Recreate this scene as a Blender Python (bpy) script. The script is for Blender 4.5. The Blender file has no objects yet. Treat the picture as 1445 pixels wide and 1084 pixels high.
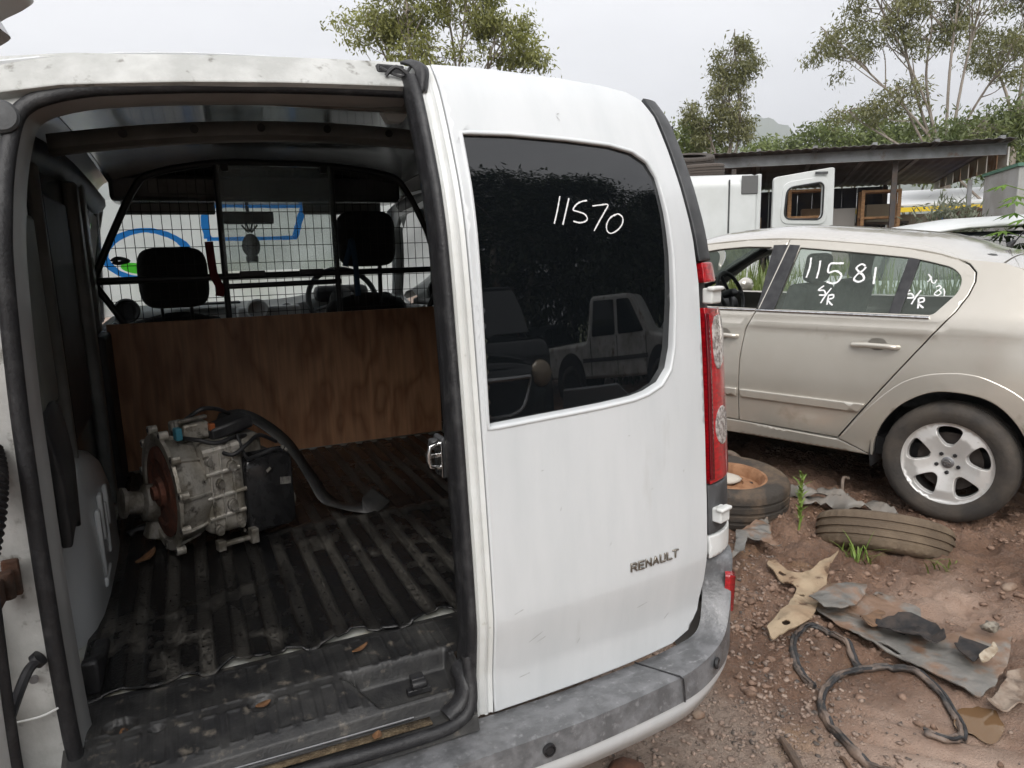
import bpy, bmesh, math, random
import numpy as np
from mathutils import Vector, Matrix
from mathutils.geometry import delaunay_2d_cdt

SC = bpy.context.scene
COL = SC.collection
R = math.radians
random.seed(7)

# ------------------------------------------------------------------ camera
cam_d = bpy.data.cameras.new('camera')
cam = bpy.data.objects.new('camera', cam_d)
COL.objects.link(cam)
yaw, pit, roll = R(24.5), R(-10.3), R(1.54)
fw = Vector((math.sin(yaw) * math.cos(pit), math.cos(yaw) * math.cos(pit), math.sin(pit)))
r0 = Vector((math.cos(yaw), -math.sin(yaw), 0))
u0 = r0.cross(fw)
cr = r0 * math.cos(roll) - u0 * math.sin(roll)
cu = u0 * math.cos(roll) + r0 * math.sin(roll)
m = Matrix((cr, cu, -fw)).transposed().to_4x4()
m.translation = (0, 0, 1.45)
cam.matrix_world = m
cam_d.sensor_width = 36
cam_d.lens = 36 * 1002 / 1445
cam_d.clip_start = 0.03
cam_d.clip_end = 9000
SC.camera = cam

# ------------------------------------------------------------------ world: overcast sky
SUN_EL, SUN_AZ = R(42), R(204)      # azimuth from +Y clockwise
W = bpy.data.worlds.new('World')
SC.world = W
W.use_nodes = True
nt = W.node_tree
nt.nodes.clear()
def N(t, **k):
    n = nt.nodes.new(t)
    for a, b in k.items():
        setattr(n, a, b)
    return n
sky = N('ShaderNodeTexSky', sky_type='NISHITA', sun_disc=False, sun_elevation=SUN_EL, sun_rotation=SUN_AZ, dust_density=4.0)
tc = N('ShaderNodeTexCoord')
mp = N('ShaderNodeMapping'); mp.inputs['Scale'].default_value = (1.2, 1.2, 3.5)
nz = N('ShaderNodeTexNoise'); nz.inputs['Scale'].default_value = 1.5; nz.inputs['Detail'].default_value = 5
rp = N('ShaderNodeValToRGB')
rp.color_ramp.elements[0].position = 0.28; rp.color_ramp.elements[0].color = (0.695, 0.695, 0.715, 1)
rp.color_ramp.elements[1].position = 0.72; rp.color_ramp.elements[1].color = (0.89, 0.885, 0.895, 1)
ml = N('ShaderNodeVectorMath', operation='SCALE'); ml.inputs['Scale'].default_value = 6.05
mx = N('ShaderNodeMix', data_type='RGBA'); mx.inputs[0].default_value = 0.93
bg = N('ShaderNodeBackground'); bg.inputs['Strength'].default_value = 0.1
wo = N('ShaderNodeOutputWorld')
L = nt.links.new
L(tc.outputs['Generated'], mp.inputs[0]); L(mp.outputs[0], nz.inputs['Vector']); L(nz.outputs[0], rp.inputs[0])
L(rp.outputs[0], ml.inputs[0]); L(sky.outputs[0], mx.inputs[6]); L(ml.outputs[0], mx.inputs[7])
L(mx.outputs[2], bg.inputs[0]); L(bg.outputs[0], wo.inputs[0])

sun_d = bpy.data.lights.new('sun', 'SUN')
sun_d.energy = 1.5
sun_d.angle = R(50)
sun_d.color = (1.0, 0.975, 0.94)
sun = bpy.data.objects.new('sun', sun_d)
COL.objects.link(sun)
to_sun = Vector((math.sin(SUN_AZ) * math.cos(SUN_EL), math.cos(SUN_AZ) * math.cos(SUN_EL), math.sin(SUN_EL)))
sun.rotation_euler = to_sun.to_track_quat('Z', 'Y').to_euler()
sun.location = to_sun * 30

SC.view_settings.view_transform = 'Standard'
SC.view_settings.look = 'None'
SC.view_settings.exposure = 1.33
SC.view_settings.gamma = 1.0
SC.view_settings.use_curve_mapping = False
SC.cycles.max_bounces = 6
SC.cycles.diffuse_bounces = 4
SC.cycles.glossy_bounces = 3
SC.cycles.use_adaptive_sampling = True
SC.cycles.adaptive_threshold = 0.025
SC.cycles.transparent_max_bounces = 10
SC.cycles.caustics_reflective = False
SC.cycles.caustics_refractive = False

# ------------------------------------------------------------------ materials
MAT = {}
def mat(name, col, rough=0.5, metal=0.0, col2=None, scale=6.0, lo=0.4, hi=0.6, detail=5, bump=0.0, bscale=60.0,
        rough2=None, spec=0.5, coat=0.0, stretch=(1, 1, 1), col3=None, scale3=40.0, lo3=0.62, hi3=0.7, ior=None, bdist=0.01, obj_coords=True):
    """procedural principled: base colour, a second tone through noise, a third tone as specks/dirt, noise bump"""
    if name in MAT:
        return MAT[name]
    M = bpy.data.materials.new(name); M.use_nodes = True
    t = M.node_tree; b = t.nodes['Principled BSDF']
    b.inputs['Base Color'].default_value = (*col, 1)
    b.inputs['Roughness'].default_value = rough
    b.inputs['Metallic'].default_value = metal
    b.inputs['Specular IOR Level'].default_value = spec
    b.inputs['Coat Weight'].default_value = coat
    b.inputs['Coat Roughness'].default_value = 0.08
    if ior: b.inputs['IOR'].default_value = ior
    tcx = t.nodes.new('ShaderNodeTexCoord')
    mpx = t.nodes.new('ShaderNodeMapping'); mpx.inputs['Scale'].default_value = stretch
    t.links.new(tcx.outputs['Object'], mpx.inputs[0])
    last = None
    def noise(sc, det):
        n = t.nodes.new('ShaderNodeTexNoise'); n.inputs['Scale'].default_value = sc; n.inputs['Detail'].default_value = det
        n.inputs['Roughness'].default_value = 0.6
        t.links.new(mpx.outputs[0], n.inputs['Vector']); return n
    def rng(src, a, c):
        r = t.nodes.new('ShaderNodeMapRange'); r.inputs[1].default_value = a; r.inputs[2].default_value = c
        t.links.new(src, r.inputs[0]); return r
    if col2:
        r = rng(noise(scale, detail).outputs[0], lo, hi)
        mxx = t.nodes.new('ShaderNodeMix'); mxx.data_type = 'RGBA'
        mxx.inputs[6].default_value = (*col, 1); mxx.inputs[7].default_value = (*col2, 1)
        t.links.new(r.outputs[0], mxx.inputs[0]); last = mxx.outputs[2]
        if rough2 is not None:
            q = t.nodes.new('ShaderNodeMapRange'); q.inputs[3].default_value = rough; q.inputs[4].default_value = rough2
            t.links.new(r.outputs[0], q.inputs[0]); t.links.new(q.outputs[0], b.inputs['Roughness'])
    if col3:
        r = rng(noise(scale3, 6).outputs[0], lo3, hi3)
        mxx = t.nodes.new('ShaderNodeMix'); mxx.data_type = 'RGBA'
        mxx.inputs[6].default_value = (*col, 1); mxx.inputs[7].default_value = (*col3, 1)
        t.links.new(r.outputs[0], mxx.inputs[0])
        if last: t.links.new(last, mxx.inputs[6])
        last = mxx.outputs[2]
    if last: t.links.new(last, b.inputs['Base Color'])
    if bump:
        bn = t.nodes.new('ShaderNodeBump'); bn.inputs['Strength'].default_value = bump; bn.inputs['Distance'].default_value = bdist
        t.links.new(noise(bscale, 6).outputs[0], bn.inputs['Height']); t.links.new(bn.outputs[0], b.inputs['Normal'])
    MAT[name] = M
    return M

def glass(name, tint, refl_ior=1.5, haze=None, haze_fac=0.0, hz_scale=4.0):
    """thin pane: transparent tinted + mirror by fresnel, optionally dusty or veiled with pale colour"""
    M = bpy.data.materials.new(name); M.use_nodes = True
    t = M.node_tree; t.nodes.clear()
    o = t.nodes.new('ShaderNodeOutputMaterial'); tr = t.nodes.new('ShaderNodeBsdfTransparent'); gl = t.nodes.new('ShaderNodeBsdfGlossy')
    fr = t.nodes.new('ShaderNodeFresnel'); m1 = t.nodes.new('ShaderNodeMixShader')
    tr.inputs[0].default_value = (*tint, 1); gl.inputs['Roughness'].default_value = 0.02; fr.inputs[0].default_value = refl_ior
    t.links.new(fr.outputs[0], m1.inputs[0]); t.links.new(tr.outputs[0], m1.inputs[1]); t.links.new(gl.outputs[0], m1.inputs[2])
    out = m1.outputs[0]
    if haze:
        df = t.nodes.new('ShaderNodeBsdfDiffuse'); tl = t.nodes.new('ShaderNodeBsdfTranslucent'); a = t.nodes.new('ShaderNodeMixShader'); b2 = t.nodes.new('ShaderNodeMixShader')
        df.inputs[0].default_value = (*haze, 1); tl.inputs[0].default_value = (*haze, 1)
        a.inputs[0].default_value = 0.6
        t.links.new(df.outputs[0], a.inputs[1]); t.links.new(tl.outputs[0], a.inputs[2])
        nzz = t.nodes.new('ShaderNodeTexNoise'); nzz.inputs['Scale'].default_value = hz_scale; nzz.inputs['Detail'].default_value = 6
        tcc = t.nodes.new('ShaderNodeTexCoord'); t.links.new(tcc.outputs['Object'], nzz.inputs['Vector'])
        rr = t.nodes.new('ShaderNodeMapRange'); rr.inputs[1].default_value = 0.3; rr.inputs[2].default_value = 0.7
        rr.inputs[3].default_value = haze_fac * 0.6; rr.inputs[4].default_value = min(1, haze_fac * 1.35)
        t.links.new(nzz.outputs[0], rr.inputs[0]); t.links.new(rr.outputs[0], b2.inputs[0])
        t.links.new(out, b2.inputs[1]); t.links.new(a.outputs[0], b2.inputs[2]); out = b2.outputs[0]
    t.links.new(out, o.inputs[0])
    MAT[name] = M
    return M

# ------------------------------------------------------------------ object helpers
WM = {}      # world matrices of root empties
def tag(o, label=None, cat=None, group=None, kind=None):
    if label: o['label'] = label
    if cat: o['category'] = cat
    if group: o['group'] = group
    if kind: o['kind'] = kind
    return o
def thing(name, label, cat, loc=(0, 0, 0), rotz=0.0, group=None, rot=None):
    o = bpy.data.objects.new(name, None); COL.objects.link(o)
    o.empty_display_size = 0.1
    o.location = loc
    o.rotation_euler = rot if rot else (0, 0, rotz)
    mm = Matrix.Translation(loc) @ o.rotation_euler.to_matrix().to_4x4()
    WM[o.name] = mm
    return tag(o, label, cat, group)
def link(name, me, material, parent=None, world=False, loc=None, rot=None):
    o = bpy.data.objects.new(name, me); COL.objects.link(o)
    if material and not me.materials: me.materials.append(material)
    if parent:
        o.parent = parent
        if world and parent.name in WM:
            o.matrix_parent_inverse = WM[parent.name].inverted()
    if loc: o.location = loc
    if rot: o.rotation_euler = rot
    return o
def mesh(name, V, F, smooth=None):
    me = bpy.data.meshes.new(name)
    me.from_pydata([tuple(map(float, v)) for v in V], [], [tuple(int(i) for i in f) for f in F])
    if smooth is not None:
        me.polygons.foreach_set('use_smooth', [True] * len(me.polygons))
        me.update()
        if smooth < 179: me.set_sharp_from_angle(angle=R(smooth))
    me.update()
    return me
def fastmesh(name, V, F, smooth=False):
    """V (n,3) array, F (m,k) array with constant k"""
    V = np.asarray(V, np.float32); F = np.asarray(F, np.int32)
    me = bpy.data.meshes.new(name)
    me.vertices.add(len(V)); me.vertices.foreach_set('co', V.ravel())
    k = F.shape[1]
    me.loops.add(F.size); me.loops.foreach_set('vertex_index', F.ravel())
    me.polygons.add(len(F)); me.polygons.foreach_set('loop_start', np.arange(0, F.size, k, dtype=np.int32))
    me.polygons.foreach_set('loop_total', np.full(len(F), k, np.int32))
    if smooth: me.polygons.foreach_set('use_smooth', np.ones(len(F), bool))
    me.update(calc_edges=True); me.validate()
    return me

class MB:
    """collects shapes into one mesh"""
    def __init__(s): s.V = []; s.F = []
    def add(s, V, F):
        b = len(s.V); s.V += [tuple(v) for v in V]; s.F += [tuple(i + b for i in f) for f in F]; return s
    def box(s, c, d, M=None, taper=1.0):
        x, y, z = d[0] / 2, d[1] / 2, d[2] / 2
        V = [Vector((sx * x * (taper if sz > 0 else 1), sy * y * (taper if sz > 0 else 1), sz * z)) for sz in (-1, 1) for sy in (-1, 1) for sx in (-1, 1)]
        if M: V = [M @ v for v in V]
        V = [v + Vector(c) for v in V]
        return s.add(V, [(0, 2, 3, 1), (4, 5, 7, 6), (0, 1, 5, 4), (2, 6, 7, 3), (0, 4, 6, 2), (1, 3, 7, 5)])
    def tube(s, pts, r, n=8, closed=False, cap=True, flat=1.0, up=None):
        pts = [Vector(p) for p in pts]; m_ = len(pts)
        rs = r if isinstance(r, (list, tuple)) else [r] * m_
        rings = []
        prev = None
        for i, p in enumerate(pts):
            if closed: t = pts[(i + 1) % m_] - pts[i - 1]
            else: t = pts[min(i + 1, m_ - 1)] - pts[max(i - 1, 0)]
            if t.length < 1e-9: t = Vector((0, 0, 1))
            t.normalize()
            if prev is None:
                a = Vector(up) if up else (Vector((0, 0, 1)) if abs(t.z) < 0.9 else Vector((1, 0, 0)))
            else: a = prev
            a = a - t * a.dot(t)
            if a.length < 1e-6: a = t.orthogonal()
            a.normalize(); b = t.cross(a); prev = a
            rings.append([p + (a * math.cos(q) * flat + b * math.sin(q)) * rs[i] for q in [2 * math.pi * k / n for k in range(n)]])
        V = [v for g in rings for v in g]; F = []
        for i in range(m_ if closed else m_ - 1):
            j = (i + 1) % m_
            for k in range(n):
                F.append((i * n + k, i * n + (k + 1) % n, j * n + (k + 1) % n, j * n + k))
        if cap and not closed:
            F.append(tuple(range(n - 1, -1, -1))); F.append(tuple((m_ - 1) * n + k for k in range(n)))
        return s.add(V, F)
    def lathe(s, prof, n=32, M=None, a0=0.0, a1=2 * math.pi, close=False):
        """profile [(r,z)] round Z"""
        full = abs(a1 - a0 - 2 * math.pi) < 1e-6
        k = n if full else n + 1
        V = []; F = []
        for i in range(k):
            a = a0 + (a1 - a0) * i / n
            for (rr, z) in prof: V.append(Vector((rr * math.cos(a), rr * math.sin(a), z)))
        p = len(prof)
        for i in range(n):
            j = (i + 1) % k
            for q in range(p if close else p - 1):
                q2 = (q + 1) % p
                F.append((i * p + q, j * p + q, j * p + q2, i * p + q2))
        if M: V = [M @ v for v in V]
        return s.add(V, F)
    def prism(s, poly, h, M=None, z0=0.0):
        """closed polygon in XY extruded along Z"""
        n = len(poly)
        V = [Vector((x, y, z0)) for x, y in poly] + [Vector((x, y, z0 + h)) for x, y in poly]
        F = [tuple(range(n - 1, -1, -1)), tuple(range(n, 2 * n))] + [(i, (i + 1) % n, n + (i + 1) % n, n + i) for i in range(n)]
        if M: V = [M @ v for v in V]
        return s.add(V, F)
    def grid(s, fn, nu, nv):
        V = [fn(i / nu, j / nv) for i in range(nu + 1) for j in range(nv + 1)]
        F = [(i * (nv + 1) + j, (i + 1) * (nv + 1) + j, (i + 1) * (nv + 1) + j + 1, i * (nv + 1) + j + 1) for i in range(nu) for j in range(nv)]
        return s.add(V, F)
    def ico(s, c, rad, sub=1, scale=(1, 1, 1), jitter=0.0, rnd=None):
        bm = bmesh.new(); bmesh.ops.create_icosphere(bm, subdivisions=sub, radius=rad)
        rnd = rnd or random
        V = []
        for v in bm.verts:
            k = 1 + (rnd.random() - 0.5) * 2 * jitter
            V.append((c[0] + v.co.x * scale[0] * k, c[1] + v.co.y * scale[1] * k, c[2] + v.co.z * scale[2] * k))
        F = [tuple(v.index for v in f.verts) for f in bm.faces]; bm.free()
        return s.add(V, F)
    def build(s, name, material, parent=None, smooth=35, world=False, bevel=0.0, seg=2, loc=None, rot=None, solid=0.0, sub=0):
        me = mesh(name, s.V, s.F, smooth)
        o = link(name, me, material, parent, world, loc, rot)
        if solid:
            md = o.modifiers.new('solid', 'SOLIDIFY'); md.thickness = solid; md.offset = 0
        if bevel:
            md = o.modifiers.new('bevel', 'BEVEL'); md.width = bevel; md.segments = seg; md.limit_method = 'ANGLE'; md.angle_limit = R(30)
        if sub:
            md = o.modifiers.new('sub', 'SUBSURF'); md.levels = sub; md.render_levels = sub
        return o

def fix_normals(o):
    bm = bmesh.new(); bm.from_mesh(o.data); bmesh.ops.recalc_face_normals(bm, faces=bm.faces); bm.to_mesh(o.data); bm.free(); return o

def rounded(poly, rad, seg=6):
    """round the corners of a closed polygon; rad one number or a list"""
    n = len(poly); out = []
    for i in range(n):
        p = Vector(poly[i]); a = Vector(poly[i - 1]); b = Vector(poly[(i + 1) % n])
        rr = rad[i] if isinstance(rad, (list, tuple)) else rad
        da = (a - p); db = (b - p)
        rr = min(rr, da.length * 0.48, db.length * 0.48)
        if rr < 1e-4: out.append(tuple(p)); continue
        q0 = p + da.normalized() * rr; q1 = p + db.normalized() * rr
        for k in range(seg + 1):
            t = k / seg
            out.append(tuple(q0 * (1 - t) ** 2 + p * 2 * t * (1 - t) + q1 * t * t))
    return out
def smooth_poly(poly, it=2):
    for _ in range(it):
        n = len(poly); q = []
        for i in range(n):
            a = poly[i]; b = poly[(i + 1) % n]
            q += [(a[0] * .75 + b[0] * .25, a[1] * .75 + b[1] * .25), (a[0] * .25 + b[0] * .75, a[1] * .25 + b[1] * .75)]
        poly = q
    return poly
def spline(pts, n=8, closed=False):
    """catmull-rom through points (any dimension)"""
    P = [np.array(p, float) for p in pts]; m_ = len(P); out = []
    rngi = range(m_ if closed else m_ - 1)
    for i in rngi:
        if closed: p0, p1, p2, p3 = P[i - 1], P[i], P[(i + 1) % m_], P[(i + 2) % m_]
        else: p0, p1, p2, p3 = P[max(i - 1, 0)], P[i], P[i + 1], P[min(i + 2, m_ - 1)]
        for k in range(n):
            t = k / n
            out.append(0.5 * ((2 * p1) + (-p0 + p2) * t + (2 * p0 - 5 * p1 + 4 * p2 - p3) * t * t + (-p0 + 3 * p1 - 3 * p2 + p3) * t ** 3))
    if not closed: out.append(P[-1])
    return [tuple(float(c) for c in q) for q in out]

def resample(poly, step):
    out = []
    n = len(poly)
    for i in range(n):
        a = np.array(poly[i], float); b = np.array(poly[(i + 1) % n], float)
        k = max(1, int(math.ceil(np.linalg.norm(b - a) / step)))
        for j in range(k): out.append(a + (b - a) * j / k)
    return np.array(out)
def inside(pts, poly):
    x, y = pts[:, 0], pts[:, 1]; r_ = np.zeros(len(pts), bool); n = len(poly); j = n - 1
    for i in range(n):
        xi, yi = poly[i]; xj, yj = poly[j]
        c = ((yi > y) != (yj > y)) & (x < (xj - xi) * (y - yi) / ((yj - yi) if yj != yi else 1e-12) + xi)
        r_ ^= c; j = i
    return r_
def area2(p):
    x, y = p[:, 0], p[:, 1]
    return 0.5 * np.sum(x * np.roll(y, -1) - np.roll(x, -1) * y)
def panel(name, outer, holes, surf, out, material, parent, step=0.03, depth=0.02, lip=0.003, world=False, extra=()):
    """sheet cut to a polygon of a curved surface: surf(U,V)->(n,3). Edges are rolled over by lip and turned in by depth."""
    loops = []
    for k, p in enumerate([outer] + list(holes)):
        q = resample(p, step)
        if (area2(q) < 0) == (k == 0): q = q[::-1]
        loops.append(q)            # outer ccw, holes cw: material always on the left
    pts = []; edges = []; ring = []; base = 0; nrm2 = []
    for q in loops:
        n = len(q)
        t = np.roll(q, -1, 0) - np.roll(q, 1, 0); t /= np.maximum(np.linalg.norm(t, axis=1)[:, None], 1e-9)
        nin = np.stack([-t[:, 1], t[:, 0]], 1)
        pts.append(q); edges += [(base + i, base + (i + 1) % n) for i in range(n)]; nrm2.append(-nin)
        ring.append((base, n)); base += n
    B = np.concatenate(pts); NB = np.concatenate(nrm2); nb = len(B)
    ins = B - NB * lip
    lo = B.min(0); hi = B.max(0)
    gx, gy = np.meshgrid(np.arange(lo[0] + step * .5, hi[0], step), np.arange(lo[1] + step * .5, hi[1], step))
    G = np.stack([gx.ravel(), gy.ravel()], 1)
    def ok(p, dmin):
        k = inside(p, loops[0])
        for h in loops[1:]: k &= ~inside(p, h)
        if dmin > 0 and len(p):
            d = np.full(len(p), 1e9)
            for i in range(0, nb, 400):
                d = np.minimum(d, np.sqrt(((p[:, None, :] - B[None, i:i + 400, :]) ** 2).sum(2)).min(1))
            k &= d > dmin
        return k
    if len(extra):
        ex = np.array(extra); G = np.concatenate([G[np.abs(G[:, None, 1] - ex[None, :1, 1]).min(1) > step * .3], ex])
    G = G[ok(G, step * 0.55)]
    I = ins[ok(ins, lip * 0.6)]
    allp = np.concatenate([B, I, G])
    vo, eo, fo, ov, oe, of = delaunay_2d_cdt([Vector(p) for p in allp.tolist()], edges, [], 0, 1e-6)
    U = np.array([tuple(v) for v in vo]); F = np.array([list(f) for f in fo if len(f) == 3])
    cen = U[F].mean(1)
    F = F[ok(cen, 0)]
    isb = np.zeros(len(U), int) - 1
    for i, o_ in enumerate(ov):
        for q in o_:
            if q < nb: isb[i] = q
    P = surf(U[:, 0], U[:, 1]); e = 1e-3
    du = surf(U[:, 0] + e, U[:, 1]) - surf(U[:, 0] - e, U[:, 1]); dv = surf(U[:, 0], U[:, 1] + e) - surf(U[:, 0], U[:, 1] - e)
    nn = np.cross(du, dv); nn /= np.linalg.norm(nn, axis=1)[:, None]
    sgn = np.sign(nn @ np.array(out, float)); sgn[sgn == 0] = 1
    nn *= sgn[:, None]
    du /= np.linalg.norm(du, axis=1)[:, None]; dv /= np.linalg.norm(dv, axis=1)[:, None]
    bi = np.where(isb >= 0)[0]
    NS = nn.copy()
    o3 = du[bi] * NB[isb[bi]][:, :1] + dv[bi] * NB[isb[bi]][:, 1:]
    P = P.copy(); P[bi] -= nn[bi] * lip * 0.6
    NS[bi] = nn[bi] + o3 * 0.9; NS /= np.linalg.norm(NS, axis=1)[:, None]
    fn = np.cross(P[F[:, 1]] - P[F[:, 0]], P[F[:, 2]] - P[F[:, 0]])
    fl = (fn * nn[F[:, 0]]).sum(1) < 0
    F[fl] = F[fl][:, ::-1]
    # skirt
    inv = {int(isb[i]): int(i) for i in bi}
    V = P.tolist(); F2 = F.tolist(); ln = [NS[i] for f in F2 for i in f]
    flip = len(fl) and fl.mean() > .5
    for (b0, n) in ring:
        idx = [inv.get(b0 + i) for i in range(n)]
        idx = [i for i in idx if i is not None]
        s0 = len(V); nx = len(idx)
        o3 = {}
        for i in idx:
            V.append((P[i] - nn[i] * depth).tolist())
        for a in range(nx):
            i, j = idx[a], idx[(a + 1) % nx]
            f = [j, i, s0 + a, s0 + (a + 1) % nx]
            if flip: f = f[::-1]
            F2.append(f)
            for v in f:
                q = i if v in (i, s0 + a) else j
                w = du[q] * NB[isb[q]][0] + dv[q] * NB[isb[q]][1]
                ln.append(w)
    me = bpy.data.meshes.new(name); me.from_pydata(V, [], F2)
    me.polygons.foreach_set('use_smooth', [True] * len(F2)); me.update()
    if len(me.loops) == len(ln):
        me.normals_split_custom_set([tuple(map(float, x)) for x in ln])
    return link(name, me, material, parent, world)

def stroke(mb, pts, w, surf, lift=0.0012, n=6, closed=False, var=0.0):
    """painted stroke: ribbon of width w following 2D points laid on a surface surf(U,V)"""
    P = spline(pts, n, closed) if len(pts) > 2 else [tuple(np.array(pts[0]) + (np.array(pts[1]) - np.array(pts[0])) * k / 6) for k in range(7)]
    P = np.array(P)
    if closed: P = np.concatenate([P, P[:1]])
    t = np.gradient(P, axis=0); t /= np.maximum(np.linalg.norm(t, axis=1)[:, None], 1e-9)
    nn = np.stack([-t[:, 1], t[:, 0]], 1)
    ww = np.full(len(P), w / 2)
    if var: ww *= 1 + var * np.array([random.uniform(-1, 1) for _ in P])
    A = P + nn * ww[:, None]; Bq = P - nn * ww[:, None]
    e = 1e-3
    def lifted(Q):
        X = surf(Q[:, 0], Q[:, 1]); du = surf(Q[:, 0] + e, Q[:, 1]) - X; dv = surf(Q[:, 0], Q[:, 1] + e) - X
        k = np.cross(du, dv); k /= np.linalg.norm(k, axis=1)[:, None]
        return X + k * lift
    a = lifted(A); b = lifted(Bq); n_ = len(P)
    mb.add(np.concatenate([a, b]).tolist(), [(i, i + 1, n_ + i + 1, n_ + i) for i in range(n_ - 1)])
    return mb

# value noise for terrain, vectorised
_rs = np.random.RandomState(11)
_lat = _rs.rand(256, 256)
def vnoise(x, y):
    xi = np.floor(x).astype(int); yi = np.floor(y).astype(int); fx = x - xi; fy = y - yi
    fx = fx * fx * (3 - 2 * fx); fy = fy * fy * (3 - 2 * fy)
    g = lambda a, b: _lat[a & 255, b & 255]
    return (g(xi, yi) * (1 - fx) + g(xi + 1, yi) * fx) * (1 - fy) + (g(xi, yi + 1) * (1 - fx) + g(xi + 1, yi + 1) * fx) * fy
def fbm(x, y, oct=5, gain=.5):
    s = 0; a = 1; tot = 0
    for o in range(oct):
        s = s + a * vnoise(x * 2 ** o + 17.3 * o, y * 2 ** o + 5.1 * o); tot += a; a *= gain
    return s / tot

# ================================================================== GROUND
def gh(x, y):
    """ground height"""
    x = np.asarray(x, float); y = np.asarray(y, float)
    d = np.sqrt((x - 2.2) ** 2 + (y - 2.0) ** 2)
    near = np.clip(1.6 - d / 5.0, 0.15, 1)
    h = 0.05 * (fbm(x * .9 + 3, y * .9, 3) - .5)
    mud = np.clip((x - 1.35 + .35 * (fbm(x * 1.5, y * 1.5, 2) - .5)) / .35, 0, 1)      # churned part
    clod = fbm(x * 9, y * 9, 4, .55)
    ridge = 1 - np.abs(2 * fbm(x * 3.1 + 9, y * 3.1, 4) - 1)
    smooth_ = np.exp(-(((x - 1.85) / .55) ** 2 + ((y - 1.15) / .45) ** 2))            # slick mud inside the rubber loop
    far_c = np.clip((y - 1.5) / .8, 0, 1)
    h = h + near * mud * (.095 * (clod - .5) * (1 - .75 * smooth_) * (.55 + .75 * far_c) + .055 * (ridge - .6) * (1 - .6 * smooth_))
    h = h + near * mud * (1 - .7 * smooth_) * .022 * (fbm(x * 27 + 2, y * 27, 3, .6) - .5)
    h = h + near * (1 - mud) * .012 * (fbm(x * 22, y * 22, 3) - .5)
    # tyre-track grooves, running to the lower right
    c = (x - 1.75) * .75 + (y - 1.15) * .66
    s = (x - 1.75) * .66 - (y - 1.15) * .75
    wob = .05 * (fbm(s * 3, s * 0 + 2, 2) - .5)
    for k, a in ((-.16, .018), (-.02, .022), (.1, .018), (.23, .02)):
        h = h - a * np.exp(-((c + wob - k) / .016) ** 2) * np.exp(-(s / .42) ** 2)
    # hollow of the puddle, step of the bank under the silver car
    h = h - .035 * np.exp(-(((x - 2.14) / .12) ** 2 + ((y - 1.22) / .09) ** 2))
    h = h - .02 * np.exp(-(((x - 2.45) / .16) ** 2 + ((y - 1.02) / .07) ** 2))
    h = h + .02 * np.clip((x - 2.5) / 1.0, 0, 1) * np.exp(-((y - 1.4) / 1.2) ** 2)
    h = h - .02
    # land rises gently far off
    rr = np.sqrt(x * x + y * y)
    h = h + np.clip((rr - 25) / 200, 0, 3) * 1.5
    return h
def zones(x, y):
    mud = np.clip((x - 1.42 - .12 * (y - 1.4) + .55 * (fbm(x * 1.7, y * 1.7, 3) - .5)) / .3, 0, 1)
    slick = np.exp(-(((x - 1.9) / .42) ** 2 + ((y - 1.12) / .34) ** 2)) + .8 * np.exp(-(((x - 2.75) / .35) ** 2 + ((y - 1.75) / .22) ** 2)) + .7 * np.exp(-(((x - 3.1) / .5) ** 2 + ((y - 1.3) / .2) ** 2))
    return mud, np.clip(slick * (.6 + .9 * fbm(x * 4 + 1, y * 4, 3)) - .15, 0, 1)
def gz(x, y): return float(gh(np.array([x]), np.array([y]))[0])

def axis(f0, f1, st, lim):
    a = list(np.arange(f0, f1, st)); v = a[-1]; g = st
    while v < lim: g *= 1.17; v += g; a.append(v)
    v = a[0]; g = st; b = []
    while v > -lim: g *= 1.17; v -= g; b.append(v)
    return np.array(b[::-1] + a)
gx_ = axis(0.55, 4.7, .0125, 3500); gy_ = axis(0.55, 4.2, .0125, 3500)
GX, GY = np.meshgrid(gx_, gy_, indexing='ij')
GV = np.stack([GX.ravel(), GY.ravel(), gh(GX.ravel(), GY.ravel())], 1)
ni, nj = GX.shape
ii = np.arange(ni * nj).reshape(ni, nj)
GF = np.stack([ii[:-1, :-1].ravel(), ii[1:, :-1].ravel(), ii[1:, 1:].ravel(), ii[:-1, 1:].ravel()], 1)

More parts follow.
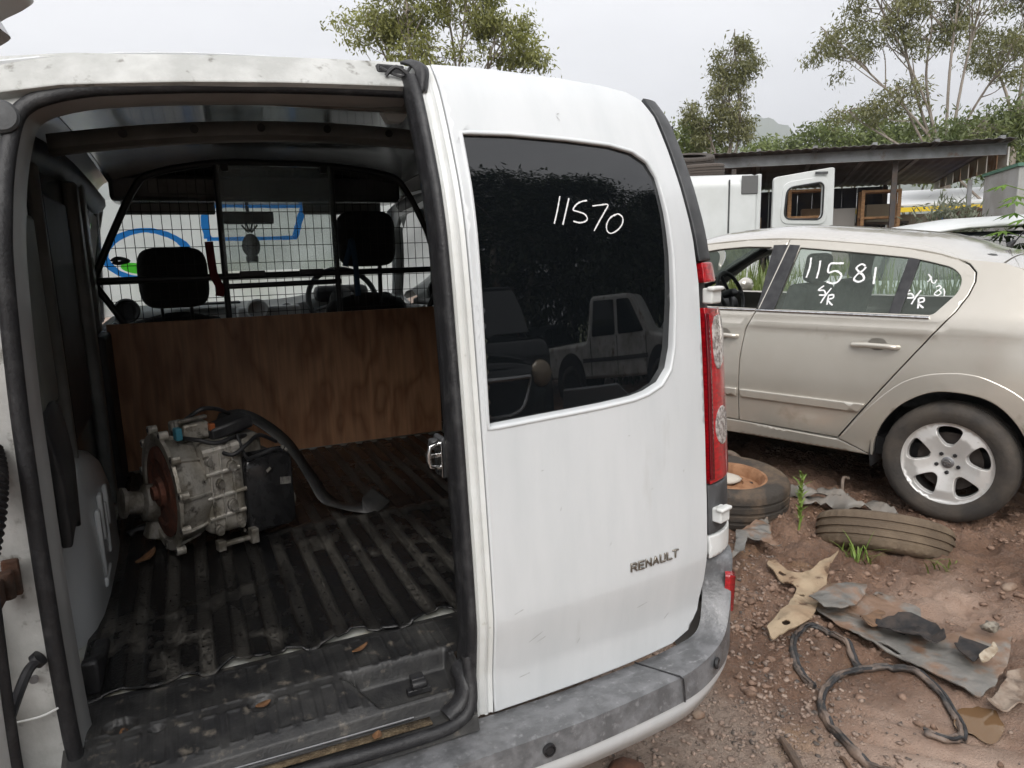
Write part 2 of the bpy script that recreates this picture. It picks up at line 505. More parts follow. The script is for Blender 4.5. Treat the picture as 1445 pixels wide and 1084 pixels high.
def ground_material():
    M = bpy.data.materials.new('mud'); M.use_nodes = True
    t = M.node_tree; b = t.nodes['Principled BSDF']; Lk = t.links.new
    tcx = t.nodes.new('ShaderNodeTexCoord')
    def nse(sc, det, rough=.6):
        n = t.nodes.new('ShaderNodeTexNoise'); n.inputs['Scale'].default_value = sc; n.inputs['Detail'].default_value = det; n.inputs['Roughness'].default_value = rough
        Lk(tcx.outputs['Object'], n.inputs['Vector']); return n.outputs[0]
    def mr(src, a, c, d=0., e=1.):
        r = t.nodes.new('ShaderNodeMapRange'); r.inputs[1].default_value = a; r.inputs[2].default_value = c; r.inputs[3].default_value = d; r.inputs[4].default_value = e
        Lk(src, r.inputs[0]); return r.outputs[0]
    def mix(f, a, c):
        m_ = t.nodes.new('ShaderNodeMix'); m_.data_type = 'RGBA'
        for s_, v in ((6, a), (7, c)):
            if isinstance(v, tuple): m_.inputs[s_].default_value = (*v, 1)
            else: Lk(v, m_.inputs[s_])
        if isinstance(f, float): m_.inputs[0].default_value = f
        else: Lk(f, m_.inputs[0])
        return m_.outputs[2]
    def attr(n_):
        a_ = t.nodes.new('ShaderNodeAttribute'); a_.attribute_name = n_; return a_.outputs['Fac']
    c = mix(mr(nse(1.3, 6), .4, .62), (.33, .25, .2), (.42, .33, .27))
    cm = mix(mr(nse(2.6, 7), .38, .62), (.165, .09, .056), (.31, .192, .132))
    c = mix(attr('mudzone'), c, cm)
    c = mix(mr(nse(7, 6), .48, .66, 0, .8), c, (.19, .12, .087))
    c = mix(mr(nse(60, 4), .52, .7, 0, .75), c, (.15, .108, .085))
    c = mix(mr(nse(110, 3), .62, .7, 0, .8), c, (.40, .33, .275))
    # clayey orange patches
    c = mix(mr(nse(2.3, 4), .60, .72, 0, .7), c, (.36, .225, .13))
    # grass cover far from the yard: distance from origin
    ln = t.nodes.new('ShaderNodeVectorMath'); ln.operation = 'LENGTH'; Lk(tcx.outputs['Object'], ln.inputs[0])
    gmask = t.nodes.new('ShaderNodeMath'); gmask.operation = 'ADD'
    Lk(mr(ln.outputs['Value'], 20, 34), gmask.inputs[0]); Lk(mr(nse(.35, 4), .3, .7, -.4, .4), gmask.inputs[1])
    gcol = mix(mr(nse(1.2, 6), .35, .65), (.075, .105, .03), (.14, .15, .06))
    c = mix(mr(gmask.outputs[0], .3, .7), c, gcol)
    c = mix(attr('slick'), c, mix(mr(nse(5, 6), .35, .65), (.3, .205, .155), (.42, .32, .26)))
    Lk(c, b.inputs['Base Color'])
    rr_ = t.nodes.new('ShaderNodeMix'); rr_.data_type = 'FLOAT'; rr_.inputs[3].default_value = .22
    Lk(attr('slick'), rr_.inputs[0]); Lk(mr(nse(3.1, 5), .4, .6, .92, .42), rr_.inputs[2]); Lk(rr_.outputs[0], b.inputs['Roughness'])
    b.inputs['Specular IOR Level'].default_value = .4
    bn = t.nodes.new('ShaderNodeBump'); bn.inputs['Strength'].default_value = 1.0; bn.inputs['Distance'].default_value = .035
    Lk(nse(45, 8, .65), bn.inputs['Height']); Lk(mr(attr('slick'), 0, .8, 1., .22), bn.inputs['Strength'])
    bn2 = t.nodes.new('ShaderNodeBump'); bn2.inputs['Strength'].default_value = .8; bn2.inputs['Distance'].default_value = .009
    Lk(nse(170, 4), bn2.inputs['Height']); Lk(bn.outputs[0], bn2.inputs['Normal'])
    Lk(bn2.outputs[0], b.inputs['Normal'])
    return M
MUD = ground_material()
MAT['mud'] = MUD
gme = fastmesh('ground', GV, GF, True)
for nm_, ar_ in zip(('mudzone', 'slick'), zones(GX.ravel(), GY.ravel())):
    a_ = gme.attributes.new(nm_, 'FLOAT', 'POINT'); a_.data.foreach_set('value', ar_.astype(np.float32))
g = link('ground', gme, MUD)
tag(g, kind='structure')

# puddles of brown water
WATER = mat('muddy_water', (.16, .095, .05), .04, spec=.6)
for (px, py, rx, ry, ang) in ((2.14, 1.22, .10, .065, .4), (2.46, 1.01, .17, .05, -.5)):
    pts = []
    for k in range(40):
        a = k / 40 * 2 * math.pi
        rr = 1 + .12 * math.sin(3 * a + px) + .08 * math.sin(5 * a + 2)
        X, Y = rx * rr * math.cos(a), ry * rr * math.sin(a)
        pts.append((px + X * math.cos(ang) - Y * math.sin(ang), py + X * math.sin(ang) + Y * math.cos(ang)))
    lv = gz(px, py) + .02
    mb = MB(); mb.add([(p[0], p[1], lv) for p in pts], [tuple(range(40))])
    tag(mb.build('puddle', WATER), kind='structure')

# gravel: uncountable crumbs, one object
def crumbs(n, region, smin, smax, seed, power=2.2):
    rs = np.random.RandomState(seed)
    bm = bmesh.new(); bmesh.ops.create_icosphere(bm, subdivisions=1, radius=1)
    BV = np.array([v.co[:] for v in bm.verts]); BF = np.array([[v.index for v in f.verts] for f in bm.faces]); bm.free()
    x, y = region(rs, n); n = len(x)
    s = smin + (smax - smin) * rs.rand(n) ** power
    sc = np.stack([s * (.8 + .6 * rs.rand(n)), s * (.8 + .6 * rs.rand(n)), s * (.45 + .35 * rs.rand(n))], 1)
    a = rs.rand(n) * 6.283
    jit = 1 + .95 * (rs.rand(n, len(BV)) - .5)
    V = BV[None] * jit[:, :, None] * sc[:, None, :]
    X = V[:, :, 0] * np.cos(a)[:, None] - V[:, :, 1] * np.sin(a)[:, None] + x[:, None]
    Y = V[:, :, 0] * np.sin(a)[:, None] + V[:, :, 1] * np.cos(a)[:, None] + y[:, None]
    Z = V[:, :, 2] + (gh(x, y) + sc[:, 2] * .25)[:, None]
    VV = np.stack([X, Y, Z], 2).reshape(-1, 3)
    FF = (BF[None] + (np.arange(n) * len(BV))[:, None, None]).reshape(-1, 3)
    return VV, FF
def reg_gravel(rs, n):
    x = .75 + 1.75 * rs.rand(n); y = .7 + 2.2 * rs.rand(n)
    k = rs.rand(n) < np.clip(1.25 - np.abs((x - .45 * (y - 1.3)) - 1.35) / .5, .06, 1) * np.clip(fbm(x * 4, y * 4, 2) * 2.2 - .45, .1, 1)
    return x[k], y[k]
def reg_clod(rs, n):
    x = 1.5 + 3.0 * rs.rand(n); y = .6 + 3.2 * rs.rand(n)
    k = rs.rand(n) < np.clip((fbm(x * 3 + 5, y * 3, 3) - .45) * 5, 0, 1) * np.clip((y - .9 + .25 * (x - 2)) / .8, .05, 1) * np.clip(1 - 1.5 * zones(x, y)[1], .04, 1)
    return x[k], y[k]
GRAV = mat('gravel', (.23, .165, .13), .75, col2=(.33, .25, .2), scale=38, lo=.38, hi=.64, col3=(.09, .075, .065), scale3=23, lo3=.5, hi3=.62, bump=.3, bscale=200)
CLOD = mat('mud_clod', (.16, .1, .07), .8, col2=(.28, .185, .135), scale=20, bump=.5, bscale=120)
V, F = crumbs(15000, reg_gravel, .002, .0105, 3)
tag(link('gravel', fastmesh('gravel', V, F), GRAV), 'fine brown gravel scattered over the mud behind the white van', 'gravel', kind='stuff')
V, F = crumbs(16000, reg_clod, .002, .017, 5, 2.6)
tag(link('mud_clods', fastmesh('mud_clods', V, F, True), CLOD), 'small crumbled clods of mud around the scrap', 'mud', kind='stuff')

# single stones one can point at
STONE = mat('stone', (.27, .2, .15), .75, col2=(.2, .13, .09), scale=25, bump=.4, bscale=90)
STONE2 = mat('stone_orange', (.36, .17, .06), .7, col2=(.26, .14, .07), scale=30, bump=.4, bscale=90)
for (sx, sy, s, el, mt, lab) in (
        (1.50, 1.86, .034, (1.5, .8, .6), STONE, 'flat tan stone on the gravel near the bumper corner'),
        (1.37, 1.63, .02, (1.1, .9, .7), STONE, 'small pale stone on the gravel below the bumper corner'),
        (1.262, 1.345, .019, (1.1, .9, .7), STONE2, 'small orange stone left of the grey pipe'),
        (1.005, 1.5, .055, (1.2, 1.0, .8), mat('stone_red', (.16, .075, .045), .8, col2=(.1, .05, .035), scale=20, bump=.4), 'reddish brown stone right below the van bumper'),
        (3.02, 1.66, .03, (1.6, .8, .5), STONE, 'pale chip of wood-coloured stone right of the half-buried tyre'),
        (3.25, 1.6, .11, (1.5, .9, .55), STONE2, 'largest orange lump of clay by the silver car wheel')):
    mb = MB(); mb.ico((0, 0, 0), s, 2, el, .09)
    tag(mb.build('stone', mt, None, 60, loc=(sx, sy, gz(sx, sy) + s * el[2] * .3)), lab, 'stone')

# ================================================================== WHITE VAN, exterior
WHITE = mat('van_white_paint', (.67, .69, .705), .3, col2=(.61, .635, .65), scale=3.2, lo=.38, hi=.68, detail=6, coat=.35,
            col3=(.52, .53, .52), scale3=2.6, lo3=.63, hi3=.8, rough2=.42, stretch=(3.5, 1, .7))
WDIRT = mat('van_white_grimy', (.42, .425, .41), .5, col2=(.55, .555, .54), scale=9, col3=(.13, .12, .1), scale3=26, lo3=.6, hi3=.72, bump=.15, bscale=90)
WEDGE = mat('van_white_edge', (.72, .735, .73), .4, col2=(.66, .67, .65), scale=9, col3=(.36, .35, .3), scale3=30, lo3=.66, hi3=.78)
RUBBER = mat('black_rubber', (.018, .018, .02), .5, col2=(.05, .05, .052), scale=30, lo=.5, hi=.75, bump=.25, bscale=160)
BUMP = mat('grey_bumper_plastic', (.105, .108, .113), .36, spec=.9, rough2=.5, col2=(.175, .178, .187), scale=26, lo=.42, hi=.62, detail=9, bump=.25, bscale=70, col3=(.26, .26, .27), scale3=60, lo3=.57, hi3=.74)
TRIM = mat('dark_grey_trim', (.045, .047, .05), .55, col2=(.08, .082, .086), scale=12, bump=.08, bscale=300)
TINT = mat('tinted_glass', (.004, .005, .006), .015, ior=1.75)
REDL = mat('red_lens', (.56, .008, .015), .07, col2=(.28, .003, .008), scale=60, lo=.35, hi=.65, coat=1.0, bump=.35, bscale=190, stretch=(1, 1, 3))
CLEARL = mat('clear_lens', (.2, .17, .165), .08, col2=(.6, .57, .55), scale=90, lo=.4, hi=.6, coat=1.0, bump=.6, bscale=140)
CHROME = mat('chrome', (.72, .72, .72), .16, metal=1.0, col2=(.5, .5, .5), scale=40)
CHALK = mat('white_paint_marker', (.8, .8, .8), .7)
RUST = mat('rust', (.09, .04, .022), .85, col2=(.045, .028, .02), scale=25, bump=.5, bscale=80)
BLACKP = mat('black_plastic', (.016, .016, .018), .45, col2=(.035, .035, .037), scale=14, bump=.08, bscale=200)
INNERW = mat('inner_painted_steel', (.42, .43, .43), .3, col2=(.33, .34, .34), scale=4, coat=.2)

VX = .42
van = thing('white_van', 'white panel van in the foreground with its left rear door open', 'van', (VX, 2.9, 0))
def vb(mb, name, material, parent=None, **k): return mb.build(name, material, parent or van, world=True, **k)

PZ = [.2, .40, .53, .72, .849, 1.131, 1.4, 1.5, 1.583, 1.692, 1.777, 1.829]
PY = [1.232, 1.222, 1.218, 1.211, 1.217, 1.236, 1.259, 1.272, 1.293, 1.339, 1.381, 1.426]
_z = np.linspace(-.2, 2.1, 921); _y = np.interp(_z, PZ, PY); _y = np.where(_z > 1.829, 1.426 + (_z - 1.829) * 1.1, _y)
_k = np.exp(-.5 * (np.arange(-24, 25) / 9.) ** 2); _k /= _k.sum()
_y2 = np.convolve(np.pad(_y, 24, mode='edge'), _k, 'valid')
_k3 = np.exp(-.5 * (np.arange(-4, 5) / 1.5) ** 2); _k3 /= _k3.sum()
def rearY(X, Z):
    u = np.abs((np.asarray(X) - VX) / .66)
    y = np.interp(Z, _z, _y2) + .055 * u ** 2.6
    # body crease: below it the skin is tucked in
    return y + .125 * np.log1p(np.exp(np.clip((.725 - np.asarray(Z)) / .003, -40, 40))) * .003
def rS(off=0.0):
    return lambda X, Z: np.stack([np.asarray(X, float), rearY(X, Z) + off, np.asarray(Z, float)], 1)
def ry(X, Z, off=0.0): return float(rearY(np.array([X]), np.array([Z]))[0]) + off

# ---- closed right-hand rear door
door_out = [(0.493, 1.829), (0.541, 1.831), (0.635, 1.831), (0.771, 1.828), (0.9, 1.82), (0.965, 1.811), (1.0, 1.793), (1.022, 1.753), (1.036, 1.67), (1.05, 1.565),
            (1.066, 1.47), (1.076, 1.374), (1.08, 1.212), (1.082, 1.046), (1.083, .875), (1.083, .771), (1.082, .661), (1.07, .582), (1.04, .538), (.985, .521), (.861, .518), (.668, .516), (.503, .514)]
win = [(.518, 1.682), (.621, 1.684), (.752, 1.68), (.86, 1.674), (.92, 1.663), (.956, 1.643), (.975, 1.61), (.986, 1.533), (.993, 1.44), (.992, 1.332), (.983, 1.235),
       (.97, 1.19), (.942, 1.16), (.9, 1.145), (.86, 1.138), (.775, 1.133), (.637, 1.128), (.513, 1.122)]
rd = panel('rear_door', door_out, [win], rS(), (0, -1, 0), WHITE, van, .028, .03, .0045, True, extra=[(x, z) for z in (.7205, .725, .7295) for x in np.arange(.505, 1.08, .014)])
tag(rd, 'closed right-hand rear door, white with dark window')
# raised bead round the window
def ring_strip(mb, poly, surf, prof):
    """sweep a profile [(offset outwards, lift)] along closed polygon poly on surf"""
    q = resample(poly, .02); n = len(q)
    if area2(q) < 0: q = q[::-1]
    t = np.roll(q, -1, 0) - np.roll(q, 1, 0); t /= np.linalg.norm(t, axis=1)[:, None]
    no = np.stack([t[:, 1], -t[:, 0]], 1)
    V = []
    for (o, l) in prof:
        P = surf(q[:, 0] + no[:, 0] * o, q[:, 1] + no[:, 1] * o); P[:, 1] -= l; V += P.tolist()
    F = []
    for k in range(len(prof) - 1):
        for i in range(n):
            j = (i + 1) % n
            F.append((k * n + i, k * n + j, (k + 1) * n + j, (k + 1) * n + i))
    mb.add(V, F)
mb = MB(); ring_strip(mb, win, rS(), [(.008, -.001), (.006, .002), (.003, .003), (.000, .0015), (-.002, -.003), (-.003, -.02)])
fix_normals(vb(mb, 'window_bead', WHITE, rd, smooth=60))
glS = lambda X, Z: rS()(X, Z) + np.stack([0 * np.asarray(X), .006 + .025 * (1.68 - np.asarray(Z)), 0 * np.asarray(X)], 1)
wglass = panel('window_glass', [(VX + .33 + (x - VX - .33) * .999, 1.4 + (z - 1.4) * .999) for x, z in win], [], glS, (0, -1, 0), TINT, rd, .03, .004, .001, True)
tag(wglass, 'dark tinted window with 11570 written on it in white')
# handwriting 11570
mb = MB(); gs = glS
for s in ([(0.711, 1.564), (0.701, 1.536), (0.69, 1.509)], [(0.732, 1.56), (0.721, 1.534), (0.71, 1.507)],
          [(0.776, 1.556), (0.763, 1.554), (0.749, 1.548), (0.739, 1.537), (0.751, 1.533), (0.766, 1.528), (0.771, 1.519), (0.764, 1.513), (0.75, 1.511), (0.736, 1.514)],
          [(0.788, 1.545), (0.806, 1.547), (0.828, 1.548), (0.817, 1.533), (0.8, 1.513), (0.785, 1.494)],
          [(0.844, 1.528), (0.829, 1.52), (0.819, 1.507), (0.819, 1.494), (0.829, 1.489), (0.847, 1.496), (0.861, 1.509), (0.863, 1.522), (0.852, 1.529), (0.84, 1.525)]):
    stroke(mb, s, .003, gs, .0016, 8, var=.25)
vb(mb, 'painted_number', CHALK, rd, smooth=None)
# stepped flange along the hinge-free edge and its rubber strip
zz = np.linspace(.512, 1.826, 90)
def vsweep(mb, prof, xfun, zs=zz):
    n = len(prof)
    V = [(xfun(z) + dx, ry(xfun(z) + dx, z) + dy, z) for z in zs for dx, dy in prof]
    F = [(i * n + k, i * n + k + 1, (i + 1) * n + k + 1, (i + 1) * n + k) for i in range(len(zs) - 1) for k in range(n - 1)]
    return mb.add(V, F)
edge_x = lambda z: .4895 + .011 * (1.83 - z) / 1.3
mb = MB(); vsweep(mb, [(.0015, .02), (.001, .006), (-.004, .009), (-.008, .0095), (-.011, .005), (-.016, .004), (-.019, .009), (-.026, .0105), (-.031, .006), (-.034, .008), (-.036, .03), (-.036, .055)], edge_x)
fix_normals(vb(mb, 'door_flange', WEDGE, rd, smooth=50))
mb = MB(); vsweep(mb, [(-.034, .03), (-.0345, .006), (-.037, -.001), (-.044, -.004), (-.051, .0), (-.055, .012), (-.053, .024), (-.057, .033), (-.056, .06), (-.040, .075), (-.034, .06), (-.034, .03)], edge_x, np.linspace(.50, 1.80, 90))
fix_normals(vb(mb, 'edge_seal', RUBBER, rd, smooth=60))
# inner skin of the door so it has thickness
inn = [(x * .985 + VX * .015, 1.17 + (z - 1.17) * .97) for x, z in door_out]
panel('inner_panel', inn, [[(x, z) for x, z in win]], rS(.05), (0, 1, 0), INNERW, rd, .06, -.02, .003, True)
# lock striker on the edge
mb = MB(); mb.box((.446, 1.34, 1.05), (.012, .05, .085)); mb.box((.436, 1.345, 1.075), (.02, .03, .02))
vb(mb, 'lock_housing', TRIM, rd, bevel=.004)
mb = MB(); mb.tube([(.441, 1.325, 1.082), (.417, 1.32, 1.076), (.414, 1.32, 1.062), (.414, 1.32, 1.048), (.417, 1.32, 1.036), (.441, 1.325, 1.03)], .0055, 8)
mb.box((.4385, 1.322, 1.05), (.004, .03, .075)); mb.box((.426, 1.33, 1.056), (.03, .012, .008))
vb(mb, 'lock_striker', CHROME, rd, bevel=.001)
# maker's lettering
LET = {'R': [[(0, 0), (0, 1), (.75, 1), (.8, .9), (.8, .6), (.7, .48), (0, .48)], [(.4, .48), (.85, 0)]],
       'E': [[(.8, 1), (0, 1), (0, 0), (.8, 0)], [(0, .5), (.7, .5)]],
       'N': [[(0, 0), (0, 1), (.8, 0), (.8, 1)]],
       'A': [[(0, 0), (.42, 1), (.84, 0)], [(.16, .3), (.68, .3)]],
       'U': [[(0, 1), (0, .12), (.1, 0), (.7, 0), (.8, .12), (.8, 1)]],
       'L': [[(0, 1), (0, 0), (.75, 0)]],
       'T': [[(0, 1), (.85, 1)], [(.42, 1), (.42, 0)]]}
mb = MB()
x0, z0, hh, ww = .836, .757, .0165, .0175
for ch in 'RENAULT':
    for st in LET[ch]:
        for (a, b_) in zip(st[:-1], st[1:]):
            p = Vector((x0 + a[0] * ww, 0, z0 + a[1] * hh)); q = Vector((x0 + b_[0] * ww, 0, z0 + b_[1] * hh))
            p.y = ry(p.x, p.z) - .002; q.y = ry(q.x, q.z) - .002
            d = (q - p); ang = math.atan2(d.z, d.x)
            mb.box((p + q) / 2, (d.length + .003, .005, .0034), Matrix.Rotation(-ang, 3, 'Y'))
    x0 += ww * (1.05 if ch == 'L' else 1.22)
vb(mb, 'badge_lettering', mat('badge_chrome', (.36, .34, .3), .28, metal=1.0), rd, bevel=.0006, seg=1)

# scratches, chips and grime specks on the door skin
mb = MB(); rsd = random.Random(12)
for (x, z, l_, a) in ((.58, .66, .035, .5), (.60, .655, .02, .4), (.66, .93, .008, 1.2), (.545, .735, .02, .3), (.70, .62, .012, 1.0), (.74, 1.73, .010, -1.0), (.742, 1.735, .006, .3), (.9, .93, .006, .4), (.78, .83, .007, .9), (.62, 1.02, .006, .2), (.86, .66, .03, .2), (.95, .6, .018, .7), (.56, .58, .025, .15), (.84, 1.06, .005, 0), (1.0, .95, .006, 1)):
    stroke(mb, [(x, z), (x + l_ * math.cos(a) * .5 + rsd.uniform(-.001, .001), z + l_ * math.sin(a) * .5), (x + l_ * math.cos(a), z + l_ * math.sin(a))], .0014, rS(), .0012, 4, var=.5)
tag(vb(mb, 'scratches', mat('scratch_grey', (.42, .43, .43), .6), rd, smooth=None), kind='stuff')

# ---- corner with pillar trim, hinges, tail lamp
Xz = [.2, .66, 1.2, 1.374, 1.47, 1.565, 1.67, 1.75, 1.80, 1.84]; Xx = [1.086, 1.084, 1.083, 1.08, 1.069, 1.052, 1.039, 1.026, 1.006, .985]
def corner(a, Z, off=0.0, sgn=1):
    """a: 0..1 round the rear corner"""
    a = np.asarray(a, float); Z = np.asarray(Z, float)
    ph = R(6) + a * R(82); Rr = np.interp(Z, [.9, 1.25, 1.45, 1.8], [.165, .145, .085, .08]) + off
    Xe = np.interp(Z, Xz, Xx) + .007; E = rearY(Xe, Z)
    X = Xe + Rr * (np.sin(ph) - math.sin(R(6))) ; Y = E + Rr * (math.cos(R(6)) - np.cos(ph)) - off
    if sgn < 0: X = .74 - X
    return np.stack([X, Y, Z], 1)
cS = lambda off=0.0, sgn=1: (lambda a, Z: corner(a, Z, off, sgn))
for sgn in (1, -1):
    od = (sgn * .6, -1, 0)
    # outlines in (arc, height); arc step is coarse, so scale arc by .2 through a wrapper
    K = .2
    w_ = lambda off, s=sgn: (lambda U, Z: corner(U / K, Z, off, s))
    rect = lambda a0, a1, z0_, z1_: [(a0 * K, z0_), (a1 * K, z0_), (a1 * K, z1_), (a0 * K, z1_)]
    nm = lambda s: s
    panel('pillar_trim', rect(0, 1, 1.425, 1.80 if sgn > 0 else 1.6), [], w_(-.002), od, TRIM, van, .02, .03, .003, True)
    panel('lamp_pocket', rect(0, 1, .70, 1.425), [], w_(-.03), od, TRIM, van, .02, .02, .003, True)
    tl = panel('tail_lamp', [(.02 * K, .90), (.5 * K, .905), (.78 * K, .93), (.85 * K, 1.05), (.82 * K, 1.25), (.7 * K, 1.31), (.02 * K, 1.318)], [], w_(.0), od, REDL, van, .012, .03, .004, True)
    panel('clear_segment', smooth_poly([(.13 * K, 1.295), (.4 * K, 1.30), (.55 * K, 1.27), (.38 * K, 1.19), (.2 * K, 1.165), (.12 * K, 1.2)], 1), [], w_(.0025), od, CLEARL, tl, .01, .004, .002, True)
    panel('reverse_lens', [(.27 * K + .030 * math.cos(t_) , 1.035 + .047 * math.sin(t_)) for t_ in [q / 24 * 6.283 for q in range(24)]], [], w_(.003), od, CLEARL, tl, .01, .005, .002, True)
    panel('inner_strip', rect(.02, .085, .91, 1.305), [], w_(.002), od, mat('dark_red_lens', (.12, .003, .008), .1, coat=1.0), tl, .012, .004, .002, True)
    tu = panel('tail_lamp', rect(.05, .95, 1.376, 1.421), [], w_(.0), od, REDL, van, .012, .02, .003, True)
    panel('lower_trim', rect(0, 1, .775, .896), [], w_(-.004), od, TRIM, van, .02, .02, .003, True)
    panel('white_patch', rect(0, 1, .715, .771), [], w_(-.001), od, WEDGE, van, .02, .02, .003, True)
    for hz in (1.345, .822):
        hg = MB()
        a = corner(np.array([.0, .30]), np.array([hz, hz]), .008, sgn)
        c0 = (a[0] + a[1]) / 2
        ang = math.atan2(a[1][1] - a[0][1], a[1][0] - a[0][0])
        hg.box(c0, (.040, .028, .036), Matrix.Rotation(ang, 3, 'Z')); hg.box(c0 + np.array([0, -.012, .017]), (.045, .02, .010), Matrix.Rotation(ang, 3, 'Z'))
        if sgn > 0: vb(hg, 'door_hinge', WEDGE, bevel=.004)

# ---- bumper, lofted round the rear
stn = []   # station: inner top, outer top, outer low
def rear_in(x): return (x, ry(x, .53) + .006, .508)
for x, yo, in ((.45, 1.118), (.65, 1.124), (.85, 1.146), (.97, 1.172)):
    stn.append((rear_in(x), (x + .01, yo, .517), (x + .015, yo - .008, .462)))
stn += [((1.055, 1.272, .535), (1.085, 1.212, .535), (1.10, 1.222, .463)),
        ((1.088, 1.292, .60), (1.135, 1.246, .585), (1.165, 1.275, .467)),
        ((1.093, 1.300, .66), (1.165, 1.275, .645), (1.205, 1.325, .473)),
        ((1.10, 1.305, .70), (1.19, 1.305, .698), (1.235, 1.39, .48)),
        ((1.13, 1.36, .70), (1.24, 1.40, .69), (1.258, 1.5, .49)),
        ((1.2, 1.6, .70), (1.256, 1.62, .685), (1.268, 1.66, .5))]
mir = lambda p: (.74 - p[0], p[1], p[2])
full = [tuple(mir(p) for p in s) for s in stn[::-1]] + stn
def loft(mb, cols, n=5):
    S = [spline(c, n) for c in cols]
    m_ = len(S[0]); k = len(S)
    V = [S[j][i] for i in range(m_) for j in range(k)]
    F = [(i * k + j, (i + 1) * k + j, (i + 1) * k + j + 1, i * k + j + 1) for i in range(m_ - 1) for j in range(k - 1)]
    return mb.add(V, F)
lerp = lambda a, b_, t_: tuple(a[i] + (b_[i] - a[i]) * t_ for i in range(3))
def cols_of(full):
    c = [[], [], [], [], [], [], [], []]
    for (a, b_, d) in full:
        e = lerp(a, b_, .5); e = (e[0], e[1], e[2] + .004)
        q = (b_[0], b_[1], b_[2]); inn_ = lerp(q, a, .10); inn_ = (inn_[0], inn_[1], inn_[2] + .003)
        low = lerp(b_, d, .12)
        under = lerp(d, (VX, 1.5, d[2]), .03)
        for k_, v in enumerate(((a[0], a[1] + .004, a[2] - .02), a, e, inn_, q, low, d, (under[0], under[1], under[2] - .004))): c[k_].append(v)
    return c
mb = MB(); loft(mb, cols_of(full), 6)
bumper = fix_normals(vb(mb, 'bumper', BUMP, smooth=38))
# white lower valance
mb = MB()
vc = [[], [], [], []]
for (a, b_, d) in full:
    cdir = Vector((VX - d[0], 1.6 - d[1], 0)); cdir.normalize()
    for k_, (t_, z_) in enumerate(((.006, d[2] + .002), (.004, d[2] - .02), (.022, d[2] - .06), (.12, d[2] - .085))):
        vc[k_].append((d[0] + cdir.x * t_, d[1] + cdir.y * t_, z_))
loft(mb, vc, 6)
fix_normals(vb(mb, 'lower_valance', WHITE, smooth=60))
# bumper seam, sensors, reflector
mb = MB(); sx = .905
mb.tube([(sx - .035, ry(sx, .53) + .004, .5095), (sx - .01, 1.20, .5165), (sx + .012, 1.156, .5205), (sx + .016, 1.1495, .517), (sx + .017, 1.1455, .49), (sx + .017, 1.143, .464)], .0022, 6)
vb(mb, 'seam_line', RUBBER, bumper)
for (bx_, by_, bz_, az) in ((.566, 1.1125, .489, 0), (1.052, 1.192, .495, 38), (.1, 1.114, .489, -8)):
    mb = MB(); M4 = Matrix.Translation((bx_, by_, bz_)) @ Matrix.Rotation(R(az), 4, 'Z') @ Matrix.Rotation(R(90), 4, 'X')
    mb.lathe([(.0135, -.002), (.0135, .004), (.0105, .005), (.0098, .001), (.0085, .001), (.008, .004), (.0001, .0045)], 24, M4)
    vb(mb, 'parking_sensor', BLACKP, bumper)
for sgn in (1, -1):
    pl = [(-.5, -1), (.6, -1), (.75, .9), (-.62, 1)]
    def refl(U, V_, s=sgn):
        P = np.stack([1.184 + U * .019 - V_ * .006, 1.289 + U * .024 - V_ * .009, .612 + V_ * .055], 1)
        P[:, 1] -= .016; P[:, 0] -= .012
        if s < 0: P[:, 0] = .74 - P[:, 0]
        return P
    panel('rear_reflector', rounded(pl, .15), [], refl, (sgn, -.6, 0), REDL, bumper, .1, .012, .02, True)

# ---- roof, sides, nose: closed shell
def roofz(X, Y):
    u = np.abs((np.asarray(X) - VX) / .70)
    return 1.823 - .055 * u ** 3 + .11 * (1 - np.exp(-np.maximum(np.asarray(Y) - 1.425, 0) / .55)) - .07 * np.maximum(0, (np.asarray(Y) - 3.2)) ** 2
def roofS(X, Y): return np.stack([np.asarray(X, float), np.asarray(Y, float), roofz(X, Y)], 1)
rp_ = [(-.24, 1.475), (VX, 1.475), (1.0, 1.51), (1.06, 1.62), (1.09, 2.2), (1.09, 3.3), (1.04, 3.9), (VX, 4.02), (-.2, 3.9), (-.25, 3.3), (-.25, 2.2), (-.22, 1.6)]
panel('roof', rp_, [], roofS, (0, 0, 1), WHITE, van, .06, .012, .004, True)
def sideS(sgn):
    def f(Y, Z):
        Y = np.asarray(Y, float); Z = np.asarray(Z, float)
        hw = .835 - .30 * np.maximum(0, Z - 1.12) ** 1.6 - .04 * np.maximum(0, .6 - Z) - .10 * np.maximum(0, Y - 4.4) ** 2
        return np.stack([VX + sgn * (hw if sgn > 0 else hw + .06), Y, Z], 1)
    return f
fwin = [(3.5, 1.19), (4.25, 1.17), (4.42, 1.22), (4.05, 1.60), (3.85, 1.68), (3.52, 1.69)]
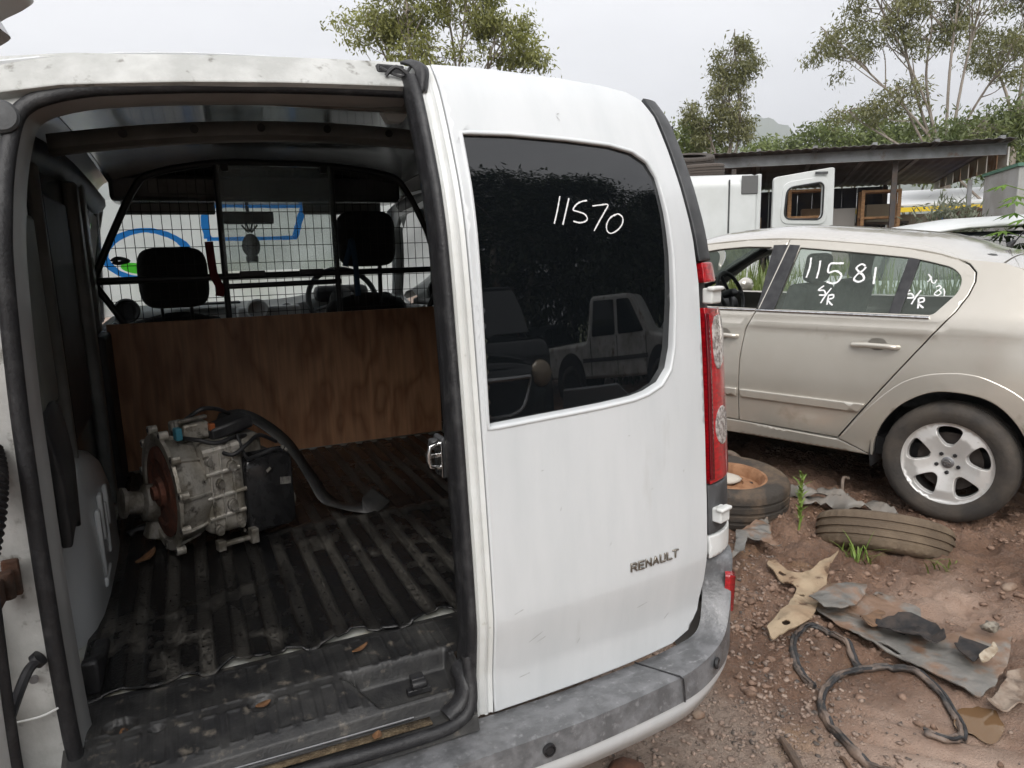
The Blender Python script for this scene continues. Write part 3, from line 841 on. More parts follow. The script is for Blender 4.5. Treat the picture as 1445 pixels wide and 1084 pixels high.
for sgn in (1, -1):
    so = rounded([(1.50, .40), (1.75, .32), (1.85, .32), (1.95, .62), (2.2, .72), (2.45, .62), (2.56, .28), (4.25, .28), (4.34, .55), (4.55, .68), (4.8, .58), (4.9, .35), (5.25, .4), (5.25, .85), (4.95, 1.02), (4.55, 1.15), (4.05, 1.72), (3.6, 1.78), (1.62, 1.76), (1.50, 1.72)], .03, 3)
    panel('body_side', so, [fwin], sideS(sgn), (sgn, 0, 0), WHITE, van, .07, .03, .004, True)
    panel('side_window', fwin, [], (lambda s: (lambda Y, Z: sideS(s)(Y, Z) - np.array([s * .006, 0, 0])))(sgn), (sgn, 0, 0), glass('front_side_glass%d' % sgn, (.8, .86, .84)), van, .08, .004, .002, True)
    # roof edge filler between side and roof
    mb = MB()
    Ys = np.linspace(1.58, 3.95, 14)
    V = []
    for Y in Ys:
        xs, _, zs_ = sideS(sgn)(np.array([Y]), np.array([1.74]))[0]; xr = VX + sgn * .655
        zr = float(roofz(np.array([xr]), np.array([Y]))[0])
        for t_ in np.linspace(0, 1, 7):
            th = t_ * math.pi / 2
            V.append((xs + (xr - xs) * (1 - math.cos(th)), Y, 1.74 + (zr + .002 - 1.74) * math.sin(th)))
    mb.add(V, [(i * 7 + k, (i + 1) * 7 + k, (i + 1) * 7 + k + 1, i * 7 + k + 1) for i in range(13) for k in range(6)])
    fix_normals(vb(mb, 'roof_rail', WHITE, smooth=60, solid=.004))
# bonnet and nose
mb = MB()
def nose(u, v):
    X = VX + (v - .5) * 1.62
    prof = [(4.55, 1.17), (4.9, 1.06), (5.2, .92), (5.36, .78), (5.42, .6), (5.40, .42), (5.3, .28)]
    k = u * (len(prof) - 1); i = min(int(k), len(prof) - 2); f = k - i
    y = prof[i][0] + (prof[i + 1][0] - prof[i][0]) * f; z = prof[i][1] + (prof[i + 1][1] - prof[i][1]) * f
    c = abs(v - .5) * 2
    return (X, y - .22 * c ** 4 * (1 if u > .2 else u * 5), z - .06 * c ** 4)
mb.grid(nose, 24, 16); fix_normals(vb(mb, 'bonnet', WHITE, smooth=50))
# four wheels
TYRE = mat('tyre_rubber', (.022, .021, .02), .8, col2=(.06, .05, .042), scale=7, bump=.2, bscale=80)
STEEL = mat('steel_rim', (.3, .3, .31), .4, metal=.8)
for (x_, y_) in ((VX - .73, 2.2), (VX + .73, 2.2), (VX - .73, 4.58), (VX + .73, 4.58)):
    M4 = Matrix.Translation((x_, y_, .3)) @ Matrix.Rotation(R(90), 4, 'Y')
    mb = MB(); mb.lathe([(.19, -.085), (.24, -.095), (.295, -.088), (.312, -.06), (.315, 0), (.312, .06), (.295, .088), (.24, .095), (.19, .085)], 36, M4)
    w = vb(mb, 'wheel', TYRE, smooth=40)
    mb = MB(); mb.lathe([(.19, -.085), (.175, -.03), (.06, -.02), (.001, -.03)], 28, M4); mb.lathe([(.19, .085), (.175, .03), (.06, .02), (.001, .03)], 28, M4)
    vb(mb, 'rim', STEEL, w)

# ---- tailgate aperture: header, left pillar, seals
hd = [(-.40, 1.70), (-.25, 1.73), (-.15, 1.748), (.03, 1.762), (.2, 1.772), (.44, 1.782), (.452, 1.84), (.3, 1.833), (.1, 1.822), (-.05, 1.812), (-.13, 1.81), (-.24, 1.797), (-.33, 1.78), (-.40, 1.76)]
panel('header', hd, [], rS(.036), (0, -1, 0), WDIRT, van, .02, .02, .003, True)
lp = [(-.46, .40), (-.262, .40), (-.262, 1.2), (-.25, 1.5), (-.24, 1.64), (-.22, 1.70), (-.20, 1.728), (-.15, 1.744), (-.24, 1.728), (-.40, 1.695), (-.44, 1.5), (-.46, 1.2)]
panel('rear_pillar', lp, [], rS(.058), (0, -1, 0), WDIRT, van, .03, .02, .003, True)
seal = [(-0.246, 1.332, 0.583), (-0.252, 1.331, 0.647), (-0.257, 1.336, 0.858), (-0.26, 1.354, 1.104), (-0.261, 1.369, 1.25), (-0.255, 1.383, 1.449), (-0.248, 1.398, 1.538), (-0.239, 1.421, 1.614),
        (-0.222, 1.448, 1.688), (-0.200, 1.457, 1.717), (-0.165, 1.459, 1.733), (-0.12, 1.456, 1.744), (-0.074, 1.452, 1.75), (0.03, 1.446, 1.759), (0.159, 1.443, 1.767), (0.306, 1.442, 1.773), (0.452, 1.447, 1.777)]
sp = spline(seal, 6)
mb = MB(); mb.tube(sp, .0135, 12, up=(0, -1, 0), flat=.9)
vb(mb, 'door_seal', RUBBER, smooth=70)
# painted return flange inside the seal
def inward(p):
    """unit vector towards the middle of the opening"""
    return Vector((.42 - p[0], 0, 1.15 - p[2])).normalized()
mb = MB(); V = []; pf = [(.008, -.004), (.012, .016), (.014, .045), (.020, .07), (.014, .10), (-.012, .13)]
for i, p in enumerate(sp):
    q = Vector(sp[min(i + 1, len(sp) - 1)]) - Vector(sp[max(i - 1, 0)]); q.normalize()
    nin = Vector((q.z, 0, -q.x)); nin.normalize()
    for (a, d) in pf: V.append(Vector(p) + nin * a + Vector((0, d, 0)))
n_ = len(pf)
mb.add(V, [(i * n_ + k, (i + 1) * n_ + k, (i + 1) * n_ + k + 1, i * n_ + k + 1) for i in range(len(sp) - 1) for k in range(n_ - 1)])
fix_normals(vb(mb, 'aperture_flange', INNERW, smooth=60))
# details on the pillar: round plug, cable boot, hinge, stay arm
mb = MB(); M4 = Matrix.Translation((-.238, 1.432, 1.69)) @ Matrix.Rotation(R(80), 4, 'X')
mb.lathe([(.027, -.004), (.027, .004), (.023, .008), (.0001, .009)], 28, M4); vb(mb, 'rubber_plug', TRIM)
mb = MB(); M3 = [(-.31, 1.352, 1.165), (-.303, 1.33, 1.14), (-.300, 1.30, 1.11), (-.303, 1.27, 1.07), (-.31, 1.24, 1.03)]
pp = spline(M3, 10); mb.tube(pp, [.019 + .004 * (i % 2) for i in range(len(pp))], 14); vb(mb, 'cable_boot', RUBBER, smooth=30)
hg = MB(); hg.box((-.298, 1.328, .955), (.024, .012, .062)); hg.tube([(-.303, 1.315, .925), (-.303, 1.315, .972)], .011, 12); hg.box((-.315, 1.29, .945), (.02, .06, .04))
vb(hg, 'hinge', RUST, bevel=.003)
mb = MB(); mb.tube([(-.275, 1.318, .812), (-.283, 1.318, .806)], .014, 14); mb.tube(spline([(-.279, 1.312, .809), (-.29, 1.3, .803), (-.30, 1.27, .785), (-.31, 1.2, .76)], 5), .008, 8)
vb(mb, 'check_strap', BLACKP)
mb = MB(); mb.tube([(-.29, 1.327, .772), (-.29, 1.322, .772)], .007, 12); vb(mb, 'screw', STEEL)
mb = MB(); mb.tube(spline([(-.33, 1.33, .70), (-.29, 1.326, .702), (-.262, 1.322, .712)], 5), .002, 6); vb(mb, 'panel_joint', WEDGE)
# dark notch with wires at the top of the opening, rubber flap beside it
mb = MB(); mb.box((.415, 1.47, 1.808), (.055, .05, .034)); vb(mb, 'hinge_recess', BLACKP, bevel=.003)
mb = MB()
fl = [[(.432, 1.438, 1.827), (.452, 1.435, 1.832), (.472, 1.437, 1.828)], [(.444, 1.415, 1.818), (.460, 1.41, 1.823), (.478, 1.418, 1.818)], [(.452, 1.40, 1.80), (.462, 1.388, 1.805), (.474, 1.395, 1.80)], [(.450, 1.39, 1.765), (.456, 1.378, 1.762), (.466, 1.388, 1.765)]]
cs = [[f_[k] for f_ in fl] for k in range(3)]
cs = [spline(c, 5) for c in cs]; V = []; 
for i in range(len(cs[0])):
    V += spline([cs[0][i], cs[1][i], cs[2][i]], 4)
k_ = 9; mb.add(V, [(i * k_ + j, (i + 1) * k_ + j, (i + 1) * k_ + j + 1, i * k_ + j + 1) for i in range(len(cs[0]) - 1) for j in range(k_ - 1)])
vb(mb, 'rubber_flap', RUBBER, solid=.006, smooth=60)
mb = MB(); mb.tube(spline([(.40, 1.432, 1.80), (.42, 1.425, 1.816), (.445, 1.42, 1.80)], 5), .004, 6); mb.tube(spline([(.39, 1.435, 1.815), (.43, 1.428, 1.80), (.45, 1.42, 1.82)], 5), .003, 6)
vb(mb, 'wire', BLACKP)

# ---- open left-hand rear door, swung towards the viewer
dl = .70
def openS(off=0.0):
    def f(Yd, Z):
        Yd = np.asarray(Yd, float); Z = np.asarray(Z, float)
        X = -.33 + (np.interp(Z, _z, _y2) - 1.235) * .45 + .075 * np.clip((Z - 1.735) / .065, 0, 1.2) ** 1.5 + off - (1.3 - Yd) * .16
        return np.stack([X, Yd, Z], 1)
    return f
od_ = rounded([(1.19, .50), (.52, .50), (.50, 1.2), (.53, 1.80), (1.215, 1.80), (1.2, 1.3)], [.06, .05, 0, .06, .02, 0], 5)
ow = rounded([(1.10, 1.13), (.57, 1.13), (.57, 1.6), (1.10, 1.6)], .06, 5)
o2 = panel('rear_door', od_, [ow], openS(0), (-1, 0, 0), WHITE, van, .04, .05, .004, True)
tag(o2, 'left-hand rear door standing open at the photo edge')
panel('inner_panel', od_, [ow], openS(.055), (1, 0, 0), WEDGE, o2, .04, .02, .004, True)
panel('window_glass', ow, [], openS(.01), (-1, 0, 0), TINT, o2, .05, .004, .002, True)
mb = MB(); V = []
for z in np.linspace(.52, 1.70, 50):
    P = openS(.058)(np.array([1.19 if z < 1.3 else 1.19 + (z - 1.3) * .04]), np.array([z]))[0]; V.append(tuple(P))
mb.tube(V, .009, 8); vb(mb, 'door_seal', RUBBER, o2, smooth=60)

# ================================================================== VAN INTERIOR
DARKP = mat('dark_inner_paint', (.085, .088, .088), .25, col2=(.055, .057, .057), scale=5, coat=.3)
GREYP = mat('grey_inner_paint', (.24, .25, .245), .4, col2=(.17, .18, .175), scale=6)
FLOORW = mat('white_floor_steel', (.6, .61, .57), .5, col2=(.4, .37, .28), scale=25, lo=.5, hi=.7)
FABRIC = mat('black_seat_fabric', (.012, .012, .013), .9, col2=(.02, .02, .021), scale=30, bump=.2, bscale=400)
DASH = mat('grey_dashboard', (.35, .36, .36), .55, col2=(.3, .31, .31), scale=9)
VINYL = mat('black_vinyl', (.02, .02, .022), .55, col2=(.04, .04, .042), scale=8)

mb = MB(); mb.box((VX, 2.42, .60), (1.46, 1.96, .03)); vb(mb, 'load_floor', FLOORW, bevel=.004)
# plastic sill plate with embossed slots and a recess for the latch
XS = np.linspace(-.27, .452, 300)
prof = np.array([(1.485, .619), (1.462, .622), (1.36, .618), (1.335, .612), (1.262, .590), (1.246, .580), (1.236, .556), (1.226, .552), (1.200, .548), (1.19, .52)])
seg = np.concatenate([[0], np.cumsum(np.linalg.norm(np.diff(prof, axis=0), axis=1))])
SS = np.linspace(0, seg[-1], 130)
PY_ = np.interp(SS, seg, prof[:, 0]); PZ_ = np.interp(SS, seg, prof[:, 1])
XX, SG = np.meshgrid(XS, SS, indexing='ij'); YY = np.broadcast_to(PY_, XX.shape).copy(); ZZ = np.broadcast_to(PZ_, XX.shape).copy()
def slot(ph, half): return 1 / (1 + np.exp((np.abs(ph) - half) / .0012))
ph = (XX + .27) % .043 - .0215
sd = np.abs(np.abs(ph) - .0135)
lines = np.exp(-(sd / .0022) ** 2)
row1 = slot(SG - .075, .052); row2 = slot(SG - .185, .036)
cap1 = np.exp(-((np.abs(SG - .075) - .052) / .0025) ** 2) * (np.abs(ph) < .0135); cap2 = np.exp(-((np.abs(SG - .185) - .036) / .0025) ** 2) * (np.abs(ph) < .0135)
emb = np.clip(lines * (row1 + row2) + cap1 + cap2, 0, 1)
ss_ = lambda v: np.clip(v, 0, 1) ** 2 * (3 - 2 * np.clip(v, 0, 1))
rec = ss_((XX - (.225 + (1.33 - YY) * .5)) / .03) * ss_((.443 - XX) / .012) * ss_((1.355 - YY) / .018) * ss_((YY - 1.252) / .012)
ZZ = ZZ + .0022 * emb * (1 - rec) - .036 * rec
for (hx, hy, rx, ry_) in ((.061, 1.338, .026, .016), (.226, 1.345, .013, .009), (-.183, 1.375, .028, .02), (-.121, 1.342, .014, .008)):
    e = ((XX - hx) / rx) ** 2 + ((YY - hy) / ry_) ** 2
    ZZ = ZZ - .012 / (1 + np.exp((e - 1) * 9)) + .002 * np.exp(-((e - 1.15) / .25) ** 2)
n1, n2 = XX.shape; ii = np.arange(n1 * n2).reshape(n1, n2)
SILLP = mat('scuffed_sill_plastic', (.02, .02, .021), .42, col2=(.055, .054, .052), scale=13, lo=.42, hi=.68, detail=9, col3=(.16, .14, .115), scale3=34, lo3=.58, hi3=.74, bump=.15, bscale=150)
sill = link('sill_plate', fastmesh('sill_plate', np.stack([XX.ravel(), YY.ravel(), ZZ.ravel()], 1), np.stack([ii[:-1, :-1].ravel(), ii[1:, :-1].ravel(), ii[1:, 1:].ravel(), ii[:-1, 1:].ravel()], 1), True), SILLP, van, True)
# continue the sill behind the closed door
mb = MB(); mb.add([(x, y, z) for x in (.4525, 1.06) for y, z in prof[:4]], [(k, k + 1, 4 + k + 1, 4 + k) for k in range(3)]); vb(mb, 'sill_plate', SILLP)
# rubber seal in front of the sill, rising at the door edge; dirty channel behind it
mb = MB(); mb.tube(spline([(-.27, 1.208, .585), (-.1, 1.201, .553), (.1, 1.196, .546), (.25, 1.193, .542), (.36, 1.193, .541), (.41, 1.198, .546), (.438, 1.206, .562), (.448, 1.22, .60), (.447, 1.235, .66)], 8), .0125, 12)
vb(mb, 'sill_seal', RUBBER, smooth=70)
mb = MB(); mb.tube(spline([(.39, 1.213, .556), (.425, 1.222, .575), (.437, 1.236, .607), (.435, 1.27, .62)], 6), [.02] * 19, 12, flat=.6); vb(mb, 'corner_cap', RUBBER, smooth=60)
DIRT = mat('dirt_strip', (.1, .07, .04), .95, col2=(.2, .15, .09), scale=60, bump=.8, bscale=250)
mb = MB(); mb.add([(-.1, 1.205, .5635), (-.1, 1.226, .5575), (.36, 1.205, .5535), (.36, 1.226, .5555)], [(0, 2, 3, 1)])
vb(mb, 'dirt_line', DIRT, sill, solid=.002)
mb = MB(); mb.tube(spline([(-.05, 1.2365, .563), (.15, 1.2345, .5605), (.33, 1.2335, .559)], 4), .0022, 6); vb(mb, 'metal_edge', STEEL, sill)
mb = MB(); mb.box((.361, 1.305, .585), (.028, .022, .03)); mb.box((.361, 1.298, .572), (.05, .016, .012)); mb.tube([(.346, 1.292, .588), (.376, 1.292, .588)], .008, 10)
mb.tube([(.361, 1.287, .58), (.361, 1.295, .58)], .006, 10)
vb(mb, 'latch_catch', BLACKP, bevel=.003)

# inner walls, ceiling, roof bow
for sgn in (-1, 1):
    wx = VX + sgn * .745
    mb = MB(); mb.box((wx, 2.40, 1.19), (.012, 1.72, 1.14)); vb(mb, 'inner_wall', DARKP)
    fx = wx - sgn * .03
    for (y0, y1, z0, z1, dx, mt) in ((1.58, 1.86, 1.08, 1.64, .035, GREYP), (1.62, 1.82, 1.16, 1.56, .05, mat('grey_blanking_panel', (.2, .215, .2), .5, col2=(.15, .16, .15), scale=7)), (2.08, 2.12, .66, 1.70, .03, GREYP), (2.20, 2.62, .98, 1.64, .018, VINYL), (2.72, 2.80, .63, 1.72, .04, GREYP), (2.9, 3.16, .62, 1.20, .05, VINYL), (3.06, 3.16, 1.2, 1.76, .025, GREYP)):
        mb = MB(); mb.box((wx - sgn * (.006 + dx / 2), (y0 + y1) / 2, (z0 + z1) / 2), (dx, y1 - y0 - .006, z1 - z0)); vb(mb, 'wall_trim', mt, bevel=.012)
    # wheel arch hump
    mb = MB(); V = []
    ar = [(1.70, .616), (1.705, .70), (1.74, .82), (1.80, .90), (1.90, .955), (2.05, .975), (2.2, .965), (2.35, .92), (2.45, .84), (2.5, .74), (2.52, .616)]
    ar = [(p[0], p[1]) for p in spline(ar, 4)]; cy, cz = 2.1, .616
    x_in = VX + sgn * .668
    pr_ = [(-.004, .3), (0., .6), (.008, .78), (.022, .9), (.045, .97), (.08, 1.0), (.13, 1.02)]
    for (dx, s_) in pr_:
        for (y, z) in ar: V.append((x_in + sgn * dx, cy + (y - cy) * s_, cz + (z - cz) * s_))
    n_ = len(ar)
    F = [(k * n_ + i, k * n_ + i + 1, (k + 1) * n_ + i + 1, (k + 1) * n_ + i) for k in range(len(pr_) - 1) for i in range(n_ - 1)] + [tuple(range(n_))]
    mb.add(V, F)
    wa = fix_normals(vb(mb, 'wheel_arch', WHITE, smooth=60))
    if sgn < 0:
        for (ya, yb, za, zb) in ((1.93, 1.96, .69, .86), (2.0, 2.04, .76, .88), (2.07, 2.09, .70, .84), (2.12, 2.15, .76, .87), (1.93, 2.04, .66, .685)):
            mb = MB(); mb.box((x_in + .0035 , (ya + yb) / 2, (za + zb) / 2), (.012, yb - ya, zb - za)); vb(mb, 'pressed_rib', WHITE, wa, bevel=.006)
        mb = MB(); mb.grid(lambda u, v: (x_in - .01 + .004 * math.sin(u * 3.1) - .05 * max(0, v - .5) ** 1.5, 1.58 + u * .20 * (1 - .35 * (1 - v)), .90 + v * .25 + .03 * math.sin(u * 3.14)), 8, 8)
        vb(mb, 'arch_trim', VINYL, solid=.02, smooth=50, bevel=.004)
        # black mud-flap like corner piece at the arch foot
        mb = MB(); mb.prism([(1.50, .62), (1.72, .62), (1.70, .64), (1.60, .655), (1.52, .69), (1.50, .69)], .03, Matrix(((0, 0, 1, x_in - .005), (1, 0, 0, 0), (0, 1, 0, 0), (0, 0, 0, 1)))); vb(mb, 'corner_trim', RUBBER, bevel=.006)
def ceilS(off):
    return lambda X, Y: np.stack([np.asarray(X, float), np.asarray(Y, float), roofz(X, Y) - off], 1)
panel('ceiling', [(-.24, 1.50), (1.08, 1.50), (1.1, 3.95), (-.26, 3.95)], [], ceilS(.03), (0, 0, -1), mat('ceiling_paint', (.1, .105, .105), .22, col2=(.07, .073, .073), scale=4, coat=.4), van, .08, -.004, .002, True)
mb = MB()
def hdr(u, v):
    X = -.17 + u * 1.19; q = spline([(1.49, 1.775), (1.515, 1.755), (1.56, 1.757), (1.60, 1.80), (1.605, 1.83)], 4)
    k = v * (len(q) - 1); y, z = q[int(round(k))]
    return (X, y, z - .012 * abs(X - VX) ** 2)
mb.grid(hdr, 30, 16); fix_normals(vb(mb, 'header_inner', mat('glossy_inner_header', (.24, .25, .25), .16, col2=(.12, .125, .125), scale=5, coat=.6), smooth=60))
bow = MB(); V = []
for i in range(31):
    X = -.27 + i / 30 * 1.38; zc = 1.835 - .06 * ((X - VX) / .69) ** 2
    for (dy, dz) in ((-.05, .0), (-.045, -.035), (-.02, -.045), (-.015, -.035), (.015, -.035), (.02, -.045), (.045, -.035), (.05, 0)): V.append((X, 2.2 + dy, zc + dz))
bow.add(V, [(i * 8 + k, (i + 1) * 8 + k, (i + 1) * 8 + k + 1, i * 8 + k + 1) for i in range(30) for k in range(7)])
bw = fix_normals(vb(bow, 'roof_bow', GREYP, smooth=40, solid=.002))
for bx_ in (-.1, .07, .24, .42, .6):
    mb = MB(); zc = 1.835 - .06 * ((bx_ - VX) / .69) ** 2; mb.tube([(bx_, 2.149, zc - .018), (bx_, 2.1445, zc - .018)], .011, 14); vb(mb, 'bolt_hole', BLACKP, bw)
mb = MB(); mb.prism(rounded([(-.036, 0), (.036, 0), (.03, -.012), (.015, -.034), (-.017, -.034), (-.028, -.014)], .004, 3), .03, Matrix(((1, 0, 0, .452), (0, 0, 1, 1.555), (0, 1, 0, 1.772), (0, 0, 0, 1))))
vb(mb, 'catch_cover', mat('pale_grey_plastic', (.45, .46, .45), .5), bevel=.003)
for sgn, xx_ in ((-1, -.335), (1, 1.155)):        # roof rails meeting the barrier
    mb = MB(); mb.tube(spline([(xx_, 1.6, 1.69), (xx_ - sgn * .0, 2.2, 1.74), (xx_, 3.0, 1.77), (xx_, 3.9, 1.74)], 6), .05, 10); vb(mb, 'cant_rail', VINYL, smooth=60)

# cargo barrier
BARR = mat('black_barrier_steel', (.014, .014, .015), .45)
by = 3.19
ca = MB(); outl = spline([(-.312, by, 1.39), (-.22, by, 1.58), (-.13, by, 1.745), (-.06, by, 1.80), (.165, by, 1.845), (.42, by, 1.85), (.62, by, 1.845), (.88, by, 1.81), (.96, by, 1.74), (1.04, by, 1.58), (1.122, by, 1.395)], 5)
ca.tube(outl, .014, 8)
barrier = vb(ca, 'cargo_barrier', BARR, smooth=60)
tag(barrier, 'black steel cargo barrier behind the seats')
for pts, r_ in (([(-.312, by, 1.392), (1.122, by, 1.395)], .013), ([(.168, by, 1.845), (.165, by, 1.2)], .0125), ([(.625, by, 1.845), (.625, by, 1.2)], .0125), ([(-.312, by, 1.39), (-.21, by, 1.205)], .013), ([(1.122, by, 1.395), (1.03, by, 1.2)], .013), ([(.155, by, 1.352), (.64, by, 1.356)], .011)):
    mb = MB(); mb.tube(pts, r_, 8); vb(mb, 'barrier_bar', BARR, barrier, smooth=60)
wires = MB()
def top_at(x):
    o = [(p[0], p[2]) for p in outl]
    return float(np.interp(x, [q[0] for q in o], [q[1] for q in o]))
def bot_at(x): return max(1.21, 1.39 - (x + .312) * 1.75 if x < -.2 else (1.39 - (1.122 - x) * 2 if x > 1.02 else 1.21))
x_ = -.29
while x_ < 1.11:
    wires.tube([(x_, by + .004, bot_at(x_)), (x_, by + .004, top_at(x_))], .00145, 4, cap=False); x_ += .0345
z_ = 1.24
while z_ < 1.84:
    xs_ = [q for q in np.linspace(-.31, 1.12, 300) if bot_at(q) <= z_ <= top_at(q)]
    if xs_: wires.tube([(xs_[0], by + .001, z_), (xs_[-1], by + .001, z_)], .00145, 4, cap=False)
    z_ += .069
tag(vb(wires, 'wire_mesh', BARR, barrier), kind='stuff')
mb = MB(); mb.box((.395, by - .03, 1.625), (.455, .004, .42), Matrix.Rotation(R(-2), 3, 'X'))
vb(mb, 'clear_panel', glass('cloudy_acrylic', (.88, .91, .9), 1.3, (.8, .84, .82), .22, 3), barrier)
for bx_ in (.27, .51): 
    mb = MB(); mb.box((bx_, by - .035, 1.402), (.10, .016, .024)); vb(mb, 'panel_bracket', BLACKP, barrier, bevel=.003)
for bx_ in (.2, .59):
    mb = MB(); mb.box((bx_, by - .035, 1.825), (.028, .014, .03)); vb(mb, 'panel_bracket', BLACKP, barrier, bevel=.003)

# seats
def seat(x, zt, hz, posts):
    mb = MB()
    def back(u, v):
        a = u * 2 * math.pi; w_ = .245 * (1 - .25 * v ** 3); d_ = .075 * (1 - .3 * v)
        z = .62 + v * (zt - .62); cx_, cy_ = abs(math.cos(a)) ** .6 * math.copysign(1, math.cos(a)), abs(math.sin(a)) ** .6 * math.copysign(1, math.sin(a))
        e = 1 if v < .9 else math.sqrt(max(0, 1 - ((v - .9) / .1) ** 2)) * .75 + .25
        return (x + cx_ * w_ * e, 3.55 + (1 - v) * .22 + cy_ * d_ * e, z)
    mb.grid(back, 28, 20); k = len(mb.V)
    mb.box((x, 3.98, .6), (.5, .5, .16))
    s_ = vb(mb, 'seat', FABRIC, smooth=60)
    h = MB()
    def hr(u, v):
        a = u * 2 * math.pi; b_ = (v - .5) * math.pi
        sg = lambda t_, p_: math.copysign(abs(t_) ** p_, t_)
        return (x + .142 * sg(math.cos(a), .5) * sg(math.cos(b_), .4), 3.5 + .055 * sg(math.sin(a), .7) * sg(math.cos(b_), .4), hz + .132 * sg(math.sin(b_), .55))
    h.grid(hr, 28, 16); vb(h, 'headrest', FABRIC, s_, smooth=60)
    for px_ in (-.06, .06):
        q = MB(); q.tube([(x + px_, 3.52, zt - .05), (x + px_, 3.5, hz - .1)], .011 if posts else .007, 8); vb(q, 'headrest_post', BARR, s_)
seat(-.03, 1.235, 1.39, False)
seat(.835, 1.285, 1.545, True)

# dashboard, wheel, windscreen, mirror
mb = MB()
def dashf(u, v):
    X = -.32 + u * 1.5
    q = [(4.62, 1.16), (4.45, 1.22), (4.3, 1.235), (4.22, 1.2), (4.18, 1.1), (4.2, 1.0), (4.28, .85), (4.3, .65)]
    k = v * 7; i = min(int(k), 6); f = k - i
    return (X, q[i][0] + (q[i + 1][0] - q[i][0]) * f - .05 * math.exp(-((X - .42) / .16) ** 2) * (v > .4), q[i][1] + (q[i + 1][1] - q[i][1]) * f + .05 * math.exp(-((X - .83) / .2) ** 2) * (v < .5))
mb.grid(dashf, 40, 21); dash = fix_normals(vb(mb, 'dashboard', DASH, smooth=50))
M4 = lambda x, y, z, rx=90: Matrix.Translation((x, y, z)) @ Matrix.Rotation(R(rx), 4, 'X')
for (vx_, vz_, r_) in ((-.27, 1.22, .055), (.36, 1.195, .05), (.52, 1.175, .035), (1.08, 1.2, .05)):
    mb = MB(); mb.lathe([(r_, -.01), (r_ + .008, .02), (r_, .028), (r_ - .012, .01), (.001, .008)], 24, M4(vx_, 4.165 if vx_ != .36 else 4.11, vz_)); vb(mb, 'air_vent', VINYL if vx_ != .36 else mat('silver_plastic', (.5, .5, .5), .35), dash)
mb = MB(); mb.box((.42, 4.13, 1.15), (.34, .04, .12)); vb(mb, 'centre_stack', mat('silver_plastic', (.5, .5, .5), .35), dash, bevel=.015)
mb = MB(); mb.box((.1, 4.2, 1.235), (.36, .1, .012)); vb(mb, 'dash_shelf', VINYL, dash, bevel=.004)
mb = MB(); T = Matrix.Translation((.80, 3.98, 1.235)) @ Matrix.Rotation(R(62), 4, 'X')
mb.tube([T @ Vector((.185 * math.cos(a), .185 * math.sin(a), 0)) for a in [k / 32 * 6.283 for k in range(32)]], .015, 10, closed=True)
sw = vb(mb, 'steering_wheel', VINYL, smooth=60)
for a in (200, 340, 270):
    mb = MB(); mb.tube([T @ Vector((0, 0, -.02)), T @ Vector((.18 * math.cos(R(a)), .18 * math.sin(R(a)), 0))], .018, 8, flat=.4); vb(mb, 'spoke', VINYL, sw)
mb = MB(); mb.lathe([(.07, -.03), (.068, .01), (.05, .025), (.001, .03)], 20, T); vb(mb, 'hub', VINYL, sw)
mb = MB(); mb.box((.83, 4.17, 1.26), (.3, .12, .09)); vb(mb, 'instrument_hood', VINYL, dash, bevel=.03)
wsS = lambda X, t_: np.stack([np.asarray(X, float), 4.55 - .5 * np.asarray(t_, float), 1.17 + .57 * np.asarray(t_, float)], 1)
DUSTY = glass('dusty_windscreen', (.86, .9, .88), 1.4, (.9, .92, .88), .8, 2.2)
wscr = panel('windscreen', rounded([(-.46, .0), (1.3, .0), (1.18, 1.04), (-.36, 1.04)], .05), [], wsS, (0, 1, 1), DUSTY, van, .08, .004, .002, True)
def marker(name, c):
    M = bpy.data.materials.new(name); M.use_nodes = True; t_ = M.node_tree; t_.nodes.clear()
    o_ = t_.nodes.new('ShaderNodeOutputMaterial'); a_ = t_.nodes.new('ShaderNodeBsdfTranslucent'); b2 = t_.nodes.new('ShaderNodeBsdfDiffuse'); m_ = t_.nodes.new('ShaderNodeMixShader'); m_.inputs[0].default_value = .35
    a_.inputs[0].default_value = (*c, 1); b2.inputs[0].default_value = (*c, 1); t_.links.new(a_.outputs[0], m_.inputs[1]); t_.links.new(b2.outputs[0], m_.inputs[2]); t_.links.new(m_.outputs[0], o_.inputs[0]); return M
BLUE = marker('blue_paint_marker', (.05, .32, .85)); GREEN = marker('green_paint_marker', (.15, .85, .08))
mb = MB(); lo_ = .004
stroke(mb, [(-.349, .588), (-.27, .74), (-.143, .8), (-.02, .74), (.047, .62), (.03, .47), (-.05, .39), (-.177, .365), (-.3, .43)], .042, wsS, lo_, 8, True, .12)
vb(mb, 'blue_ring_drawing', BLUE, wscr, smooth=None)
mb = MB(); 
for s in ([(.12, 1.0), (.3, 1.005), (.5, 1.0), (.65, 1.01)], [(.64, 1.01), (.618, .867), (.6, .715)], [(.61, .72), (.4, .715), (.145, .716)], [(.15, .99), (.14, .86), (.15, .72)]): stroke(mb, s, .036, wsS, lo_, 6, False, .15)
tag(vb(mb, 'blue_frame_drawing', BLUE, wscr, smooth=None), kind='stuff')
mb = MB(); mb.add(wsS(np.array([-.215 + .07 * math.cos(a) for a in np.linspace(0, 6.1, 20)]), np.array([.465 + .05 * math.sin(a) - .25 * .07 * math.cos(a) for a in np.linspace(0, 6.1, 20)])).tolist(), [tuple(range(20))])
for i, v in enumerate(mb.V): mb.V[i] = (v[0], v[1] - .003, v[2] - .003)
vb(mb, 'green_mark', GREEN, wscr, smooth=None)
mb = MB(); stroke(mb, [(-.315, .53), (-.29, .56), (-.25, .535), (-.29, .515), (-.315, .53)], .035, wsS, lo_, 6); vb(mb, 'black_mark', BLACKP, wscr, smooth=None)
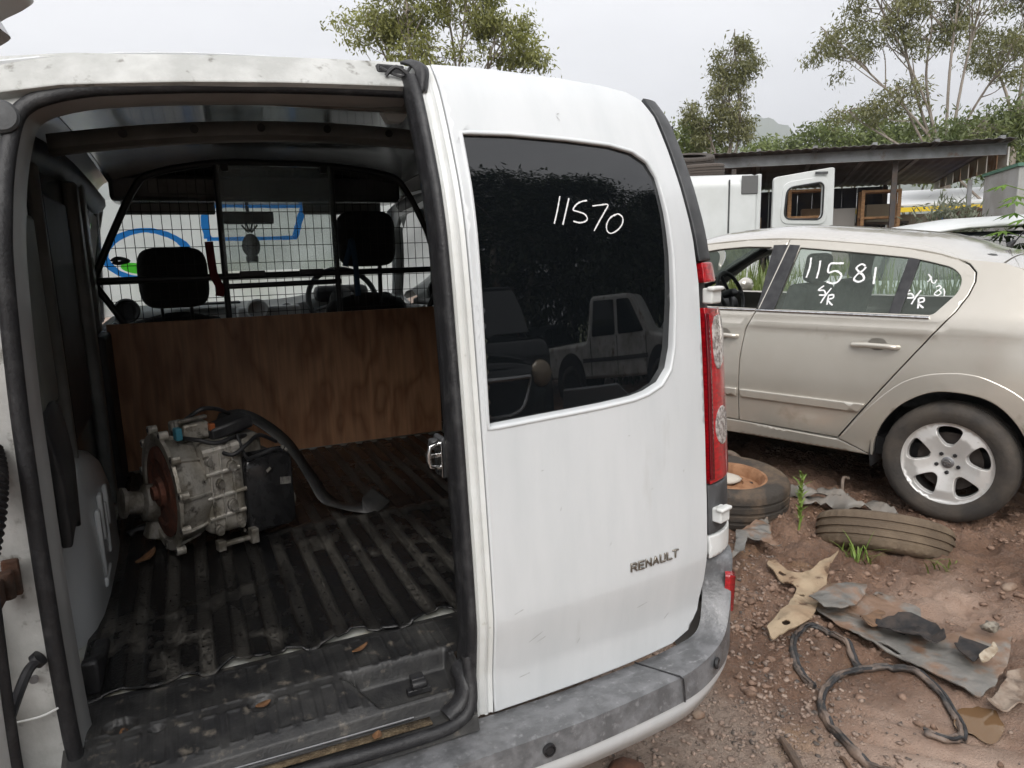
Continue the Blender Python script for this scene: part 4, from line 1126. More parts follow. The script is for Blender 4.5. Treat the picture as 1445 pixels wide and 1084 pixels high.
mb = MB(); mb.box((.347, 4.0, 1.675), (.25, .025, .065)); mr_ = vb(mb, 'rear_view_mirror', VINYL, bevel=.012)
mb = MB(); mb.tube([(.347, 4.0, 1.69), (.347, 4.06, 1.745)], .009, 8); vb(mb, 'mirror_stem', VINYL, mr_)
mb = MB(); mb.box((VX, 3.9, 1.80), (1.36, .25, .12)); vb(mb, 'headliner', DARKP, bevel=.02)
for sx_ in (-.02, .83):
    mb = MB(); mb.box((sx_, 3.98, 1.745), (.42, .03, .11)); vb(mb, 'sun_visor', GREYP, bevel=.01)
for sgn in (-1, 1):       # windscreen pillars and front door cards
    xx_ = VX + sgn * .70
    mb = MB(); mb.tube([(xx_ + sgn * .08, 3.98, 1.76), (xx_ + sgn * .17, 4.58, 1.16)], .04, 8); vb(mb, 'windscreen_pillar', VINYL, smooth=60)
    mb = MB(); mb.box((xx_ + sgn * .05, 3.78, .9), (.05, 1.05, .58)); dc = vb(mb, 'door_card', VINYL, bevel=.015)
    mb = MB(); mb.box((xx_ - sgn * .005, 3.62, .96), (.06, .22, .045)); mb.tube(spline([(xx_ + sgn * .01, 3.52, 1.2), (xx_ - sgn * .04, 3.54, 1.15), (xx_ - sgn * .045, 3.56, 1.03), (xx_ - sgn * .01, 3.56, .97)], 6), .016, 8)
    vb(mb, 'door_pull', mat('grey_pull_plastic', (.2, .205, .21), .45), dc, bevel=.008)
    mb = MB(); mb.ico((xx_ + sgn * .3, 4.25, 1.27), .1, 2, (1, .6, 1.1)); vb(mb, 'wing_mirror', BLACKP, smooth=60)

# ------------------------------------------------------------------ things lying in the van
# ribbed rubber mat
mx_ = np.linspace(-.27, 1.12, 330); my_ = np.linspace(1.478, 3.15, 120)
MX, MY = np.meshgrid(mx_, my_, indexing='ij')
ph = (MX + .27) / .069; tri = np.abs((ph % 1) - .5) * 2
rib = ss_((tri - .30) / .22)
front = np.exp(-np.maximum(0, MY - 1.48) / .03)
cr_ = np.exp(-((MY - 2.2 - .03 * (MX - .4)) / .022) ** 2) * ss_((MX - .12) / .08)
h_ = .0075 * rib * (1 - .8 * cr_) + .011 * cr_ + .004 * (fbm(MX * 6, MY * 6, 3) - .5) + front * (.006 * np.sin(MX * 31) + .006)
flatl = ss_((.02 - MX) / .05) * (MY < 2.2)
h_ = h_ * (1 - .6 * flatl) + .01 * np.exp(-((MY - (1.79 + .25 * (MX + .1) - 1.6 * (MX - .02) ** 2)) / .016) ** 2) * ss_((MX + .2) / .05) * ss_((.17 - MX) / .05)
wav = MY + front * .012 * np.sin(MX * 47 + 2 * np.sin(MX * 9))
mV = np.stack([MX.ravel(), wav.ravel(), (.622 + h_).ravel()], 1)
n1, n2 = MX.shape; ii = np.arange(n1 * n2).reshape(n1, n2)
me = fastmesh('cargo_mat', mV, np.stack([ii[:-1, :-1].ravel(), ii[1:, :-1].ravel(), ii[1:, 1:].ravel(), ii[:-1, 1:].ravel()], 1), True)
dust = np.clip((1 - rib) * .75 * np.clip(fbm(MX * 5 + 3, MY * 2.2, 4) * 3.2 - 1.25, 0, 1) + 1.0 * np.clip(fbm(MX * 26, MY * 26, 3) * 4 - 2.2, 0, 1) * np.clip(fbm(MX * 3, MY * 3 + 8, 2) * 3 - 1.2, 0, 1) + .45 * cr_ * fbm(MX * 20, MY * 20, 2), 0, 1)
at = me.attributes.new('dust', 'FLOAT', 'POINT'); at.data.foreach_set('value', dust.ravel().astype(np.float32))
MATR = mat('ribbed_mat_rubber', (.0075, .0075, .008), .42, bump=.25, bscale=120)
t = MATR.node_tree; b_ = t.nodes['Principled BSDF']; an = t.nodes.new('ShaderNodeAttribute'); an.attribute_name = 'dust'
mm_ = t.nodes.new('ShaderNodeMix'); mm_.data_type = 'RGBA'; mm_.inputs[6].default_value = (.0075, .0075, .008, 1); mm_.inputs[7].default_value = (.11, .102, .088, 1)
nn_ = t.nodes.new('ShaderNodeTexNoise'); nn_.inputs['Scale'].default_value = 140; ma_ = t.nodes.new('ShaderNodeMath'); ma_.operation = 'MULTIPLY'; mr2 = t.nodes.new('ShaderNodeMapRange'); mr2.inputs[1].default_value = .3; mr2.inputs[2].default_value = .65
t.links.new(nn_.outputs[0], mr2.inputs[0]); t.links.new(an.outputs['Fac'], ma_.inputs[0]); t.links.new(mr2.outputs[0], ma_.inputs[1]); t.links.new(ma_.outputs[0], mm_.inputs[0]); t.links.new(mm_.outputs[2], b_.inputs['Base Color'])
mrr = t.nodes.new('ShaderNodeMapRange'); mrr.inputs[3].default_value = .26; mrr.inputs[4].default_value = .9; t.links.new(ma_.outputs[0], mrr.inputs[0]); t.links.new(mrr.outputs[0], b_.inputs['Roughness'])
o = link('cargo_mat', me, MATR); md = o.modifiers.new('solid', 'SOLIDIFY'); md.thickness = .004; md.offset = -1
tag(o, 'black ribbed rubber mat with dusty grooves covering the van floor', 'mat')

# plywood bulkhead
PLY = bpy.data.materials.new('plywood'); PLY.use_nodes = True; t = PLY.node_tree; b_ = t.nodes['Principled BSDF']
tcx = t.nodes.new('ShaderNodeTexCoord'); mpp = t.nodes.new('ShaderNodeMapping'); mpp.inputs['Scale'].default_value = (2.6, 1, .9); t.links.new(tcx.outputs['Object'], mpp.inputs[0])
n1_ = t.nodes.new('ShaderNodeTexNoise'); n1_.inputs['Scale'].default_value = 1.6; n1_.inputs['Detail'].default_value = 3; t.links.new(mpp.outputs[0], n1_.inputs['Vector'])
mu = t.nodes.new('ShaderNodeMath'); mu.operation = 'MULTIPLY'; mu.inputs[1].default_value = 7; t.links.new(n1_.outputs[0], mu.inputs[0])
fr_ = t.nodes.new('ShaderNodeMath'); fr_.operation = 'PINGPONG'; fr_.inputs[1].default_value = .5; t.links.new(mu.outputs[0], fr_.inputs[0])
rp2 = t.nodes.new('ShaderNodeValToRGB'); rp2.color_ramp.elements[0].color = (.34, .15, .07, 1); rp2.color_ramp.elements[1].color = (.52, .27, .14, 1); rp2.color_ramp.elements[1].position = .35; t.links.new(fr_.outputs[0], rp2.inputs[0])
n3 = t.nodes.new('ShaderNodeTexNoise'); n3.inputs['Scale'].default_value = 9; n3.inputs['Detail'].default_value = 7; mp3 = t.nodes.new('ShaderNodeMapping'); mp3.inputs['Scale'].default_value = (6, 1, .35); t.links.new(tcx.outputs['Object'], mp3.inputs[0]); t.links.new(mp3.outputs[0], n3.inputs['Vector'])
mx3 = t.nodes.new('ShaderNodeMix'); mx3.data_type = 'RGBA'; mx3.blend_type = 'MULTIPLY'; mx3.inputs[0].default_value = .6; t.links.new(rp2.outputs[0], mx3.inputs[6])
rp3 = t.nodes.new('ShaderNodeMapRange'); rp3.inputs[1].default_value = .3; rp3.inputs[2].default_value = .65; rp3.inputs[3].default_value = .45; t.links.new(n3.outputs[0], rp3.inputs[0]); t.links.new(rp3.outputs[0], mx3.inputs[7])
t.links.new(mx3.outputs[2], b_.inputs['Base Color']); b_.inputs['Roughness'].default_value = .55
mb = MB(); mb.box((0, 0, .297), (1.35, .012, .594)); o = mb.build('plywood_board', PLY, None, bevel=.0015, loc=(.39, 3.165, .63), rot=(R(-1), 0, 0))
tag(o, 'brown plywood board standing upright behind the van seats', 'board')

# gearbox
ALU = mat('greasy_aluminium', (.56, .53, .48), .42, metal=.5, col2=(.3, .27, .22), scale=13, lo=.42, hi=.62, detail=8, bump=.3, bscale=70, col3=(.06, .05, .04), scale3=22, lo3=.55, hi3=.68)
ALU2 = mat('dirty_aluminium', (.34, .32, .29), .55, metal=.4, col2=(.14, .125, .1), scale=18, bump=.4, bscale=80)
PAN = mat('black_oil_pan', (.008, .008, .009), .22, col2=(.02, .02, .021), scale=12, bump=.05, bscale=90)
gb = thing('gearbox', 'greasy aluminium gearbox with rusty clutch face and black oil pan lying on the mat', 'gearbox', (-.034, 2.22, .636), R(18))
gb.scale = (.74, .95, .99)
RX = Matrix.Rotation(R(90), 4, 'Y')      # local z -> x
def GB(mb, name, m_, p=None, **k): return mb.build(name, m_, p or gb, **k)
T = Matrix.Translation((-.115, 0, .175)) @ RX
mb = MB(); mb.lathe([(.146, 0), (.172, 0), (.174, .012), (.160, .016), (.155, .05), (.148, .10), (.13, .15), (.11, .17), (.001, .175)], 40, T); mb.lathe([(.146, 0), (.142, .03), (.13, .05), (.001, .05)], 40, T)
bell = fix_normals(GB(mb, 'bell_housing', ALU, smooth=35))
mb = MB(); mb.lathe([(.132, .022), (.134, .005), (.10, -.003), (.09, .004), (.045, .004), (.04, -.012), (.022, -.015), (.02, -.03), (.001, -.03)], 40, T); fix_normals(GB(mb, 'clutch_face', mat('rusty_disc', (.15, .05, .028), .75, col2=(.07, .03, .02), scale=30, bump=.4, bscale=60)))
for k in range(11):
    a = k / 11 * 2 * math.pi + .15
    c_ = Vector((-.105, .182 * math.cos(a), .175 + .182 * math.sin(a)))
    if c_.z < .012: c_.z = .012
    mb = MB(); mb.tube([c_ + Vector((-.012, 0, 0)), c_ + Vector((.02, 0, 0))], .013, 10); e = GB(mb, 'flange_lug', ALU)
    mb = MB(); mb.tube([c_ + Vector((-.014, 0, 0)), c_ + Vector((-.0115, 0, 0))], .0065, 8); GB(mb, 'bolt_hole', BLACKP, e)
for k in range(9):        # stiffening ribs on the bell
    a = k / 9 * 2 * math.pi + .3
    mb = MB(); mb.add([Vector((x, (r_) * math.cos(a + d), .175 + r_ * math.sin(a + d))) for d in (-.03, .03) for x, r_ in ((-.1, .15), (-.1, .172), (.0, .152), (.055, .12), (.055, .10))], [(0, 1, 2, 3, 4), (9, 8, 7, 6, 5), (1, 6, 7, 2), (2, 7, 8, 3), (0, 5, 6, 1)])
    GB(mb, 'stiffening_rib', ALU, bell, bevel=.002)
mb = MB(); mb.box((.075, -.01, .18), (.16, .25, .27)); GB(mb, 'gear_case', ALU, bevel=.03, seg=3)
mb = MB(); mb.box((.19, .02, .17), (.14, .21, .29)); GB(mb, 'gear_case', ALU2, bevel=.025, seg=3)
for (y_, z_, l_, r_) in ((-.137, .10, .14, .008), (-.137, .16, .15, .007), (-.138, .23, .13, .008), (-.12, .29, .14, .016)):
    mb = MB(); mb.tube([(.0, y_, z_), (l_, y_, z_ + .008)], r_, 10); GB(mb, 'case_rib', ALU)
for x_ in (.02, .06, .105):
    mb = MB(); mb.box((x_, -.138, .18), (.008, .012, .22)); GB(mb, 'case_rib', ALU, bevel=.003)
for (x_, z_, r_) in ((.03, .065, .013), (.09, .13, .015), (.05, .2, .012), (.1, .245, .014), (.015, .27, .01), (.115, .07, .011)):
    mb = MB(); T2 = Matrix.Translation((x_, -.135, z_)) @ Matrix.Rotation(R(90), 4, 'X'); mb.lathe([(r_ * 1.3, 0), (r_ * 1.3, .012), (r_, .014), (r_, .022), (.0001, .022)], 12, T2); GB(mb, 'case_bolt', ALU2)
# oil pan, facing the camera
mb = MB(); V = []; pf = rounded([(-.1, -.115), (.105, -.115), (.105, .12), (-.1, .12)], .03, 5)
lay = [(1.06, 0.), (1.06, -.006), (1.0, -.007), (.985, -.03), (.965, -.045), (.90, -.052)]
for s_, y_ in lay:
    for (x, z) in pf: V.append((.245 + x * s_, -.088 + y_, .135 + z * s_))
n_ = len(pf); F = [(k * n_ + i, k * n_ + (i + 1) % n_, (k + 1) * n_ + (i + 1) % n_, (k + 1) * n_ + i) for k in range(len(lay) - 1) for i in range(n_)] + [tuple((len(lay) - 1) * n_ + i for i in range(n_))]
mb.add(V, F); pan = fix_normals(GB(mb, 'oil_pan', PAN, smooth=50))
mb = MB(); mb.box((.31, -.142, .165), (.045, .002, .022), Matrix.Rotation(R(6), 3, 'Y')); GB(mb, 'label_sticker', mat('grimy_sticker', (.2, .19, .17), .6, col2=(.06, .06, .06), scale=50), pan)
mb = MB(); mb.tube([(.235, -.142, .205), (.25, -.146, .215)], .005, 8); GB(mb, 'pan_clip', ALU2, pan)
for k in range(10):
    x, z = pf[int(k * len(pf) / 10)]
    mb = MB(); mb.tube([(.245 + x * 1.03, -.092, .135 + z * 1.03), (.245 + x * 1.03, -.1, .135 + z * 1.03)], .006, 8); GB(mb, 'pan_bolt', ALU2, pan)
mb = MB(); mb.box((.25, -.0, .12), (.2, .17, .23)); GB(mb, 'valve_body', BLACKP, bevel=.02)
# output stub on the left, levers, hoses, wiring on top
mb = MB(); T3 = Matrix.Translation((-.1, .09, .12)) @ Matrix.Rotation(R(-80), 4, 'Y'); mb.lathe([(.06, 0), (.055, .05), (.035, .06), (.034, .11), (.045, .115), (.045, .13), (.001, .132)], 20, T3); fix_normals(GB(mb, 'output_flange', ALU2))
mb = MB(); mb.prism([(-.16, .02), (-.08, .0), (-.06, .12), (-.1, .14)], .05, Matrix.Translation((0, .12, 0)) @ Matrix.Rotation(R(90), 4, 'X')); GB(mb, 'mount_bracket', ALU2, bevel=.006)
mb = MB(); mb.box((.02, -.02, .345), (.10, .07, .05)); mb.box((-.03, .0, .34), (.05, .04, .07)); GB(mb, 'selector_housing', ALU, bevel=.008)
mb = MB(); mb.box((.01, -.05, .382), (.12, .016, .01), Matrix.Rotation(R(12), 3, 'Z')); mb.box((-.05, -.05, .36), (.014, .016, .05)); GB(mb, 'selector_lever', ALU2, bevel=.003)
mb = MB(); mb.box((.15, -.03, .34), (.17, .09, .04), Matrix.Rotation(R(-8), 3, 'Y')); GB(mb, 'black_cover', BLACKP, bevel=.01)
mb = MB(); mb.box((-.055, -.07, .35), (.024, .03, .035)); GB(mb, 'blue_connector', mat('blue_plastic', (.05, .22, .3), .5), bevel=.003)
mb = MB(); mb.box((.075, -.06, .352), (.022, .022, .022)); GB(mb, 'orange_connector', mat('orange_plastic', (.35, .1, .03), .5), bevel=.003)
for pts in ([(-.05, -.05, .335), (.0, -.1, .33), (.06, -.12, .315), (.13, -.11, .32), (.2, -.07, .31)], [(.05, -.1, .3), (.1, -.15, .28), (.17, -.14, .3), (.24, -.1, .31), (.33, -.06, .27)], [(.0, .0, .37), (.06, -.02, .40), (.13, .0, .39), (.2, .05, .36)], [(.14, -.12, .33), (.16, -.14, .26), (.2, -.13, .255), (.3, -.12, .262), (.345, -.1, .22)]):
    mb = MB(); mb.tube(spline(pts, 6), .0065, 8); GB(mb, 'wiring', BLACKP, smooth=60)
mb = MB(); mb.box((.1, -.14, .018), (.11, .02, .012)); mb.box((.155, -.15, .025), (.03, .03, .045)); mb.box((.03, -.14, .018), (.03, .03, .03)); GB(mb, 'foot_bracket', ALU2, bevel=.003)
mb = MB(); mb.tube(spline([(.35, -.07, .09), (.37, -.09, .1), (.365, -.1, .075), (.35, -.08, .06)], 5), .004, 6); GB(mb, 'cooler_pipe', ALU2)

# curved black plastic strip behind the gearbox
def ribbon(pts, wdt, name, material, up=(0, 0, 1), n=6, solid=.003, twist=None, parent=None, loc=None):
    P = [Vector(p) for p in spline(pts, n)]; V = []
    for i, p in enumerate(P):
        tt = P[min(i + 1, len(P) - 1)] - P[max(0, i - 1)]; tt.normalize()
        s_ = tt.cross(Vector(up)); 
        if s_.length < 1e-4: s_ = Vector((1, 0, 0))
        s_.normalize()
        if twist: s_ = Matrix.Rotation(twist * i / len(P), 3, tt) @ s_
        w_ = wdt[int(i / len(P) * len(wdt))] if isinstance(wdt, list) else wdt
        V += [p - s_ * w_ / 2, p + s_ * w_ / 2]
    b0 = Vector(P[0]) if loc is None else Vector(loc)
    mb = MB(); mb.add([v - b0 for v in V], [(2 * i, 2 * i + 2, 2 * i + 3, 2 * i + 1) for i in range(len(P) - 1)])
    return mb.build(name, material, parent, smooth=60, solid=solid, loc=b0)
o = ribbon([(.06, 2.44, .955), (.13, 2.42, .965), (.20, 2.40, .925), (.27, 2.37, .85), (.325, 2.36, .745), (.37, 2.33, .66), (.43, 2.27, .645), (.49, 2.25, .645), (.55, 2.31, .655)], .075, 'trim_strip', mat('soft_black_plastic', (.03, .03, .031), .5, col2=(.055, .053, .05), scale=14), up=(.5, -.3, .8))
tag(o, 'curved black plastic trim strip draped behind the gearbox', 'trim strip')
mb = MB(); mb.tube(spline([(0, 0, 0), (.02, .01, .01), (.06, .015, .012), (.1, .0, .004), (.13, -.03, .0)], 5), [.01 + .002 * math.sin(k) for k in range(21)], 8)
tag(mb.build('wire_loom', RUBBER, None, loc=(-.22, 2.33, .65)), 'short black wiring loom on the mat left of the gearbox', 'wire')

# straps hanging on the barrier, air freshener
o = ribbon([(.115, 3.165, 1.535), (.117, 3.16, 1.47), (.122, 3.155, 1.40), (.14, 3.16, 1.35), (.135, 3.165, 1.315)], .032, 'hanging_strap', mat('red_webbing', (.16, .012, .016), .8), up=(0, 1, 0)); tag(o, 'dark red webbing strap hanging on the barrier by the left headrest', 'strap')
o = ribbon([(.655, 3.165, 1.42), (.68, 3.16, 1.5), (.69, 3.158, 1.53), (.7, 3.16, 1.44), (.705, 3.165, 1.29)], .024, 'hanging_strap', mat('blue_webbing', (.025, .07, .13), .8), up=(0, 1, 0)); tag(o, 'blue webbing strap hanging on the barrier by the right headrest', 'strap')
mb = MB(); mb.prism([(.045 * math.cos(a) * (1 - .1 * math.sin(a)), .06 * math.sin(a)) for a in [k / 18 * 6.283 for k in range(18)]], .004, Matrix.Rotation(R(90), 4, 'X')); mb.box((0, -.002, -.07), (.06, .004, .03))
for a in (-40, -15, 15, 40): mb.box((.035 * math.sin(R(a)), -.002, .06 + .03 * math.cos(R(a))), (.009, .004, .05), Matrix.Rotation(R(a), 3, 'Y'))
mb.tube([(0, -.002, .06), (0, -.002, .11)], .0012, 5)
tag(mb.build('air_freshener', mat('grey_card', (.06, .07, .06), .8), None, loc=(.345, 3.97, 1.535)), 'dark pineapple-shaped card air freshener hanging below the mirror', 'air freshener')
# dead leaves
LEAFM = mat('dead_leaf', (.2, .1, .045), .7, col2=(.12, .06, .03), scale=40)
def leaf(x, y, z, l_, w_, az, lab, curl=.3):
    mb = MB(); V = []
    for i in range(9):
        t_ = i / 8; ww_ = w_ * math.sin(math.pi * min(1, t_ * .96 + .03)) ** .8
        for s_ in (-1, 0, 1): V.append((l_ * (t_ - .5), s_ * ww_ / 2, curl * l_ * (t_ - .5) ** 2 * 1.4 + abs(s_) * w_ * .18))
    mb.add(V, [(i * 3 + k, (i + 1) * 3 + k, (i + 1) * 3 + k + 1, i * 3 + k + 1) for i in range(8) for k in range(2)])
    tag(mb.build('dead_leaf', LEAFM, None, solid=.0008, loc=(x, y, z), rot=(0, 0, az)), lab, 'leaf')
leaf(-.165, 2.12, .645, .10, .03, 1.1, 'long curled brown leaf on the mat left of the gearbox')
leaf(.27, 1.415, .6255, .045, .014, .55, 'slim brown leaf on the embossed sill plate')
leaf(.063, 1.338, .6045, .03, .018, .3, 'small orange leaf lying in the round hole of the sill plate')
leaf(.25, 1.205, .563, .024, .018, 1.0, 'small tan leaf in the dirt channel under the sill')
leaf(-.178, 1.37, .605, .02, .015, 1.9, 'crumpled brown leaf in the left-hand hole of the sill plate')

# ================================================================== SILVER HATCHBACK
SILV = mat('champagne_silver_paint', (.62, .585, .52), .24, metal=.5, col2=(.56, .525, .46), scale=2.2, lo=.35, hi=.7, coat=1.0, col3=(.30, .26, .2), scale3=4, lo3=.6, hi3=.8)
CGLASS = glass('car_glass', (.8, .87, .83), 1.45, (.55, .64, .56), .2, 3)  # pale green veil in the panes stands for the green-lit cabin behind
ALLOY = mat('alloy_rim', (.78, .77, .75), .36, metal=.45, col2=(.62, .59, .55), scale=9, lo=.5, hi=.75, detail=8, col3=(.25, .19, .14), scale3=24, lo3=.66, hi3=.78)
SEATC = mat('dark_car_seat', (.06, .062, .062), .85, col2=(.085, .087, .085), scale=20)
car = thing('silver_hatchback', 'champagne silver hatchback with 11581 written on its rear window', 'car', (4.328, 2.574, 0), R(110))
def cb(mb, name, material, parent=None, **k): return mb.build(name, material, parent or car, **k)
def aw(s, z):
    s = np.asarray(s, float); z = np.asarray(z, float)
    low = .868 - .055 * ((z - .70) / .40) ** 2
    up = .815 - (z - 1.08) * .56
    b = np.clip((z - 1.04) / .07, 0, 1); b = b * b * (3 - 2 * b)
    w = low * (1 - b) + up * b
    w = w + .006 * np.exp(-((z - .985) / .02) ** 2) + .004 * np.tanh((z - .985) / .02)
    return w - .11 * (np.maximum(0, .15 - s) / .85) ** 2 - .16 * (np.maximum(0, s - 2.2) / 1.2) ** 2
def aS(sgn, off=0.0):
    return lambda s, z: np.stack([np.asarray(s, float), sgn * (aw(s, z) + off), np.asarray(z, float)], 1)
rdoor = [(1.02, 1.498), (.85, 1.486), (.658, 1.466), (.50, 1.448), (.341, 1.426), (.172, 1.389), (.09, 1.364), (.035, 1.337), (.0, 1.30), (-.006, 1.255), (.01, 1.19), (.05, 1.106), (.159, .958), (.442, .565), (.586, .366),
         (1.193, .379), (1.185, .787), (1.163, .954), (1.11, 1.068)]
dlo = rounded([(1.003, 1.088), (.948, 1.449), (.64, 1.417), (.315, 1.379), (.20, 1.352), (.102, 1.325), (.05, 1.275), (.054, 1.203), (.147, 1.087)], [.005, .01, .1, .05, .05, .04, .03, .03, .02], 4)
rgl = [(1.003, 1.086), (.946, 1.45), (.64, 1.419), (.322, 1.382), (.352, 1.086)]
qgl = rounded([(.276, 1.371), (.20, 1.354), (.102, 1.327), (.048, 1.275), (.052, 1.203), (.146, 1.085), (.308, 1.085)], [.005, .03, .03, .03, .03, .02, .005], 3)
fdoor = [(1.026, 1.499), (1.3, 1.502), (1.58, 1.483), (1.9, 1.40), (2.32, 1.13), (2.36, .95), (2.33, .6), (2.25, .40), (1.199, .379), (1.191, .787), (1.169, .956), (1.116, 1.07)]
fwn = rounded([(1.108, 1.09), (1.118, 1.456), (1.3, 1.463), (1.55, 1.448), (1.85, 1.366), (2.22, 1.14), (2.18, 1.10)], [.005, .02, .05, .1, .1, .02, .02], 4)
arch_in = [(.395, .287), (.381, .387), (.334, .503), (.255, .603), (.15, .674), (.047, .701), (-.101, .689), (-.199, .639), (-.279, .544), (-.325, .43), (-.342, .33)]
flare_o = [(.574, .363), (.46, .51), (.374, .615), (.262, .722), (.157, .775), (.055, .797), (-.044, .801), (-.141, .778), (-.275, .704), (-.37, .58), (-.41, .42), (-.42, .33)]
ai = [tuple(p) for p in spline(arch_in, 4)]; fo_ = [tuple(p) for p in spline(flare_o, 4)]
quarter = [(.582, .357), (.438, .558), (.154, .952), (.044, 1.104), (.003, 1.188), (-.013, 1.255), (-.007, 1.303), (.03, 1.343), (.088, 1.371), (-.12, 1.345), (-.30, 1.27), (-.48, 1.14), (-.62, 1.03), (-.74, .94), (-.80, .7), (-.79, .45), (-.72, .33)] + ai[::-1]
sillp = [(2.3, .375), (1.196, .372), (.584, .352), (.405, .285), (2.3, .285)]
fend = [(2.37, .95), (2.33, 1.12), (2.9, 1.02), (3.25, .84), (3.35, .6), (3.3, .3), (2.98, .3), (2.94, .48), (2.8, .63), (2.6, .69), (2.4, .63), (2.27, .5), (2.24, .4), (2.34, .6)]
for sgn in (1, -1):
    out = (0, sgn, 0.1)
    D = panel('rear_door', rdoor, [dlo], aS(sgn), out, SILV, car, .035, .02, .004)
    panel('window_glass', rgl, [], aS(sgn, -.014), out, CGLASS, D, .05, .004, .002)
    panel('quarter_glass', qgl, [], aS(sgn, -.014), out, CGLASS, D, .05, .004, .002)
    panel('window_divider', [(.363, 1.075), (.307, 1.075), (.268, 1.385), (.327, 1.392)], [], aS(sgn, -.004), out, BLACKP, D, .04, .012, .002)
    E_ = panel('front_door', fdoor, [fwn], aS(sgn), out, SILV, car, .04, .02, .004)
    panel('pillar_trim', [(1.014, 1.468), (.948, 1.462), (.956, 1.40), (1.001, 1.082), (1.093, 1.086), (1.063, 1.23)], [], aS(sgn, .003), out, BLACKP, D, .04, .01, .002)
    panel('pillar_trim', [(1.116, 1.468), (1.024, 1.468), (1.069, 1.235), (1.1, 1.087), (1.106, 1.087)], [], aS(sgn, .003), out, BLACKP, E_, .04, .01, .002)
    Q = panel('rear_quarter', quarter, [], aS(sgn), out, SILV, car, .04, .02, .004)
    panel('arch_flare', fo_ + ai[::-1], [], aS(sgn, .010), out, SILV, Q, .035, .03, .006)
    panel('sill', sillp, [], aS(sgn, .004), out, SILV, car, .04, .04, .008)
    panel('front_wing', rounded(fend, .02, 3), [], aS(sgn), out, SILV, car, .06, .02, .004)
    for pl, pr_ in (([(1.181, .588), (1.172, .536), (.462, .534), (.432, .586)], D), ([(1.20, .588), (1.20, .536), (2.2, .545), (2.2, .597)], E_)):
        panel('side_moulding', rounded(pl, .012, 3), [], aS(sgn, .018), out, SILV, pr_, .05, .02, .009)
    mb = MB(); mb.tube([aS(sgn, .006)(np.array([s]), np.array([1.0785 - (1.1 - s) * .006]))[0] for s in np.linspace(1.105, .158, 20)], .0075, 8); cb(mb, 'chrome_strip', CHROME, D)
    mb = MB(); mb.tube([aS(sgn, .006)(np.array([s]), np.array([1.08]))[0] for s in np.linspace(2.2, 1.112, 20)], .0075, 8); cb(mb, 'chrome_strip', CHROME, E_)
    for (s0, s1, z_, pr_) in ((.523, .29, .910, D), (1.43, 1.215, .915, E_)):
        p_ = [aS(sgn, o_)(np.array([s0 + (s1 - s0) * t_]), np.array([z_ + .006 * math.sin(3.14 * t_)]))[0] for t_, o_ in ((0, -.002), (.06, .02), (.3, .030), (.7, .030), (.94, .022), (1, -.002))]
        mb = MB(); mb.tube(spline(p_, 4), .0135, 10, flat=1.1); cb(mb, 'door_handle', SILV, pr_, smooth=60)
        cupc = s0 + (s1 - s0) * .55
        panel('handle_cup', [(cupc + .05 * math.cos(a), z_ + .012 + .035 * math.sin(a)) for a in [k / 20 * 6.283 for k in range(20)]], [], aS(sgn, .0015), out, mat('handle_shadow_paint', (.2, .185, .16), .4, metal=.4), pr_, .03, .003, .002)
    # lower flank: black rear bumper foot
    panel('bumper_side', [(-.43, .29), (-.35, .29), (-.35, .33), (-.42, .34), (-.44, .40), (-.74, .40), (-.72, .29)], [], aS(sgn, .002), out, TRIM, car, .05, .02, .003)
# roof
rs_ = [-.36, -.2, .05, .17, .341, .658, 1.02, 1.3, 1.6, 1.78]; rz_ = [1.235, 1.315, 1.36, 1.397, 1.432, 1.472, 1.506, 1.508, 1.488, 1.452]
_rzs = spline(list(zip(rs_, rz_)), 6)
def railz(s): return np.interp(s, [p[0] for p in _rzs], [p[1] for p in _rzs])
def carroof(s, t_):
    s = np.asarray(s, float); t_ = np.asarray(t_, float); z = railz(s); w = aw(s, z) - .004
    return np.stack([s, t_ * w, z + (.085 - .05 * np.clip((.3 - s) / .6, 0, 1)) * (1 - np.abs(t_) ** 2.4)], 1)
panel('roof', [(1.76, -1), (1.76, 1), (.9, 1), (.05, 1), (-.1, 1), (-.1, -1), (.05, -1), (.9, -1)], [], carroof, (0, 0, 1), SILV, car, .06, .01, .004)
panel('spoiler', [(-.108, 1), (-.36, .95), (-.36, -.95), (-.108, -1)], [], carroof, (0, 0, 1), SILV, car, .06, .012, .004)
mb = MB(); mb.tube([(-.0, 0, 1.425), (-.03, 0, 1.455)], [.02, .008], 10); an_ = cb(mb, 'antenna', BLACKP); mb = MB(); mb.tube([(-.03, 0, 1.452), (-.13, 0, 1.60)], .0035, 6); cb(mb, 'mast', BLACKP, an_)
# windscreen, hatch, bonnet, nose, tail
panel('windscreen', [(1.77, -.98), (1.77, .98), (2.62, 1.05), (2.62, -1.05)], [], lambda s, t_: np.stack([s, t_ * (.6 + (s - 1.77) * .16), 1.455 + .07 * (1 - t_ * t_) - (s - 1.77) * .5], 1), (.5, 0, 1), CGLASS, car, .12, .004, .003)
panel('hatch_glass', [(-.37, -.9), (-.37, .9), (-.68, .95), (-.68, -.95)], [], lambda s, t_: np.stack([s, t_ * .66, 1.245 + (s + .37) * .85 + .03 * (1 - t_ * t_)], 1), (-1, 0, .6), CGLASS, car, .1, .004, .003)
mb = MB(); mb.grid(lambda u, v: (-.68 - .14 * math.sin(u * 3.0) * (1 - abs(v - .5) ** 3 * 3), (v - .5) * 1.42, .98 - u * .66), 12, 14); fix_normals(cb(mb, 'tailgate', SILV, smooth=50))
